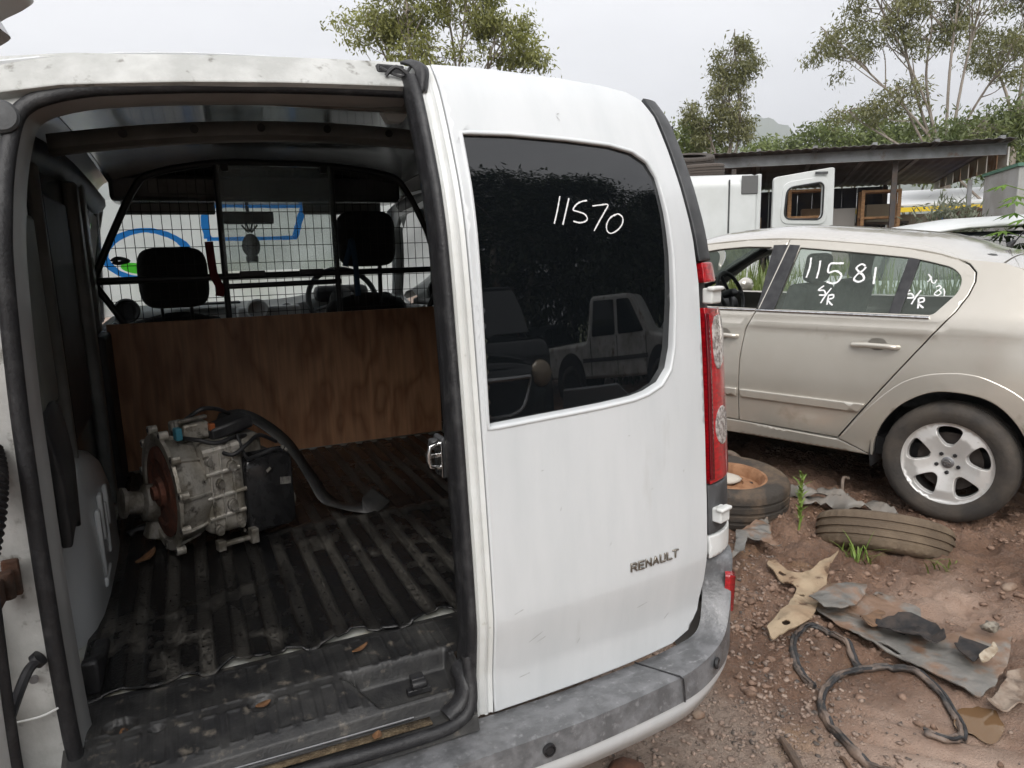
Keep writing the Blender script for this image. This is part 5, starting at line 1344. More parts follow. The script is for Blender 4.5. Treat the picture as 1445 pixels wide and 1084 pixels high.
mb = MB(); mb.grid(lambda u, v: (2.6 + u * .82 - .25 * abs(v - .5) ** 3 * 4 * u, (v - .5) * (1.56 - .16 * u), 1.03 - .42 * u ** 2.5 - .1 * abs(v - .5) ** 2), 14, 12); fix_normals(cb(mb, 'bonnet', SILV, smooth=50))
mb = MB(); mb.grid(lambda u, v: (3.40 - .35 * abs(v - .5) ** 3 * 4, (v - .5) * 1.4, .62 - u * .4), 6, 10); fix_normals(cb(mb, 'front_bumper', SILV, smooth=50))
for sgn in (1, -1):
    mb = MB(); mb.tube([(1.74, sgn * .60, 1.46), (2.4, sgn * .75, 1.12)], .03, 8); cb(mb, 'windscreen_pillar', BLACKP)
    mb = MB(); mb.ico((2.10, sgn * .96, 1.13), .1, 2, (.6, 1, .75)); cb(mb, 'wing_mirror', SILV, smooth=60)
# underbody, wheel housings, cabin
mb = MB(); mb.box((1.3, 0, .33), (3.6, 1.45, .1)); cb(mb, 'underbody', BLACKP)
for sw_ in (.02, 2.62):
    for sgn in (1, -1):
        mb = MB(); V = []
        for k in range(19):
            a = math.pi * (k / 18) * 1.16 - .25
            for y_ in (.84, .50): V.append((sw_ + .385 * math.cos(a), sgn * y_, .325 + .385 * math.sin(a)))
        V.append((sw_, sgn * .5, .325)); mb.add(V, [(2 * k, 2 * k + 2, 2 * k + 3, 2 * k + 1) for k in range(18)] + [(2 * k + 1, 2 * k + 3, len(V) - 1) for k in range(18)])
        cb(mb, 'wheel_housing', BLACKP)
def cseat(s, y, z0, hw, name='front_seat'):
    mb = MB(); mb.box((s, y, z0 + .3), (.13, hw * 2, .62), Matrix.Rotation(R(-14), 3, 'Y')); mb.box((s + .28, y, z0), (.5, hw * 2, .14)); S_ = cb(mb, name, SEATC, bevel=.045, seg=3)
    for yy in ((0,) if hw < .3 else (-.36, .36)):
        mb = MB(); mb.box((s - .1, y + yy, z0 + .70), (.09, .25, .18), Matrix.Rotation(R(-10), 3, 'Y')); cb(mb, 'headrest', SEATC, S_, bevel=.035, seg=3)
cseat(1.03, .37, .62, .24); cseat(1.03, -.37, .62, .24); cseat(.10, 0, .60, .6, 'rear_seat')
mb = MB(); mb.box((2.25, 0, .93), (.5, 1.42, .28)); cb(mb, 'dashboard', VINYL, bevel=.08, seg=3)
T = Matrix.Translation((1.93, -.38, 1.10)) @ Matrix.Rotation(R(-68), 4, 'Y')
mb = MB(); mb.tube([T @ Vector((.175 * math.cos(a), .175 * math.sin(a), 0)) for a in [k / 28 * 6.283 for k in range(28)]], .016, 10, closed=True); sw = cb(mb, 'steering_wheel', VINYL, smooth=60)
mb = MB(); mb.box(T @ Vector((0, 0, -.01)), (.06, .12, .1), Matrix.Rotation(R(-68), 3, 'Y')); cb(mb, 'hub', VINYL, sw, bevel=.02)
for a in (20, 160, 270):
    mb = MB(); mb.tube([T @ Vector((0, 0, -.01)), T @ Vector((.17 * math.cos(R(a)), .17 * math.sin(R(a)), 0))], .014, 6); cb(mb, 'spoke', VINYL, sw)
# handwriting on the glass
mb = MB(); G_ = aS(1, -.014); W1 = .0105
for s in ([(.866, 1.386), (.858, 1.33), (.862, 1.27)], [(.806, 1.368), (.80, 1.32), (.80, 1.266)],
          [(.667, 1.351), (.70, 1.351), (.744, 1.347), (.741, 1.30), (.70, 1.308), (.663, 1.285), (.672, 1.25), (.70, 1.238), (.735, 1.247)],
          [(.545, 1.335), (.567, 1.345), (.59, 1.325), (.57, 1.302), (.545, 1.285), (.535, 1.262), (.56, 1.248), (.588, 1.262), (.575, 1.29), (.55, 1.312), (.54, 1.33)],
          [(.487, 1.328), (.482, 1.285), (.477, 1.236)]): stroke(mb, s, W1, G_, -.002, 6, var=.2)
for s in ([(.745, 1.225), (.77, 1.2), (.738, 1.198), (.725, 1.175), (.76, 1.172)], [(.70, 1.212), (.722, 1.17), (.738, 1.128)], [(.705, 1.172), (.702, 1.14), (.70, 1.12)], [(.708, 1.17), (.68, 1.175), (.676, 1.158), (.70, 1.148), (.685, 1.13), (.668, 1.118)]): stroke(mb, s, .009, G_, -.002, 5, var=.2)
nm_ = [c for c in car.children if c.name.startswith('rear_door')][0]
tag(cb(mb, 'painted_number', CHALK, nm_, smooth=None), kind='stuff')
mb = MB()
for s in ([(.285, 1.208), (.30, 1.19), (.272, 1.188), (.26, 1.17), (.29, 1.167)], [(.232, 1.207), (.25, 1.17), (.262, 1.135)], [(.234, 1.165), (.229, 1.14), (.226, 1.115)], [(.234, 1.165), (.212, 1.168), (.206, 1.152), (.228, 1.143), (.215, 1.128), (.20, 1.118)]): stroke(mb, s, .0085, G_, -.002, 5, var=.2)
for s in ([(.215, 1.29), (.20, 1.27), (.21, 1.25)], [(.2, 1.28), (.19, 1.25), (.175, 1.245), (.17, 1.262)], [(.165, 1.225), (.15, 1.232), (.14, 1.22), (.155, 1.205), (.165, 1.19), (.15, 1.182), (.135, 1.195), (.148, 1.21)], [(.128, 1.218), (.12, 1.2), (.118, 1.18)]): stroke(mb, s, .006, G_, -.002, 5, var=.3)
tag(cb(mb, 'painted_number', CHALK, nm_, smooth=None), kind='stuff')

# wheels
def tyre_profile(Ro, Ri, w, groove=True):
    h = w / 2; p = [(Ri, -h * .80), (Ri + .012, -h * .86), ((Ro + Ri) / 2, -h * 1.0), (Ro - .03, -h * .94), (Ro - .010, -h * .82), (Ro - .003, -h * .70)]
    tread = []
    if groove:
        for c in (-.42, -.02, .40):
            for d, dr in ((-.085, 0), (-.06, -.008), (.06, -.008), (.085, 0)): tread.append((Ro + dr, h * (c + d)))
    else: tread = [(Ro, -h * .4), (Ro, 0), (Ro, h * .4)]
    return p + tread + [(r_, -z) for r_, z in p[::-1]]
def make_tyre(mb, Ro, Ri, w, T, n=72, sipes=True):
    prof = tyre_profile(Ro, Ri, w); V = []; p = len(prof); k = n * 2 if sipes else n
    for i in range(k):
        a = 2 * math.pi * i / k
        for (r_, z) in prof:
            if sipes and i % 4 == 3 and r_ > Ro - .006 and abs(z) > w * .26: r_ -= .006
            V.append(T @ Vector((r_ * math.cos(a), r_ * math.sin(a), z)))
    mb.add(V, [(i * p + q, ((i + 1) % k) * p + q, ((i + 1) % k) * p + q + 1, i * p + q + 1) for i in range(k) for q in range(p - 1)])
    return mb
TYRED = mat('dusty_tyre', (.035, .031, .028), .8, col2=(.075, .062, .05), scale=6, lo=.4, hi=.68, bump=.3, bscale=60)
def alloy_wheel(s, sgn, z=.316):
    T = Matrix.Translation((s, sgn * .765, z)) @ Matrix.Rotation(R(-90 * sgn), 4, 'X')      # local z -> outward
    mb = MB(); make_tyre(mb, .318, .218, .2, T); Wl = cb(mb, 'wheel', TYRED, smooth=45)
    def face(U, V_):
        r_ = np.sqrt(U ** 2 + V_ ** 2); zz_ = np.interp(r_, [0, .045, .07, .15, .205, .222, .232], [.045, .045, .052, .075, .066, .076, .074])
        P = np.stack([U, V_, zz_], 1)
        A = np.array([[T[i][j] for j in range(3)] for i in range(3)]); return P @ A.T + np.array([T[i][3] for i in range(3)])
    holes = []
    for k in range(5):
        a0 = -math.pi / 2 * sgn + k * 2 * math.pi / 5
        q = []
        for (r_, da) in ((.093, -.22), (.155, -.36), (.197, -.33), (.202, 0), (.197, .33), (.155, .36), (.093, .22), (.086, 0)):
            q.append((r_ * math.cos(a0 + da), r_ * math.sin(a0 + da)))
        holes.append(smooth_poly(q, 2))
    circ = [(.231 * math.cos(a), .231 * math.sin(a)) for a in [k / 60 * 6.283185 for k in range(60)]]
    o_ = T.to_3x3() @ Vector((0, 0, 1))
    panel('alloy_rim', circ, holes, face, tuple(o_), ALLOY, Wl, .016, .03, .004)
    mb = MB(); mb.lathe([(.222, .07), (.205, .02), (.20, -.06), (.215, -.09)], 40, T); cb(mb, 'rim_barrel', mat('dark_barrel', (.1, .09, .085), .5, metal=.5), Wl)
    mb = MB(); mb.lathe([(.155, .0), (.155, .012), (.05, .012), (.05, .03), (.001, .03)], 32, T); cb(mb, 'brake_disc', mat('brake_disc', (.06, .05, .045), .5, metal=.6), Wl)
    mb = MB(); mb.lathe([(.03, .044), (.03, .05), (.022, .054), (.001, .055)], 20, T); cc = cb(mb, 'centre_cap', STEEL, Wl)
    # ring emblem with a bolt across
    mb = MB(); mb.tube([T @ Vector((.017 * math.cos(a), .017 * math.sin(a), .056)) for a in [k / 20 * 6.283 for k in range(20)]], .0016, 6, closed=True); mb.tube([T @ Vector((-.02, .003, .057)), T @ Vector((.003, .003, .057)), T @ Vector((-.003, -.003, .057)), T @ Vector((.02, -.003, .057))], .0018, 5); cb(mb, 'emblem', CHROME, cc)
    for k in range(5):
        a = math.pi / 2 * sgn + k * 2 * math.pi / 5
        c_ = Vector((.053 * math.cos(a), .053 * math.sin(a), 0))
        mb = MB(); mb.tube([T @ (c_ + Vector((0, 0, .036))), T @ (c_ + Vector((0, 0, .056)))], .0105, 6); cb(mb, 'wheel_nut', BLACKP, Wl)
alloy_wheel(.022, 1, .318); alloy_wheel(2.62, 1, .318); alloy_wheel(.022, -1, .318); alloy_wheel(2.62, -1, .318)

# ================================================================== SCRAP ON THE GROUND
TRAY = mat('muddy_grey_plastic', (.15, .145, .135), .45, col2=(.24, .22, .195), scale=9, lo=.4, hi=.66, col3=(.2, .125, .083), scale3=7, lo3=.46, hi3=.56, bump=.4, bscale=50)
def ragged(poly, amp):
    q = resample(poly, .03); t_ = np.roll(q, -1, 0) - np.roll(q, 1, 0); t_ /= np.maximum(np.linalg.norm(t_, axis=1)[:, None], 1e-9)
    k = (fbm(q[:, 0] * 31, q[:, 1] * 31, 3) - .5) * 2 * amp
    return [tuple(v) for v in (q + np.stack([t_[:, 1], -t_[:, 0]], 1) * k[:, None])]
def sheet(name, poly, base_z, material, label, cat, thick=.004, wob=.02, wfreq=4.0, curl=None, parent=None, holes=(), step=.03, rest=True):
    """thin crumpled sheet lying on the ground; poly in world XY"""
    poly = ragged(poly, .006 if thick > .0045 else .011)
    c = np.mean(np.array(poly), 0); c = np.append(c, gz(c[0], c[1]))
    P0 = [(p[0] - c[0], p[1] - c[1]) for p in poly]; H0 = [[(p[0] - c[0], p[1] - c[1]) for p in h] for h in holes]
    def f(U, V):
        X = U + c[0]; Y = V + c[1]
        g_ = .6 * gh(X, Y) + .4 * fbm(X * 1.2, Y * 1.2, 1) * 0 - c[2] + .4 * c[2]
        z = g_ + base_z + wob * (fbm(X * wfreq + 7, Y * wfreq, 3) - .35)
        if curl is not None: z = z + curl(X, Y)
        return np.stack([U, V, z], 1)
    o = panel(name, P0, H0, f, (0, 0, 1), material, parent, step, thick, .002)
    o.location = tuple(c)
    if label: tag(o, label, cat)
    return o
tray = [(2.197, 1.973), (2.35, 2.018), (2.496, 1.929), (2.444, 1.877), (2.529, 1.9), (2.534, 1.83), (2.507, 1.778), (2.536, 1.711), (2.455, 1.643), (2.431, 1.544), (2.519, 1.516), (2.589, 1.536), (2.617, 1.413), (2.49, 1.345), (2.284, 1.272), (2.203, 1.265), (2.177, 1.443), (2.154, 1.67), (2.155, 1.742), (2.175, 1.889)]
slotp = [(2.16 + .02, 1.62), (2.20, 1.62), (2.198, 1.54), (2.182, 1.54)]
slot2 = [(2.505, 1.885), (2.515, 1.885), (2.512, 1.86), (2.5, 1.86)]; slot3 = [(2.485, 1.89), (2.493, 1.89), (2.488, 1.865), (2.48, 1.865)]
UT = sheet('undertray', rounded(tray, .018, 3), .035, TRAY, 'large torn grey plastic undertray lying flat in the mud', 'undertray', .005, .03, 3.0, lambda X, Y: .035 * np.clip((X - 2.42) / .2, 0, 1) ** 2, holes=[slotp, slot2, slot3])
sheet('plastic_flap', rounded([(2.18, 1.95), (2.32, 1.995), (2.465, 1.905), (2.385, 1.845), (2.257, 1.795), (2.203, 1.803), (2.156, 1.85)], .015, 3), .065, TRAY, 'small grey plastic plate lying on the top end of the undertray', 'plastic plate', .004, .02)
sheet('torn_cloth', rounded([(2.266, 1.702), (2.378, 1.682), (2.43, 1.6), (2.414, 1.551), (2.336, 1.471), (2.279, 1.517), (2.233, 1.61)], .01, 2), .066, mat('black_felt', (.022, .021, .022), .9, col2=(.05, .04, .035), scale=20, bump=.5, bscale=60), 'crumpled black felt lying on the undertray', 'cloth', .004, .09, 16)
sheet('torn_cloth', rounded([(2.343, 1.451), (2.406, 1.468), (2.418, 1.364), (2.31, 1.358)], .01, 2), .07, mat('black_felt', (.022, .021, .022), .9), 'small black felt scrap on the lower end of the undertray', 'cloth', .004, .05, 13)
sheet('torn_cloth', rounded([(2.227, 1.742), (2.355, 1.764), (2.348, 1.718), (2.208, 1.676)], .01, 2), .068, mat('tan_rag', (.2, .115, .065), .85, col2=(.13, .08, .05), scale=14), 'muddy tan rag on the middle of the undertray', 'cloth', .004, .07, 15)
sheet('torn_cloth', rounded([(2.33, 1.352), (2.36, 1.36), (2.44, 1.372), (2.425, 1.345), (2.35, 1.325), (2.318, 1.335)], .006, 2), .078, mat('pale_rag', (.42, .36, .28), .85, col2=(.25, .19, .13), scale=30), 'pale torn scrap at the lower end of the undertray', 'cloth', .004, .05, 16)
for (cx_, cy_, s_) in ((2.54, 1.455, .03), (2.50, 1.47, .02)):
    pass
mb = MB(); mb.ico((0, 0, 0), .028, 2, (1.3, .8, .7), .35); tag(mb.build('mud_lump', mat('pale_mud', (.3, .27, .22), .85, col2=(.12, .1, .08), scale=40, bump=.5), None, loc=(2.545, 1.45, gz(2.545, 1.45) + .095)), 'pale dried lump on the right end of the undertray', 'mud')
brk = [(2.302, 2.297), (2.356, 2.31), (2.327, 2.165), (2.348, 2.141), (2.504, 2.163), (2.614, 2.172), (2.493, 2.115), (2.375, 2.029), (2.238, 1.941), (2.107, 1.844), (1.974, 1.836), (1.872, 1.825), (1.907, 1.89), (2.078, 1.961), (2.213, 2.043), (2.265, 2.087), (2.258, 2.164)]
ell = lambda x, y, a, b: [(x + a * math.cos(t_), y + b * math.sin(t_)) for t_ in [k / 12 * 6.283 for k in range(12)]]
sheet('metal_bracket', rounded(brk, .02, 3), .04, mat('rusty_tan_metal', (.37, .285, .19), .7, col2=(.27, .185, .115), scale=9, lo=.4, hi=.65, col3=(.1, .055, .03), scale3=16, lo3=.58, hi3=.66, bump=.3, bscale=60), 'mud-stained tan metal bracket with a forked end lying on the gravel', 'bracket', .006, .05, 5, lambda X, Y: .05 * np.clip((X - 2.42) / .18, 0, 1), holes=[ell(2.236, 2.03, .016, .012), ell(1.985, 1.868, .018, .012), ell(2.30, 2.2, .01, .02)])
sheet('plastic_offcut', rounded([(2.388, 2.594), (2.691, 2.689), (2.58, 2.55), (2.469, 2.439), (2.439, 2.336), (2.416, 2.452), (2.369, 2.493), (2.281, 2.421), (2.161, 2.372), (2.28, 2.48)], .01, 2), .05, TRAY, 'bent grey plastic piece behind the bumper corner of the van', 'plastic piece', .005, .07, 4)
sheet('pale_rag', rounded([(2.40, 1.299), (2.478, 1.289), (2.42, 1.235), (2.321, 1.199), (2.226, 1.195), (2.204, 1.245), (2.3, 1.27)], .01, 2), .03, mat('pale_rag2', (.3, .24, .19), .85, col2=(.16, .11, .08), scale=16, bump=.5), 'muddy pale rag at the right edge below the undertray', 'cloth', .004, .08, 12)
# rubber weather-strip thrown on the mud in two loops
def gpath(pts, lift): return [(p[0], p[1], gz(p[0], p[1]) + lift) for p in pts]
def strip(name, pts, label, r_=.0125):
    q = spline(pts, 8); P = gpath(q, r_ * .8); b0 = Vector(P[0]); mb = MB()
    rr = [r_ * (1 + .15 * math.sin(i * .9) + .1 * math.sin(i * .37)) for i in range(len(P))]
    mb.tube([Vector(p) - b0 for p in P], rr, 10, flat=.65, up=(0, 0, 1)); o = mb.build(name, RUBM, None, smooth=60, loc=b0); tag(o, label, 'rubber seal')
    mb = MB(); mb.tube([Vector(p) - b0 + Vector((0, .005, r_ * .6)) for p in P], .0055, 6); mb.build('lip', RUBM, o, smooth=60)
    mb = MB(); mb.tube([Vector(p) - b0 + Vector((.005, -.007, r_ * .45)) for p in P], .006, 6); mb.build('lip', RUBBER, o, smooth=60)
RUBM = mat('muddy_rubber', (.03, .029, .029), .5, col2=(.19, .14, .11), scale=9, lo=.44, hi=.62, detail=7, bump=.3, bscale=80)
strip('weather_strip', [(2.028, 1.567), (2.06, 1.63), (2.089, 1.686), (2.116, 1.781), (2.089, 1.844), (2.01, 1.837), (1.921, 1.773), (1.844, 1.678), (1.81, 1.6), (1.79, 1.56)], 'short black rubber seal making the smaller arc beside the tan bracket')
strip('weather_strip', [(1.91, 1.244), (1.933, 1.203), (1.979, 1.191), (2.032, 1.206), (2.085, 1.25), (2.104, 1.282), (2.134, 1.349), (2.153, 1.426), (2.134, 1.497), (2.083, 1.547), (1.996, 1.568), (1.889, 1.561), (1.783, 1.514), (1.716, 1.454), (1.676, 1.374), (1.654, 1.282), (1.663, 1.213), (1.677, 1.166), (1.689, 1.12), (1.70, 1.0)], 'long muddy rubber seal thrown in a big loop on the mud', .014)
mb = MB(); mb.tube([(0, 0, 0), (-.03, -.066, .004), (-.061, -.133, .006)], [.009, .013, .012], 9)
tag(mb.build('pipe_offcut', mat('muddy_pipe', (.09, .065, .05), .7, col2=(.15, .1, .07), scale=20), None, loc=(1.514, 1.421, gz(1.49, 1.36) + .008)), 'short grey pipe offcut at the bottom edge of the gravel', 'pipe')
mb = MB(); P = gpath(spline([(1.60, 1.28), (1.575, 1.2), (1.60, 1.13), (1.56, 1.08)], 5), .012); mb.tube([Vector(p) - Vector(P[0]) for p in P], .007, 6)
tag(mb.build('broken_stick', mat('stick_wood', (.16, .1, .065), .8, col2=(.09, .055, .035), scale=30), None, loc=P[0]), 'thin brown broken stick beside the long rubber loop', 'stick')

# tyre on a rusty steel rim, lying flat
def tyre_thing(name, label, loc, rot, Ro, Ri, w, material, rim=None, group=None):
    t_ = thing(name, label, 'tyre', loc, rot=rot, group=group)
    mb = MB(); make_tyre(mb, Ro, Ri, w, Matrix.Identity(4), 80); mb.build('tyre_casing', material, t_, smooth=40)
    if rim:
        mb = MB(); mb.lathe([(Ri + .012, w * .43), (Ri, w * .43), (Ri - .014, w * .36), (Ri - .02, w * .15), (Ri - .035, w * .10), (Ri - .06, w * .16), (.075, w * .26), (.07, w * .2), (.032, w * .2), (.03, w * .12), (.001, w * .12)], 40); fix_normals(mb.build('steel_rim', rim, t_, smooth=45))
        for k in range(12):
            a = k / 12 * 6.283; mb = MB(); mb.tube([((Ri - .047) * math.cos(a), (Ri - .047) * math.sin(a), w * .121), ((Ri - .047) * math.cos(a), (Ri - .047) * math.sin(a), w * .142)], .012, 10); mb.build('vent_hole', BLACKP, t_)
        mb = MB(); mb.ico((.03, .02, w * .27), .07, 2, (1, 1, .3), .12); mb.build('white_paint_patch', mat('chalky_white', (.5, .46, .4), .8), t_, smooth=60)
    return t_
MUDT = mat('muddy_tyre', (.045, .038, .032), .85, col2=(.15, .105, .07), scale=6, lo=.45, hi=.68, detail=7, bump=.4, bscale=60)
tyre_thing('loose_tyre', 'muddy tyre on a rusty steel rim lying flat beside the silver car', (2.72, 3.02, .105 + gz(2.7, 3.0)), (R(4), R(-3), .4), .325, .19, .225, MUDT, mat('rusty_rim', (.2, .09, .04), .8, col2=(.32, .17, .09), scale=12, bump=.4, bscale=60))
tyre_thing('loose_tyre', 'bald brown tyre half buried in mud in front of the alloy wheel', (3.10, 2.32, -.02), (R(-17) , R(24), 0), .315, .20, .19, mat('brown_buried_tyre', (.12, .088, .06), .85, col2=(.2, .15, .1), scale=5, lo=.4, hi=.66, bump=.4, bscale=60))
# strips and pipe beside the silver car
def crumple(name, pts, w_, material, label, seed):
    rs = random.Random(seed); P = [Vector(p) for p in spline(pts, 6)]; V = []; m_ = len(P)
    for i, p in enumerate(P):
        tt = P[min(i + 1, m_ - 1)] - P[max(0, i - 1)]; s_ = Vector((-tt.y, tt.x, 0)).normalized()
        for k in range(5):
            t_ = k / 4 - .5
            V.append(p + s_ * w_ * t_ * (1 + .25 * math.sin(i * .8)) + Vector((0, 0, .02 * math.sin(i * .55 + k * 1.4) + .012 * rs.uniform(-1, 1) - .06 * abs(t_))) - P[0])
    mb = MB(); mb.add(V, [(i * 5 + k, (i + 1) * 5 + k, (i + 1) * 5 + k + 1, i * 5 + k + 1) for i in range(m_ - 1) for k in range(4)])
    o = mb.build(name, material, None, smooth=50, solid=.004, loc=P[0]); tag(o, label, 'plastic strip')
STRIPM = mat('grey_strip_plastic', (.16, .15, .135), .5, col2=(.22, .19, .16), scale=8, lo=.4, hi=.7, bump=.2)
crumple('plastic_strip', [(2.99, 3.06, .08), (3.08, 2.93, .085), (3.15, 2.83, .09), (3.23, 2.74, .09), (3.26, 2.66, .08)], .09, STRIPM, 'crumpled grey plastic strip by the front of the half-buried tyre', 1)
crumple('plastic_strip', [(3.05, 2.80, .06), (3.16, 2.70, .075), (3.23, 2.58, .08), (3.28, 2.47, .08), (3.30, 2.37, .05)], .11, STRIPM, 'longer grey plastic strip wedged against the alloy wheel', 2)
mb = MB(); mb.tube(spline([(3.0, 3.52, .02), (3.02, 3.46, .13), (3.06, 3.40, .17), (3.06, 3.30, .14), (3.02, 3.20, .09), (3.0, 3.1, .05)], 6), .022, 10)
for i, v in enumerate(mb.V): mb.V[i] = (v[0] - 3.0, v[1] - 3.3, v[2])
tag(mb.build('exhaust_pipe', mat('muddy_metal_pipe', (.2, .16, .13), .6, metal=.3, col2=(.12, .085, .06), scale=12), None, smooth=60, loc=(3.0, 3.3, 0)), 'bent muddy metal pipe behind the tyre with the rusty rim', 'pipe')
mb = MB(); mb.tube(spline([(0, 0, 0), (.02, .03, .09), (.05, .05, .13), (.09, .05, .12)], 5), .009, 8)
tag(mb.build('metal_rod', mat('muddy_metal_pipe', (.2, .16, .13), .6), None, loc=(3.24, 2.68, .03)), 'thin bent metal rod sticking up in front of the alloy wheel', 'rod')

# weeds
WEED = mat('weed_green', (.13, .21, .035), .55, col2=(.2, .27, .06), scale=14); WEED.node_tree.nodes['Principled BSDF'].inputs['Subsurface Weight'].default_value = 0
def blade(V, F, b, az, l_, w_, bend, n=5):
    i0 = len(V); d = Vector((math.cos(az), math.sin(az), 0)); s_ = Vector((-d.y, d.x, 0))
    for k in range(n + 1):
        t_ = k / n; p = Vector(b) + d * (l_ * bend * t_ ** 1.6) + Vector((0, 0, l_ * (t_ - .45 * bend * t_ * t_))); w2 = w_ * (1 - t_) ** .7 * (.5 + min(1, t_ * 4) * .5) / 2
        V += [p - s_ * w2, p + s_ * w2]
    F += [(i0 + 2 * k, i0 + 2 * k + 2, i0 + 2 * k + 3, i0 + 2 * k + 1) for k in range(n)]
def tuft(x, y, n, l_, label, seed, spread=.03):
    rs = random.Random(seed); V = []; F = []
    for k in range(n): blade(V, F, (rs.gauss(0, spread), rs.gauss(0, spread), -.01), rs.uniform(0, 6.28), l_ * rs.uniform(.5, 1.1), .011, rs.uniform(.25, .95))
    mb = MB(); mb.add(V, F); tag(mb.build('grass_tuft', WEED, None, smooth=60, loc=(x, y, gz(x, y))), label, 'grass', 'grass tufts in the mud')
tuft(2.80, 2.22, 34, .19, 'largest bright green grass tuft in front of the half-buried tyre', 1, .045)
tuft(2.97, 1.93, 12, .11, 'small grass tuft at the right end of the half-buried tyre', 2)
tuft(2.70, 2.75, 8, .08, 'tiny grass sprig right of the tyre with the rusty rim', 3)
tuft(3.55, 1.62, 10, .08, 'tiny grass sprig below the alloy wheel at the right edge', 4)
pl = thing('leafy_weed', 'upright leafy green weed between the two loose tyres', 'weed', (2.82, 2.60, gz(2.82, 2.6)))
mb = MB(); mb.tube(spline([(0, 0, -.02), (.01, 0, .1), (.0, .01, .2), (.015, .0, .30)], 4), [.006 - .0003 * k for k in range(13)], 6); mb.build('stem', WEED, pl)
rs = random.Random(4)
for k in range(26):
    zz_ = .03 + .26 * k / 25; V = []; F = []; blade(V, F, (.005, 0, zz_), k * 2.4, .05 + .03 * rs.random(), .022, rs.uniform(.5, .9), 4); mb = MB(); mb.add(V, F); mb.build('leaf', WEED, pl, smooth=60)

# ================================================================== BACKGROUND
# ---- trees
def leafmat(name, c1, c2, sc=.9):
    M = bpy.data.materials.new(name); M.use_nodes = True; t = M.node_tree; t.nodes.clear(); Lk = t.links.new
    o = t.nodes.new('ShaderNodeOutputMaterial'); d = t.nodes.new('ShaderNodeBsdfDiffuse'); l_ = t.nodes.new('ShaderNodeBsdfTranslucent'); g_ = t.nodes.new('ShaderNodeBsdfGlossy'); g_.inputs['Roughness'].default_value = .45
    m1 = t.nodes.new('ShaderNodeMixShader'); m1.inputs[0].default_value = .35; m2 = t.nodes.new('ShaderNodeMixShader'); m2.inputs[0].default_value = .05
    tc_ = t.nodes.new('ShaderNodeTexCoord'); n = t.nodes.new('ShaderNodeTexNoise'); n.inputs['Scale'].default_value = sc; n.inputs['Detail'].default_value = 4; Lk(tc_.outputs['Object'], n.inputs['Vector'])
    r_ = t.nodes.new('ShaderNodeMapRange'); r_.inputs[1].default_value = .35; r_.inputs[2].default_value = .65; Lk(n.outputs[0], r_.inputs[0])
    mx_ = t.nodes.new('ShaderNodeMix'); mx_.data_type = 'RGBA'; mx_.inputs[6].default_value = (*c1, 1); mx_.inputs[7].default_value = (*c2, 1); Lk(r_.outputs[0], mx_.inputs[0])
    for s_ in (d, l_): Lk(mx_.outputs[2], s_.inputs[0])
    Lk(d.outputs[0], m1.inputs[1]); Lk(l_.outputs[0], m1.inputs[2]); Lk(m1.outputs[0], m2.inputs[1]); Lk(g_.outputs[0], m2.inputs[2]); Lk(m2.outputs[0], o.inputs[0])
    return M
BARK = mat('eucalypt_bark', (.2, .165, .135), .85, col2=(.32, .28, .24), scale=1.6, stretch=(4, 4, 1), bump=.3, bscale=12)
def make_leaves(rs, cl, k, sig, l_, w_, droop=.6):
    n = len(cl) * k
    c = np.repeat(np.array(cl), k, 0) + rs.normal(0, 1, (n, 3)) * np.array(sig)
    d = rs.normal(0, 1, (n, 3)); d[:, 2] -= droop * 1.6; d /= np.linalg.norm(d, axis=1)[:, None]
    s_ = np.cross(d, rs.normal(0, 1, (n, 3))); s_ /= np.linalg.norm(s_, axis=1)[:, None]
    L_ = l_ * (.6 + .8 * rs.rand(n))[:, None]; W_ = w_ * (.6 + .8 * rs.rand(n))[:, None]
    V = np.stack([c, c + d * L_ * .45 + s_ * W_ * .5, c + d * L_, c + d * L_ * .45 - s_ * W_ * .5], 1).reshape(-1, 3)
    return V, np.arange(n * 4).reshape(-1, 4)
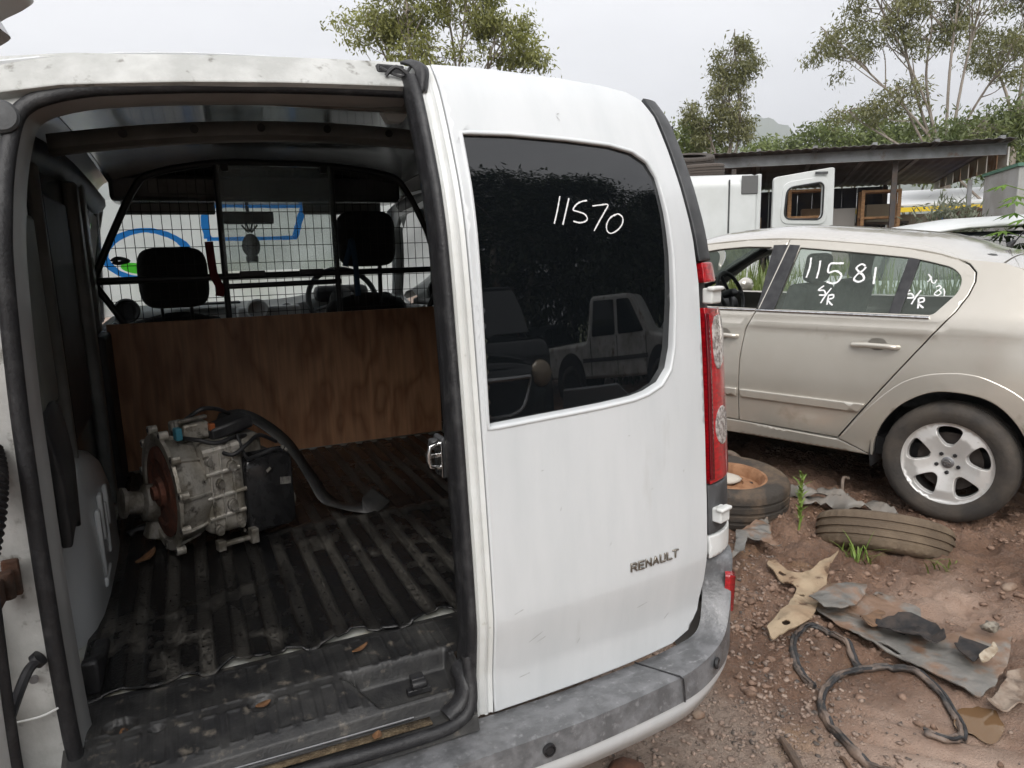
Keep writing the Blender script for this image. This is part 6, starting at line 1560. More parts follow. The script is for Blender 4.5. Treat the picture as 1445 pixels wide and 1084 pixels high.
def tree(name, label, base, blobs, leaf_m, ncl=60, k=70, leaf=(.2, .05), sig=.3, trunk_r=.16, fork=.45, seed=1, group=None, stems=1, twigs=True, droop=.6, shell=.55, cat='tree'):
    """blobs: crown ellipsoids (cx,cy,cz,rx,ry,rz) relative to base"""
    rs = np.random.RandomState(seed)
    T = thing(name, label, cat, base, group=group)
    tb = MB(); cl = []
    mid = np.mean(np.array([b[:3] for b in blobs]), 0)
    zf = min(b[2] - b[5] for b in blobs) * fork + .2
    fk = np.array([mid[0] * .25, mid[1] * .25, max(.5, zf)])
    tb.tube(spline([(0, 0, -.3), (fk[0] * .5 + rs.normal() * .1, fk[1] * .5, fk[2] * .5), tuple(fk)], 6), [trunk_r * (1.25 - .45 * i / 12) for i in range(13)], 9)
    for b in blobs:
        c = np.array(b[:3]); r_ = np.array(b[3:])
        wob = rs.normal(0, .25, 3) * np.linalg.norm(c - fk) * .25
        limb = spline([tuple(fk - np.array([0, 0, .2])), tuple(fk * .55 + c * .45 + wob), tuple(c), tuple(c + np.array([0, 0, r_[2] * .7]) + rs.normal(0, .2, 3) * r_)], 6)
        r0_ = trunk_r * .75 / math.sqrt(len(blobs)) * 1.3
        tb.tube(limb, [max(.02, r0_ * (1 - .85 * i / (len(limb) - 1))) for i in range(len(limb))], 7)
        n = max(6, int(ncl * (r_[0] * r_[1] * r_[2]) ** .5 / sum((q[3] * q[4] * q[5]) ** .5 for q in blobs)))
        for i in range(n):
            v = rs.normal(0, 1, 3); v /= np.linalg.norm(v); p = c + v * r_ * (shell + (1 - shell) * rs.rand())
            cl.append(p)
            if twigs:
                s_ = np.array(limb[int((.45 + .5 * rs.rand()) * (len(limb) - 1))]); m_ = (s_ + p) / 2 + rs.normal(0, .15, 3) * np.linalg.norm(p - s_) * .6
                tb.tube(spline([tuple(s_), tuple(m_), tuple(p)], 4), [max(.008, trunk_r * .13 * (1 - .75 * q / 8)) for q in range(9)], 5, cap=False)
    tb.build('trunk', BARK, T, smooth=60)
    V, F = make_leaves(rs, cl, k, (sig, sig, sig * .75), leaf[0], leaf[1], droop)
    link('crown', fastmesh('crown', V, F), leaf_m, T)
    return T
LF1 = leafmat('leaf_olive_light', (.19, .2, .05), (.3, .31, .095)); LF2 = leafmat('leaf_grey_green', (.15, .155, .055), (.24, .238, .1)); LF3 = leafmat('leaf_dark_green', (.09, .125, .035), (.17, .2, .065)); LF4 = leafmat('leaf_mid_green', (.13, .175, .05), (.23, .27, .09))
tree('eucalypt_tree', 'yellow-green eucalypt rising behind the van roof', (8.9, 25.0, 0), [(-2.1, .8, 9.3, 1.1, 1.1, .7), (-1.0, .2, 10.1, 1.4, 1.3, 1.2), (.9, -.5, 10.0, 1.3, 1.2, 1.2), (2.1, -1.0, 8.9, 1.1, 1.0, .8), (0, 0, 11.5, 1.5, 1.4, .9), (-.4, 0, 8.2, 1.5, 1.3, .7), (2.9, -1.3, 8.1, .7, .7, .4)], LF1, 190, 105, (.18, .06), .23, .17, .6, 3)
tree('eucalypt_tree', 'tall slim eucalypt standing alone behind the shed', (22.3, 25.6, 0), [(-.4, .5, 6.4, .6, .6, .9), (.1, 0, 7.9, .95, .8, 1.2), (.25, -.2, 9.4, 1.05, .9, 1.3), (.3, -.3, 6.8, .7, .7, .9), (-1.1, 1.0, 7.4, .4, .4, .5)], LF2, 88, 110, (.19, .055), .19, .15, .75, 5)
tree('eucalypt_tree', 'large spreading eucalypt right of the slim one with a forked pale trunk', (26.8, 18.0, 0), [(-3.2, 2.6, 8.7, 1.5, 1.3, .9), (-2.4, 1.8, 10.0, 1.7, 1.6, 1.3), (-1.0, .8, 9.4, 1.5, 1.3, 1.2), (.2, -.2, 10.4, 1.6, 1.6, 1.5), (-1.6, 1.4, 6.9, 1.2, 1.1, .6), (-2.8, 2.4, 6.3, .9, .9, .5), (1.0, -.8, 8.0, 1.1, 1.0, .9), (-.4, .2, 11.9, 2.4, 2.0, 1.0), (-2.2, 1.8, 11.6, 1.5, 1.4, .8)], LF2, 195, 105, (.18, .05), .21, .2, .65, 8)
tree('eucalypt_tree', 'sparse eucalypt with thin upright limbs at the right edge', (31.8, 19.1, 0), [(-.9, .8, 9.2, .9, .9, 1.2), (.3, 0, 10.6, 1.1, 1.0, 1.5), (1.0, -.6, 8.6, 1.0, 1.0, 1.2), (-.4, .3, 12.2, 1.6, 1.4, 1.0)], LF2, 85, 100, (.18, .05), .23, .17, .7, 9)
tree('broad_tree', 'leaning dense green tree below the sparse eucalypt at the right edge', (24.6, 14.9, 0), [(-.6, .6, 4.9, 1.1, 1.1, .9), (.8, -.4, 5.4, 1.3, 1.2, .9), (2.0, -1.4, 5.6, 1.3, 1.2, 1.0), (-1.7, 1.3, 4.3, .9, .9, .6)], LF3, 130, 80, (.22, .06), .27, .12, .6, 10)
tree('broad_tree', 'low pale green tree at the foot of the slim eucalypt, right one', (22.0, 27.6, 0), [(0, 0, 6.6, 1.2, 1.1, .9), (-.9, .8, 5.9, .9, .9, .7)], LF4, 50, 80, (.22, .08), .3, .12, .6, 11)
tree('broad_tree', 'low dark tree at the far left beside the van pillar', (22.6, 32.0, 0), [(0, 0, 7.2, 1.5, 1.4, 1.1)], LF3, 45, 80, (.24, .08), .33, .12, .6, 12)
lows = [(30.9, 37.0, 1.4, 7.9, 'first'), (34.3, 36.4, 1.4, 8.1, 'second'), (36.6, 36.4, 1.5, 8.5, 'third'), (38.4, 35.6, 1.8, 9.2, 'fourth'), (38.9, 33.6, 1.8, 9.6, 'fifth'), (39.2, 31.6, 1.7, 9.2, 'sixth'), (39.6, 29.6, 1.6, 8.5, 'seventh'), (40.2, 26.6, 1.7, 8.0, 'eighth'), (40.4, 23.6, 1.7, 7.8, 'ninth')]
for i, (x_, y_, rr, h_, w_) in enumerate(lows):
    tree('round_tree', '%s from the left of the round green trees behind the shed roof' % w_, (x_, y_, 0), [(0, 0, h_ - rr * .8, rr, rr, rr * .8), (rr * .6, -rr * .6, h_ - rr * 1.15, rr * .7, rr * .7, rr * .6), (-rr * .7, rr * .5, h_ - rr * 1.3, rr * .7, rr * .7, rr * .6)], LF4 if i % 3 else LF3, 62, 75, (.28, .12), .36, .15, .5, 20 + i, 'round trees behind the shed', twigs=False, droop=.2, shell=.75)
# ---- hills far off
mb = MB(); V = []; n_ = 390
for i in range(n_ + 1):
    az = R(-30 + 130 * i / n_)
    hgt = 205 + 75 * math.exp(-((math.degrees(az) - 43.6) / 2.0) ** 2) + 40 * math.exp(-((math.degrees(az) - 39) / 1.6) ** 2) + 20 * math.sin(math.degrees(az) * .6) + 9 * math.sin(math.degrees(az) * 2.1) + 4 * math.sin(math.degrees(az) * 5.3)
    for (dd, hf) in ((1350, -.02), (1500, .35), (1680, .75), (1850, 1.0), (2100, .7), (2500, -.02)): V.append((dd * math.sin(az), dd * math.cos(az), 12 + hgt * hf))
mb.add(V, [(i * 6 + k, (i + 1) * 6 + k, (i + 1) * 6 + k + 1, i * 6 + k + 1) for i in range(n_) for k in range(5)])
tag(mb.build('hills', mat('forest_hill', (.045, .07, .028), .95, col2=(.07, .095, .04), scale=.02, detail=8), None, smooth=60), kind='structure')

# ---- open shed
SHEDM = mat('grey_galvanised', (.26, .27, .28), .5, metal=.3, col2=(.17, .17, .17), scale=2, col3=(.16, .09, .05), scale3=3, lo3=.6, hi3=.72)
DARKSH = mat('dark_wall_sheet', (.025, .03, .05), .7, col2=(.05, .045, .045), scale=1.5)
STEELD = mat('dark_steel_post', (.06, .055, .055), .6, col2=(.1, .07, .05), scale=4)
TIMB = mat('shed_timber', (.3, .17, .08), .8, col2=(.2, .11, .05), scale=8, stretch=(1, 1, 4))
sx, sy = 15.18, 9.30; ang = math.atan2(-4.32, 4.58)
shed = thing('open_shed', 'long open-fronted shed with a low iron roof behind the cars', 'shed', (sx, sy, 0), ang)     # local x along front (to the right), y away
def sb(mb, name, m_, p=None, **k): return mb.build(name, m_, p or shed, **k)
mb = MB(); V = []; nx_ = 340; x0_, x1_ = -15.5, .12
for i in range(nx_ + 1):
    X = x0_ + (x1_ - x0_) * i / nx_; zz_ = 3.44 - .013 * X + .012 * math.sin(i * 2 * math.pi / 4)
    for (y_, dz) in ((-.35, 0), (3.0, -.16), (6.2, -.32)): V.append((X, y_, zz_ + dz))
mb.add(V, [(i * 3 + k, (i + 1) * 3 + k, (i + 1) * 3 + k + 1, i * 3 + k + 1) for i in range(nx_) for k in range(2)]); roof_ = sb(mb, 'roof_sheet', mat('roof_iron', (.11, .11, .11), .6, metal=.1, col2=(.07, .06, .055), scale=1.2), solid=.012, smooth=60)
mb = MB(); RB = Matrix.Rotation(R(.745), 3, 'Y'); mb.box((-7.7, -.02, 3.37), (15.5, .012, .22), RB); mb.box((-7.7, -.02, 3.475), (15.5, .12, .014), RB); mb.box((-7.7, -.02, 3.265), (15.5, .12, .014), RB); sb(mb, 'front_beam', SHEDM)
for i in range(14):
    mb = MB(); mb.box((-14.9 + i * 1.14, 2.9, 3.31 + .013 * (14.9 - i * 1.14)), (.09, 6.2, .1), Matrix.Rotation(R(-2.9), 3, 'X')); sb(mb, 'purlin', SHEDM)
for x_, y_ in ((-13.5, 0), (-10.2, 0), (-6.35, 0), (-5.15, 0), (-1.9, .2), (.85, 0), (-12, 6), (-8, 6), (-4, 6), (-1.2, 6), (.9, 6), (-3.0, 3.2), (-1.4, 3.2)):
    mb = MB(); mb.box((x_, y_, 1.6), (.1, .1, 3.2 if y_ < 1 else 3.1)); sb(mb, 'post', STEELD if x_ < 0 else SHEDM)
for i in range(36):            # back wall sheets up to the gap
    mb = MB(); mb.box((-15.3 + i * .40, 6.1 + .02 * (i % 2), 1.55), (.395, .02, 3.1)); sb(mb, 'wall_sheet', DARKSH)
for i in range(9):
    mb = MB(); mb.box((.06, .2 + i * .7, 3.12), (.03, .62, .36)); sb(mb, 'end_sheet', mat('rusty_cream_sheet', (.45, .42, .36), .7, col2=(.28, .17, .1), scale=3) if i % 2 else mat('pale_sheet', (.55, .54, .5), .6))
mb = MB(); mb.tube(spline([(.55, -.4, 3.5), (.72, -.5, 3.1), (.7, -.5, 2.6), (.5, -.45, 1.7), (.48, -.45, 0)], 6), .035, 8); sb(mb, 'downpipe', mat('blue_grey_pipe', (.3, .36, .42), .5))
def at_shed(x, y, z=0):
    c, s_ = math.cos(ang), math.sin(ang); return (sx + x * c - y * s_, sy + x * s_ + y * c, z)
def rack(x, y, w_, h_, lab, tilt=0):
    t_ = thing('timber_rack', lab, 'rack', at_shed(x, y), ang, 'timber racks in the shed')
    for xx_ in (-w_ / 2, w_ / 2):
        for yy in (0, .5):
            mb = MB(); mb.box((xx_ + (-.06 if xx_ > 0 else .06) * tilt, yy, h_ / 2), (.07, .05, h_)); mb.build('upright', TIMB, t_)
    z_ = .35
    while z_ <= h_:
        mb = MB(); mb.box((0, .25, z_), (w_ + .04, .52, .05)); mb.build('shelf_board', TIMB, t_); z_ += (h_ - .38) / 4
rack(-3.55, .8, .75, 2.75, 'left timber rack with open shelves under the shed roof'); rack(-2.05, .7, .72, 2.65, 'right timber rack with open shelves under the shed roof')
def boxthing(name, x, y, z, d, m_, lab, cat, bev=.01):
    mb = MB(); mb.box((0, 0, d[2] / 2), d); o = mb.build(name, m_, None, bevel=bev, loc=at_shed(x, y, z), rot=(0, 0, ang)); tag(o, lab, cat); return o
def table(x, y, w_, d_, h_, lab, m_=STEELD):
    t_ = thing('shed_table', lab, 'table', at_shed(x, y), ang)
    mb = MB(); mb.box((0, 0, h_ - .03), (w_, d_, .06)); mb.build('table_top', m_, t_)
    for a in (-1, 1):
        for b in (-1, 1): mb = MB(); mb.box((a * (w_ / 2 - .05), b * (d_ / 2 - .05), h_ / 2 - .03), (.06, .06, h_ - .06)); mb.build('leg', m_, t_)
CARD = mat('cardboard', (.34, .25, .16), .85, col2=(.27, .2, .13), scale=5); CREAM = mat('cream_sheet', (.5, .44, .33), .8)
table(-3.15, 2.6, 1.2, .7, 2.0, 'tall dark bench behind the left timber rack'); boxthing('carton', -3.2, 2.6, 2.0, (.75, .5, .38), CARD, 'wide pale carton on the bench behind the left timber rack', 'box')
table(-1.85, 2.6, 1.3, .7, 2.0, 'tall dark bench behind the right timber rack'); boxthing('carton', -1.75, 2.6, 2.0, (.72, .5, .42), CREAM, 'cream carton on the bench behind the right timber rack', 'box')
boxthing('leaning_board', -3.7, .45, .0, (.9, .06, 1.55), TIMB, 'tan board standing before the left timber rack', 'board', .004)
BLUEP = mat('blue_crate_plastic', (.03, .12, .5), .5)
table(.0, 5.0, 1.5, .7, 1.35, 'low dark table carrying the blue crates')
k = 0
for (x_, z_, w_, lab) in ((-.25, 1.35, .6, 'lowest blue crate of the left stack in the shed'), (-.25, 1.66, .6, 'middle blue crate of the left stack in the shed'), (-.22, 1.97, .55, 'topmost blue crate of the left stack in the shed'), (.45, 1.35, .55, 'single blue crate right of the blue stack in the shed')):
    t_ = thing('blue_crate', lab, 'crate', at_shed(x_, 5.0, z_), ang, 'blue crates in the shed')
    mb = MB(); mb.box((0, 0, .12), (w_, .4, .24), taper=1.06); mb.build('crate_body', BLUEP, t_, bevel=.01); mb = MB(); mb.box((0, 0, .255), (w_ * 1.1, .46, .03)); mb.build('crate_rim', BLUEP, t_)
PLAST = mat('grey_bin_plastic', (.1, .1, .11), .6); OLIVE = mat('olive_tarp', (.1, .1, .06), .8, col2=(.15, .14, .1), scale=6, bump=.4, bscale=10)
table(-5.2, 2.2, 1.6, .7, 1.9, 'tall dark bench at the left end of the shed opening')
boxthing('storage_bin', -5.4, 2.2, 1.9, (.6, .5, .4), PLAST, 'dark grey bin on the bench at the left of the shed', 'bin', .03)
boxthing('carton', -4.75, 2.2, 1.9, (.45, .45, .3), CARD, 'small brown carton beside the dark grey bin in the shed', 'box')
boxthing('leaning_board', -2.75, 1.2, 0, (.5, .05, 2.3), mat('grey_board', (.3, .29, .27), .7), 'grey upright board between the two timber racks', 'board', .004)
boxthing('storage_bin', -1.2, 2.2, 0, (.8, .7, 1.9), OLIVE, 'olive covered stack right of the right timber rack', 'stack', .08)
boxthing('leaning_door', -.75, 3.6, 0, (.9, .07, 2.2), mat('beige_door', (.4, .35, .27), .6), 'beige panel standing deep in the shed before the yellow edge', 'panel', .02)
# white canopy with yellow fascia behind the shed
cn = thing('white_canopy', 'white canopy roof with a yellow edge seen through the shed', 'canopy', at_shed(-1.0, 9.5), ang)
mb = MB(); mb.box((1.5, 2, 3.05), (7.5, 4, .05), Matrix.Rotation(R(10), 3, 'X')); mb.build('canopy_roof', mat('white_sheet', (.7, .71, .72), .5), cn)
mb = MB(); mb.box((1.5, .0, 2.56), (7.5, .04, .15)); mb.build('yellow_fascia', mat('yellow_vinyl', (.7, .5, .02), .5), cn)
for x_ in (-2, .5, 3, 5): mb = MB(); mb.box((x_, .1, 1.2), (.08, .08, 2.4)); mb.build('post', STEELD, cn)
mb = MB(); mb.box((2.4, 2.0, 1.1), (4, .05, 1.8)); mb.build('back_panel', mat('beige_panel', (.42, .36, .27), .7), cn)
# pale cabinet with a green lid edge at the right, rusty post
cab = thing('metal_cabinet', 'tall pale grey metal cabinet with green top edge at the right', 'cabinet', (12.75, 6.45, 0), ang)
mb = MB(); mb.box((0, .8, 1.3), (2.0, 1.8, 2.6)); mb.build('cabinet_body', mat('pale_grey_sheet', (.5, .51, .5), .5, col2=(.4, .4, .38), scale=2), cab, bevel=.02)
mb = MB(); mb.box((0, .8, 2.62), (2.06, 1.86, .05)); mb.build('lid', mat('green_edge', (.1, .22, .16), .5), cab)
mb = MB(); mb.box((0, -.108, 1.75), (1.98, .012, .02)); mb.build('seam_strip', STEEL, cab)
mb = MB(); mb.lathe([(.16, 0), (.17, .3), (.15, 1.2), (.19, 1.98), (.14, 2.0)], 14); tag(mb.build('rusty_drum', RUST, None, loc=(11.25, 7.35, gz(11, 7))), 'rust-streaked pale drum left of the grey cabinet', 'drum')

# ---- white delivery van with open rear door, tyres on its roof
rt = np.array([.91, -.4147]); aw_ = np.array([.4147, .91])
dv = thing('delivery_van', 'white delivery van behind the silver car with its rear door swung open', 'van', (7.05, 7.45, 0), math.atan2(rt[1], rt[0]))      # local x to the right along its side, rear end at x=0
WV = mat('far_white_paint', (.66, .68, .68), .4, col2=(.58, .6, .59), scale=1.5, coat=.2)
mb = MB(); pf = rounded([(0, .45), (1.75, .45), (1.75, 2.1), (1.6, 2.43), (.12, 2.43), (0, 2.32)], [.05, .05, .2, .2, .12, .1], 5)
mb.prism(pf, 4.2, Matrix(((0, 0, -1, 0), (1, 0, 0, 0), (0, 1, 0, 0), (0, 0, 0, 1)))); fix_normals(mb.build('van_body', WV, dv, bevel=.03, smooth=40))
mb = MB(); mb.box((-.11, -.004, 2.28), (.22, .02, .24)); mb.build('corner_trim', mat('grey_corner', (.12, .12, .12), .5), dv, bevel=.05)
for (x_, w2) in ((-.38, .02), (-2.2, .02)): mb = MB(); mb.box((x_, -.006, 1.5), (w2, .012, 1.7)); mb.build('panel_groove', TRIM, dv)
mb = MB(); mb.box((-2.2, -.008, 1.42), (4.0, .014, .05)); mb.build('side_moulding', TRIM, dv)
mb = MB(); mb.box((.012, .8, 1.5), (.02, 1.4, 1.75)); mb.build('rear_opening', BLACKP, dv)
mb = MB(); mb.box((.035, .1, 1.72), (.06, .1, 1.4)); mb.build('door_frame', WV, dv, bevel=.01)
for (x_, y_) in ((-.7, .1), (-.7, 1.65), (-3.4, .1), (-3.4, 1.65)):
    mb = MB(); make_tyre(mb, .34, .2, .2, Matrix.Translation((x_, y_, .34)) @ Matrix.Rotation(R(90), 4, 'X'), 40, False); mb.build('wheel', TYRE, dv, smooth=40)
do = rounded([(.17, .5), (1.0, .5), (.985, 2.46), (.95, 2.47), (.19, 2.36)], [.05, .05, .03, .03, .05], 4); hw = rounded([(.33, 1.82), (.84, 1.80), (.84, 2.24), (.80, 2.28), (.36, 2.22)], .10, 5)
dS = lambda o_: (lambda U, V_: np.stack([U, np.full_like(U, -.05 + o_) - .02 * np.cos((V_ - 1.5) * 1.4), V_], 1))
DO = panel('rear_door', do, [hw], dS(0), (0, -1, 0), WV, dv, .1, .05, .01)
hw2 = rounded([(.28, 1.76), (.90, 1.74), (.90, 2.30), (.84, 2.36), (.31, 2.29)], .12, 5)
panel('window_surround', hw2, [hw], dS(-.012), (0, -1, 0), WV, DO, .08, .012, .006)
mb = MB(); ring = resample(hw, .05); mb.tube([(p[0], -.078, p[1]) for p in ring], .012, 6, closed=True); mb.build('window_seal', RUBBER, DO)
mb = MB(); mb.box((.80, -.085, 2.40), (.16, .02, .03)); mb.build('door_catch', TRIM, DO)
c_ = Vector((7.05, 7.45, 0))
def at_dv(x, y, z): return (7.05 + x * rt[0] + y * aw_[0], 7.45 + x * rt[1] + y * aw_[1], z)
tyre_thing('loose_tyre', 'lower brown tyre lying on the delivery van roof', at_dv(-.62, .5, 2.52), (R(2), R(-3), 0), .31, .19, .18, mat('brown_dusty_tyre', (.08, .065, .055), .85))
tyre_thing('loose_tyre', 'upper tilted tyre on the delivery van roof', at_dv(-.70, .75, 2.68), (R(12), R(-8), 0), .32, .2, .18, mat('brown_dusty_tyre2', (.06, .05, .043), .85))

# ---- white car whose roof shows above the silver one
wc = thing('white_car', 'white car behind the silver hatchback, only its roof showing', 'car', (7.55, 4.62, 0), math.atan2(-.62, .78))
mb = MB()
def wroof(u, v):
    x = -1.35 + u * 3.2; z = np.interp(x, [-1.35, -1.0, -.5, .3, 1.0, 1.5, 1.85], [1.50, 1.61, 1.68, 1.705, 1.67, 1.58, 1.44]); c = abs(v - .5) * 2
    return (x, (v - .5) * 1.36, float(z) - .09 * c ** 3)
mb.grid(wroof, 26, 14); fix_normals(mb.build('roof', WV, wc, smooth=60, solid=.02))
mb = MB(); mb.box((.15, 0, .75), (4.0, 1.72, .72)); mb.build('lower_body', WV, wc, bevel=.12, seg=4)
mb = MB(); mb.box((.25, 0, 1.3), (3.1, 1.5, .5), taper=.88); mb.build('window_band', TINT, wc, bevel=.05)
for x_ in (-1.1, 1.4):
    for y_ in (-.76, .76): mb = MB(); make_tyre(mb, .31, .2, .19, Matrix.Translation((x_, y_, .31)) @ Matrix.Rotation(R(90), 4, 'X'), 40, False); mb.build('wheel', TYRE, wc, smooth=40)

# ---- tall grass behind the cars, shrub, palmate plant
rs = np.random.RandomState(5); n = 9000
gx2 = 5.2 + rs.rand(n) * 4.5; gy2 = 3.2 + rs.rand(n) * 5.0
keep = ((gx2 - 4.33) * .94 + (gy2 - 2.57) * .342 > 1.25) & ~((np.abs((gx2 - 7.55) * .78 - (gy2 - 4.62) * .62) < 2.0) & (np.abs((gx2 - 7.55) * .62 + (gy2 - 4.62) * .78) < .95))
gx2, gy2 = gx2[keep], gy2[keep]; n = len(gx2); z0_ = gh(gx2, gy2); hh_ = .75 + .6 * rs.rand(n); az = rs.rand(n) * 6.283; ln_ = .1 + .3 * rs.rand(n)
dx, dy = np.cos(az), np.sin(az); w_ = .012 + .012 * rs.rand(n)
P0 = np.stack([gx2, gy2, z0_], 1); P1 = P0 + np.stack([dx * ln_ * .3, dy * ln_ * .3, hh_ * .6], 1); P2 = P0 + np.stack([dx * ln_, dy * ln_, hh_], 1); S_ = np.stack([-dy * w_, dx * w_, 0 * w_], 1)
V = np.stack([P0 - S_, P0 + S_, P1 + S_ * .8, P1 - S_ * .8, P2 + S_ * .1, P2 - S_ * .1], 1).reshape(-1, 3); b6 = (np.arange(n) * 6)[:, None]
F = np.concatenate([b6 + np.array([[0, 1, 2, 3]]), b6 + np.array([[3, 2, 4, 5]])])
tag(link('tall_grass', fastmesh('tall_grass', V, F), leafmat('grass_green', (.1, .16, .03), (.2, .24, .07), 1.5)), 'tall green grass growing behind the silver hatchback', 'grass', kind='stuff')
tree('grey_shrub', 'grey-green wispy shrub before the shed opening', (9.6, 6.6, 0), [(0, 0, 1.5, .45, .4, .5), (.3, -.2, 1.25, .4, .4, .45)], leafmat('leaf_silver', (.13, .15, .1), (.22, .24, .17), 3), 40, 45, (.13, .025), .12, .03, .3, 31, droop=-.5, cat='shrub')
pp = thing('palmate_plant', 'bright green plant with finger-like leaves at the right edge', 'plant', (6.95, 3.92, gz(6.95, 3.92)))
PALM = leafmat('leaf_bright', (.12, .24, .03), (.22, .34, .06), 3)
mb = MB(); mb.tube(spline([(0, 0, 0), (.05, .0, .8), (.0, .05, 1.6), (.02, 0, 1.95)], 5), [.02] * 16, 6); mb.build('stem', WEED, pp)
rs2 = random.Random(3)
for k in range(16):
    a = k * 2.4; hz = 1.45 + .5 * k / 16; rch = .28 * rs2.uniform(.6, 1.1); end = Vector((rch * math.cos(a), rch * math.sin(a), hz + .1)); mb = MB(); mb.tube([(0, 0, hz), end], .004, 5)
    for q in range(7):
        b_ = a + (q - 3) * .5; V = []; F = []; i0 = 0
        d = Vector((math.cos(b_), math.sin(b_), -.25)); s_ = Vector((-math.sin(b_), math.cos(b_), 0)); L_ = .17 * (1 - .1 * abs(q - 3))
        mb.add([end, end + d * L_ * .55 + s_ * .018, end + d * L_ + Vector((0, 0, -.02)), end + d * L_ * .55 - s_ * .018], [(0, 1, 2, 3)])
    mb.build('leaf', PALM, pp, smooth=None)

# ---- what the dark van window mirrors: trees and wrecks behind the camera
LFD = leafmat('leaf_shade', (.03, .045, .016), (.06, .075, .03))
def polar(az, d): return (.75 + d * math.sin(R(az)), 1.28 - d * math.cos(R(az)), 0)
for i, (az, d, h_, rr, w_) in enumerate(((17, 17, 15, 3.2, 'first'), (27, 14, 15, 3.0, 'second'), (37, 16, 16, 3.2, 'third'), (47, 14, 12, 2.6, 'fourth'), (59, 17, 10, 2.6, 'fifth'), (70, 16, 9, 2.4, 'sixth'))):
    tree('shade_tree', '%s from the left of the dark trees mirrored in the van window' % w_, polar(az, d), [(0, 0, h_ * .22, rr, rr, h_ * .2), (.3, 0, h_ * .5, rr, rr, h_ * .24), (-.3, .2, h_ * .8, rr * .75, rr * .75, h_ * .2)], LFD, 150, 110, (.36, .12), .5, .25, .3, 50 + i, 'dark trees mirrored in the van window', shell=.3)
# black car nose
bc = thing('black_car', 'black car with a chrome-edged grille mirrored in the van window', 'car', (1.98, -2.35, 0), R(20))
bc.scale = (1.12, 1.12, 1.3)        # front at y=0, facing +y
BLK = mat('black_paint', (.01, .011, .013), .15, coat=1.0)
mb = MB(); mb.grid(lambda u, v: ((v - .5) * 1.7, -.06 - u * 1.1 - .25 * abs(v - .5) ** 2 * 4 * (1 - u), .80 + .2 * u ** .7 - .12 * abs(v - .5) ** 3 * 8), 12, 16); fix_normals(mb.build('bonnet', BLK, bc, smooth=60, solid=.01))
mb = MB(); mb.grid(lambda u, v: ((v - .5) * 1.72, -.05 - .45 * abs(v - .5) ** 3 * 8 + .05 * math.sin(u * 3), .79 - u * .55), 10, 20); fix_normals(mb.build('front_bumper', BLK, bc, smooth=60, solid=.01))
gp = rounded([(-.55, .74), (.55, .74), (.42, .52), (.3, .48), (-.3, .48), (-.42, .52)], .05, 4)
gS = lambda o_: (lambda U, V_: np.stack([U, .015 + o_ - .45 * np.abs(U / 1.72) ** 3 * 8, V_], 1))
gr = panel('grille', gp, [], gS(0), (0, 1, 0), BLACKP, bc, .06, .02, .003)
mb = MB(); q = resample(gp, .05); P = gS(.01)(q[:, 0], q[:, 1]); mb.tube([tuple(p) for p in P], .018, 8, closed=True); mb.build('chrome_surround', CHROME, gr)
for s_ in (-1, 1):
    mb = MB(); mb.ico((s_ * .68, -.22, .74), .15, 2, (.9, .7, .6)); mb.build('headlamp', mat('amber_headlamp', (.5, .4, .28), .15, coat=1.0), bc, smooth=60)
mb = MB(); mb.grid(lambda u, v: ((v - .5) * (1.45 - .25 * u), -1.15 - u * .75, 1.0 + u * .5), 6, 8); mb.build('windscreen', TINT, bc, smooth=60)
mb = MB(); mb.box((0, -2.6, 1.47), (1.2, 1.6, .06)); mb.build('roof', BLK, bc, bevel=.03)
mb = MB(); mb.box((0, -2.1, .6), (1.74, 3.4, .72)); mb.build('lower_body', BLK, bc, bevel=.12, seg=3)
for x_ in (-.78, .78):
    for y_ in (-.75, -3.2): mb = MB(); make_tyre(mb, .31, .2, .19, Matrix.Translation((x_, y_, .31)) @ Matrix.Rotation(R(90), 4, 'Y'), 40, False); mb.build('wheel', TYRE, bc, smooth=40)
# loose grey wing panel and white utility
wp = MB(); pf = rounded([(-.6, .1), (-.35, .1), (-.28, .3), (0, .42), (.28, .3), (.34, .1), (.6, .12), (.66, .5), (.3, .72), (-.65, .62)], .04, 4)
wp.prism(pf, .04, Matrix.Rotation(R(90), 4, 'X')); o = wp.build('wing_panel', mat('grey_primer', (.28, .29, .3), .4), None, bevel=.008, loc=(*polar(40, 5.0)[:2], .12), rot=(R(-24), R(6), R(30))); tag(o, 'loose grey wing panel mirrored in the van window', 'car panel')
ut = thing('white_utility', 'white utility with a bare cab roof mirrored in the van window', 'utility', polar(46, 9.5), R(62))
mb = MB(); pf = rounded([(-2.3, .5), (2.3, .5), (2.35, .95), (1.2, 1.1), (.55, 1.72), (-.75, 1.75), (-.95, 1.05), (-2.3, 1.0)], [.1, .15, .15, .1, .12, .12, .1, .06], 4)
mb.prism(pf, 1.7, Matrix(((1, 0, 0, 0), (0, 0, 1, -.85), (0, 1, 0, 0), (0, 0, 0, 1)))); fix_normals(mb.build('utility_body', mat('weathered_white', (.55, .56, .55), .45, col2=(.36, .36, .34), scale=3, col3=(.15, .1, .07), scale3=5, lo3=.58, hi3=.7), ut, bevel=.06, seg=3))
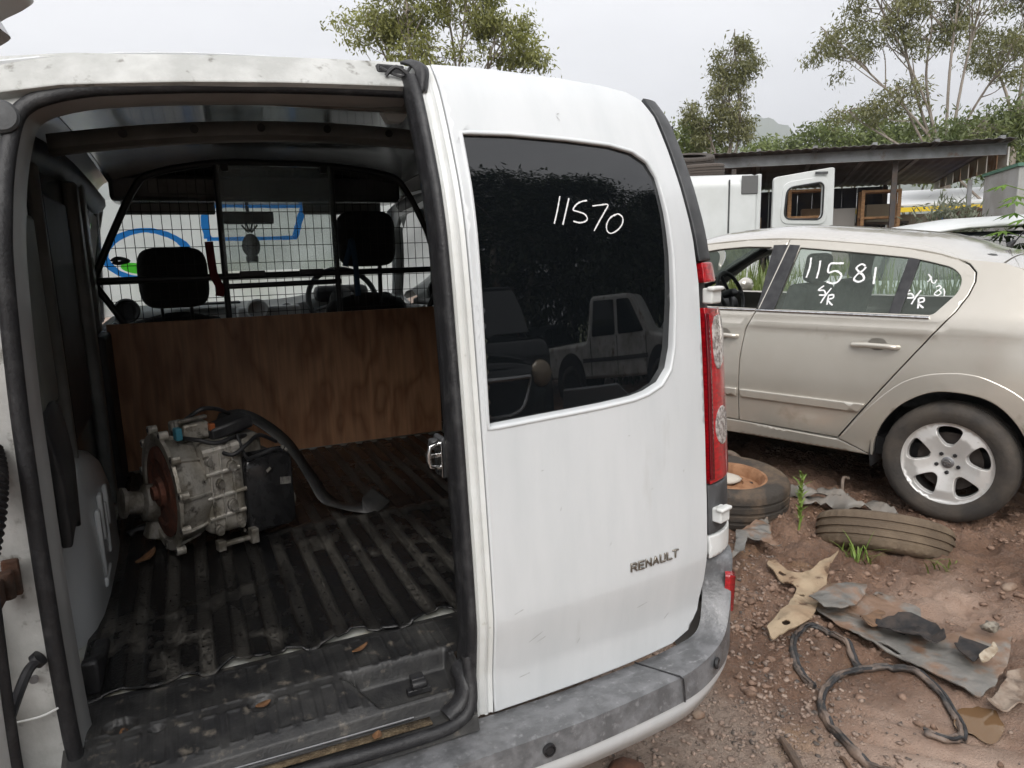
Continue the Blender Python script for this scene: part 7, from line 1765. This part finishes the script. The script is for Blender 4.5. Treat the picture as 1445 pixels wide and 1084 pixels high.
for s_ in (-1, 1):
    for pl_ in ([(.55, 1.12), (.98, 1.12), (.5, 1.62), (.1, 1.63), (.1, 1.12)], [(.0, 1.12), (.0, 1.63), (-.66, 1.65), (-.78, 1.12)]):
        mb = MB(); mb.prism(rounded(pl_, .04, 3), .012, Matrix(((1, 0, 0, 0), (0, 0, s_, s_ * .848), (0, 1, 0, 0), (0, 0, 0, 1)))); fix_normals(mb.build('side_window', TINT, ut))
    mb = MB(); mb.box((0, s_ * .855, .78), (2.2, .012, .06)); mb.build('side_stripe', TRIM, ut)
    for x_ in (-.83, .05, 1.05): mb = MB(); mb.box((x_, s_ * .8555, .83), (.014, .012, .55)); mb.build('door_seam', BLACKP, ut)
    for x_ in (-1.5, 1.5): mb = MB(); mb.lathe([(.46, 0), (.46, .02), (.001, .02)], 24, Matrix.Translation((x_, s_ * .845, .45)) @ Matrix.Rotation(R(-90 * s_), 4, 'X')); mb.build('wheel_arch', BLACKP, ut)
    for x_ in (-1.5, 1.5):
        mb = MB(); make_tyre(mb, .36, .22, .22, Matrix.Translation((x_, s_ * .78, .36)) @ Matrix.Rotation(R(90), 4, 'X'), 40, False); mb.build('wheel', TYRE, ut, smooth=40)

def wreck(az, d, rz, col, lab, sc=1.0):
    t_ = thing('wrecked_car', lab, 'car', polar(az, d), R(rz))
    pm = mat('wreck_paint_%d' % az, col, .4, col2=tuple(c * .6 for c in col), scale=3)
    mb = MB(); pf = rounded([(-2.0, .35), (2.0, .35), (2.08, .7), (1.9, .82), (.95, .95), (.35, 1.38), (-1.0, 1.4), (-1.75, .98), (-2.05, .9)], [.1, .1, .1, .1, .12, .15, .15, .1, .08], 4)
    mb.prism(pf, 1.6, Matrix(((1, 0, 0, 0), (0, 0, 1, -.8), (0, 1, 0, 0), (0, 0, 0, 1)))); fix_normals(mb.build('car_body', pm, t_, bevel=.08, seg=3))
    for s_ in (-1, 1):
        for pl_ in ([(.85, .97), (.32, 1.3), (.0, 1.31), (.0, .97)], [(-.06, .97), (-.06, 1.31), (-.95, 1.32), (-1.4, .99)]):
            mb = MB(); mb.prism(rounded(pl_, .05, 3), .012, Matrix(((1, 0, 0, 0), (0, 0, s_, s_ * .798), (0, 1, 0, 0), (0, 0, 0, 1)))); fix_normals(mb.build('side_window', TINT, t_))
        for x_ in (-1.3, 1.3):
            mb = MB(); mb.lathe([(.36, 0), (.36, .012), (.001, .012)], 24, Matrix.Translation((x_, s_ * .797, .36)) @ Matrix.Rotation(R(-90 * s_), 4, 'X')); mb.build('wheel_arch', BLACKP, t_)
            mb = MB(); make_tyre(mb, .3, .18, .18, Matrix.Translation((x_, s_ * .74, .3)) @ Matrix.Rotation(R(90), 4, 'X'), 40, False); mb.build('wheel', TYRE, t_, smooth=40)
    return t_
wreck(30, 14, 160, (.12, .13, .14), 'dark grey wrecked car mirrored left of the white utility')
wreck(63, 12, 70, (.5, .5, .48), 'off-white wrecked car mirrored at the right of the van window')
wreck(24, 12, -30, (.2, .06, .05), 'dull red wrecked car mirrored behind the black one')
# ---- the damp air: one closed box of thin haze
mb = MB(); mb.box((0, 0, 178), (7600, 7600, 380))
hz = mb.build('haze', None, None, smooth=None)
HM = bpy.data.materials.new('thin_haze'); HM.use_nodes = True; t = HM.node_tree; t.nodes.clear()
o_ = t.nodes.new('ShaderNodeOutputMaterial'); v_ = t.nodes.new('ShaderNodeVolumePrincipled'); v_.inputs['Color'].default_value = (.87, .9, .95, 1); v_.inputs['Density'].default_value = .00055; t.links.new(v_.outputs[0], o_.inputs['Volume'])
hz.data.materials.append(HM); tag(hz, 'thin pale haze that greys the distant hills', 'haze', kind='stuff')
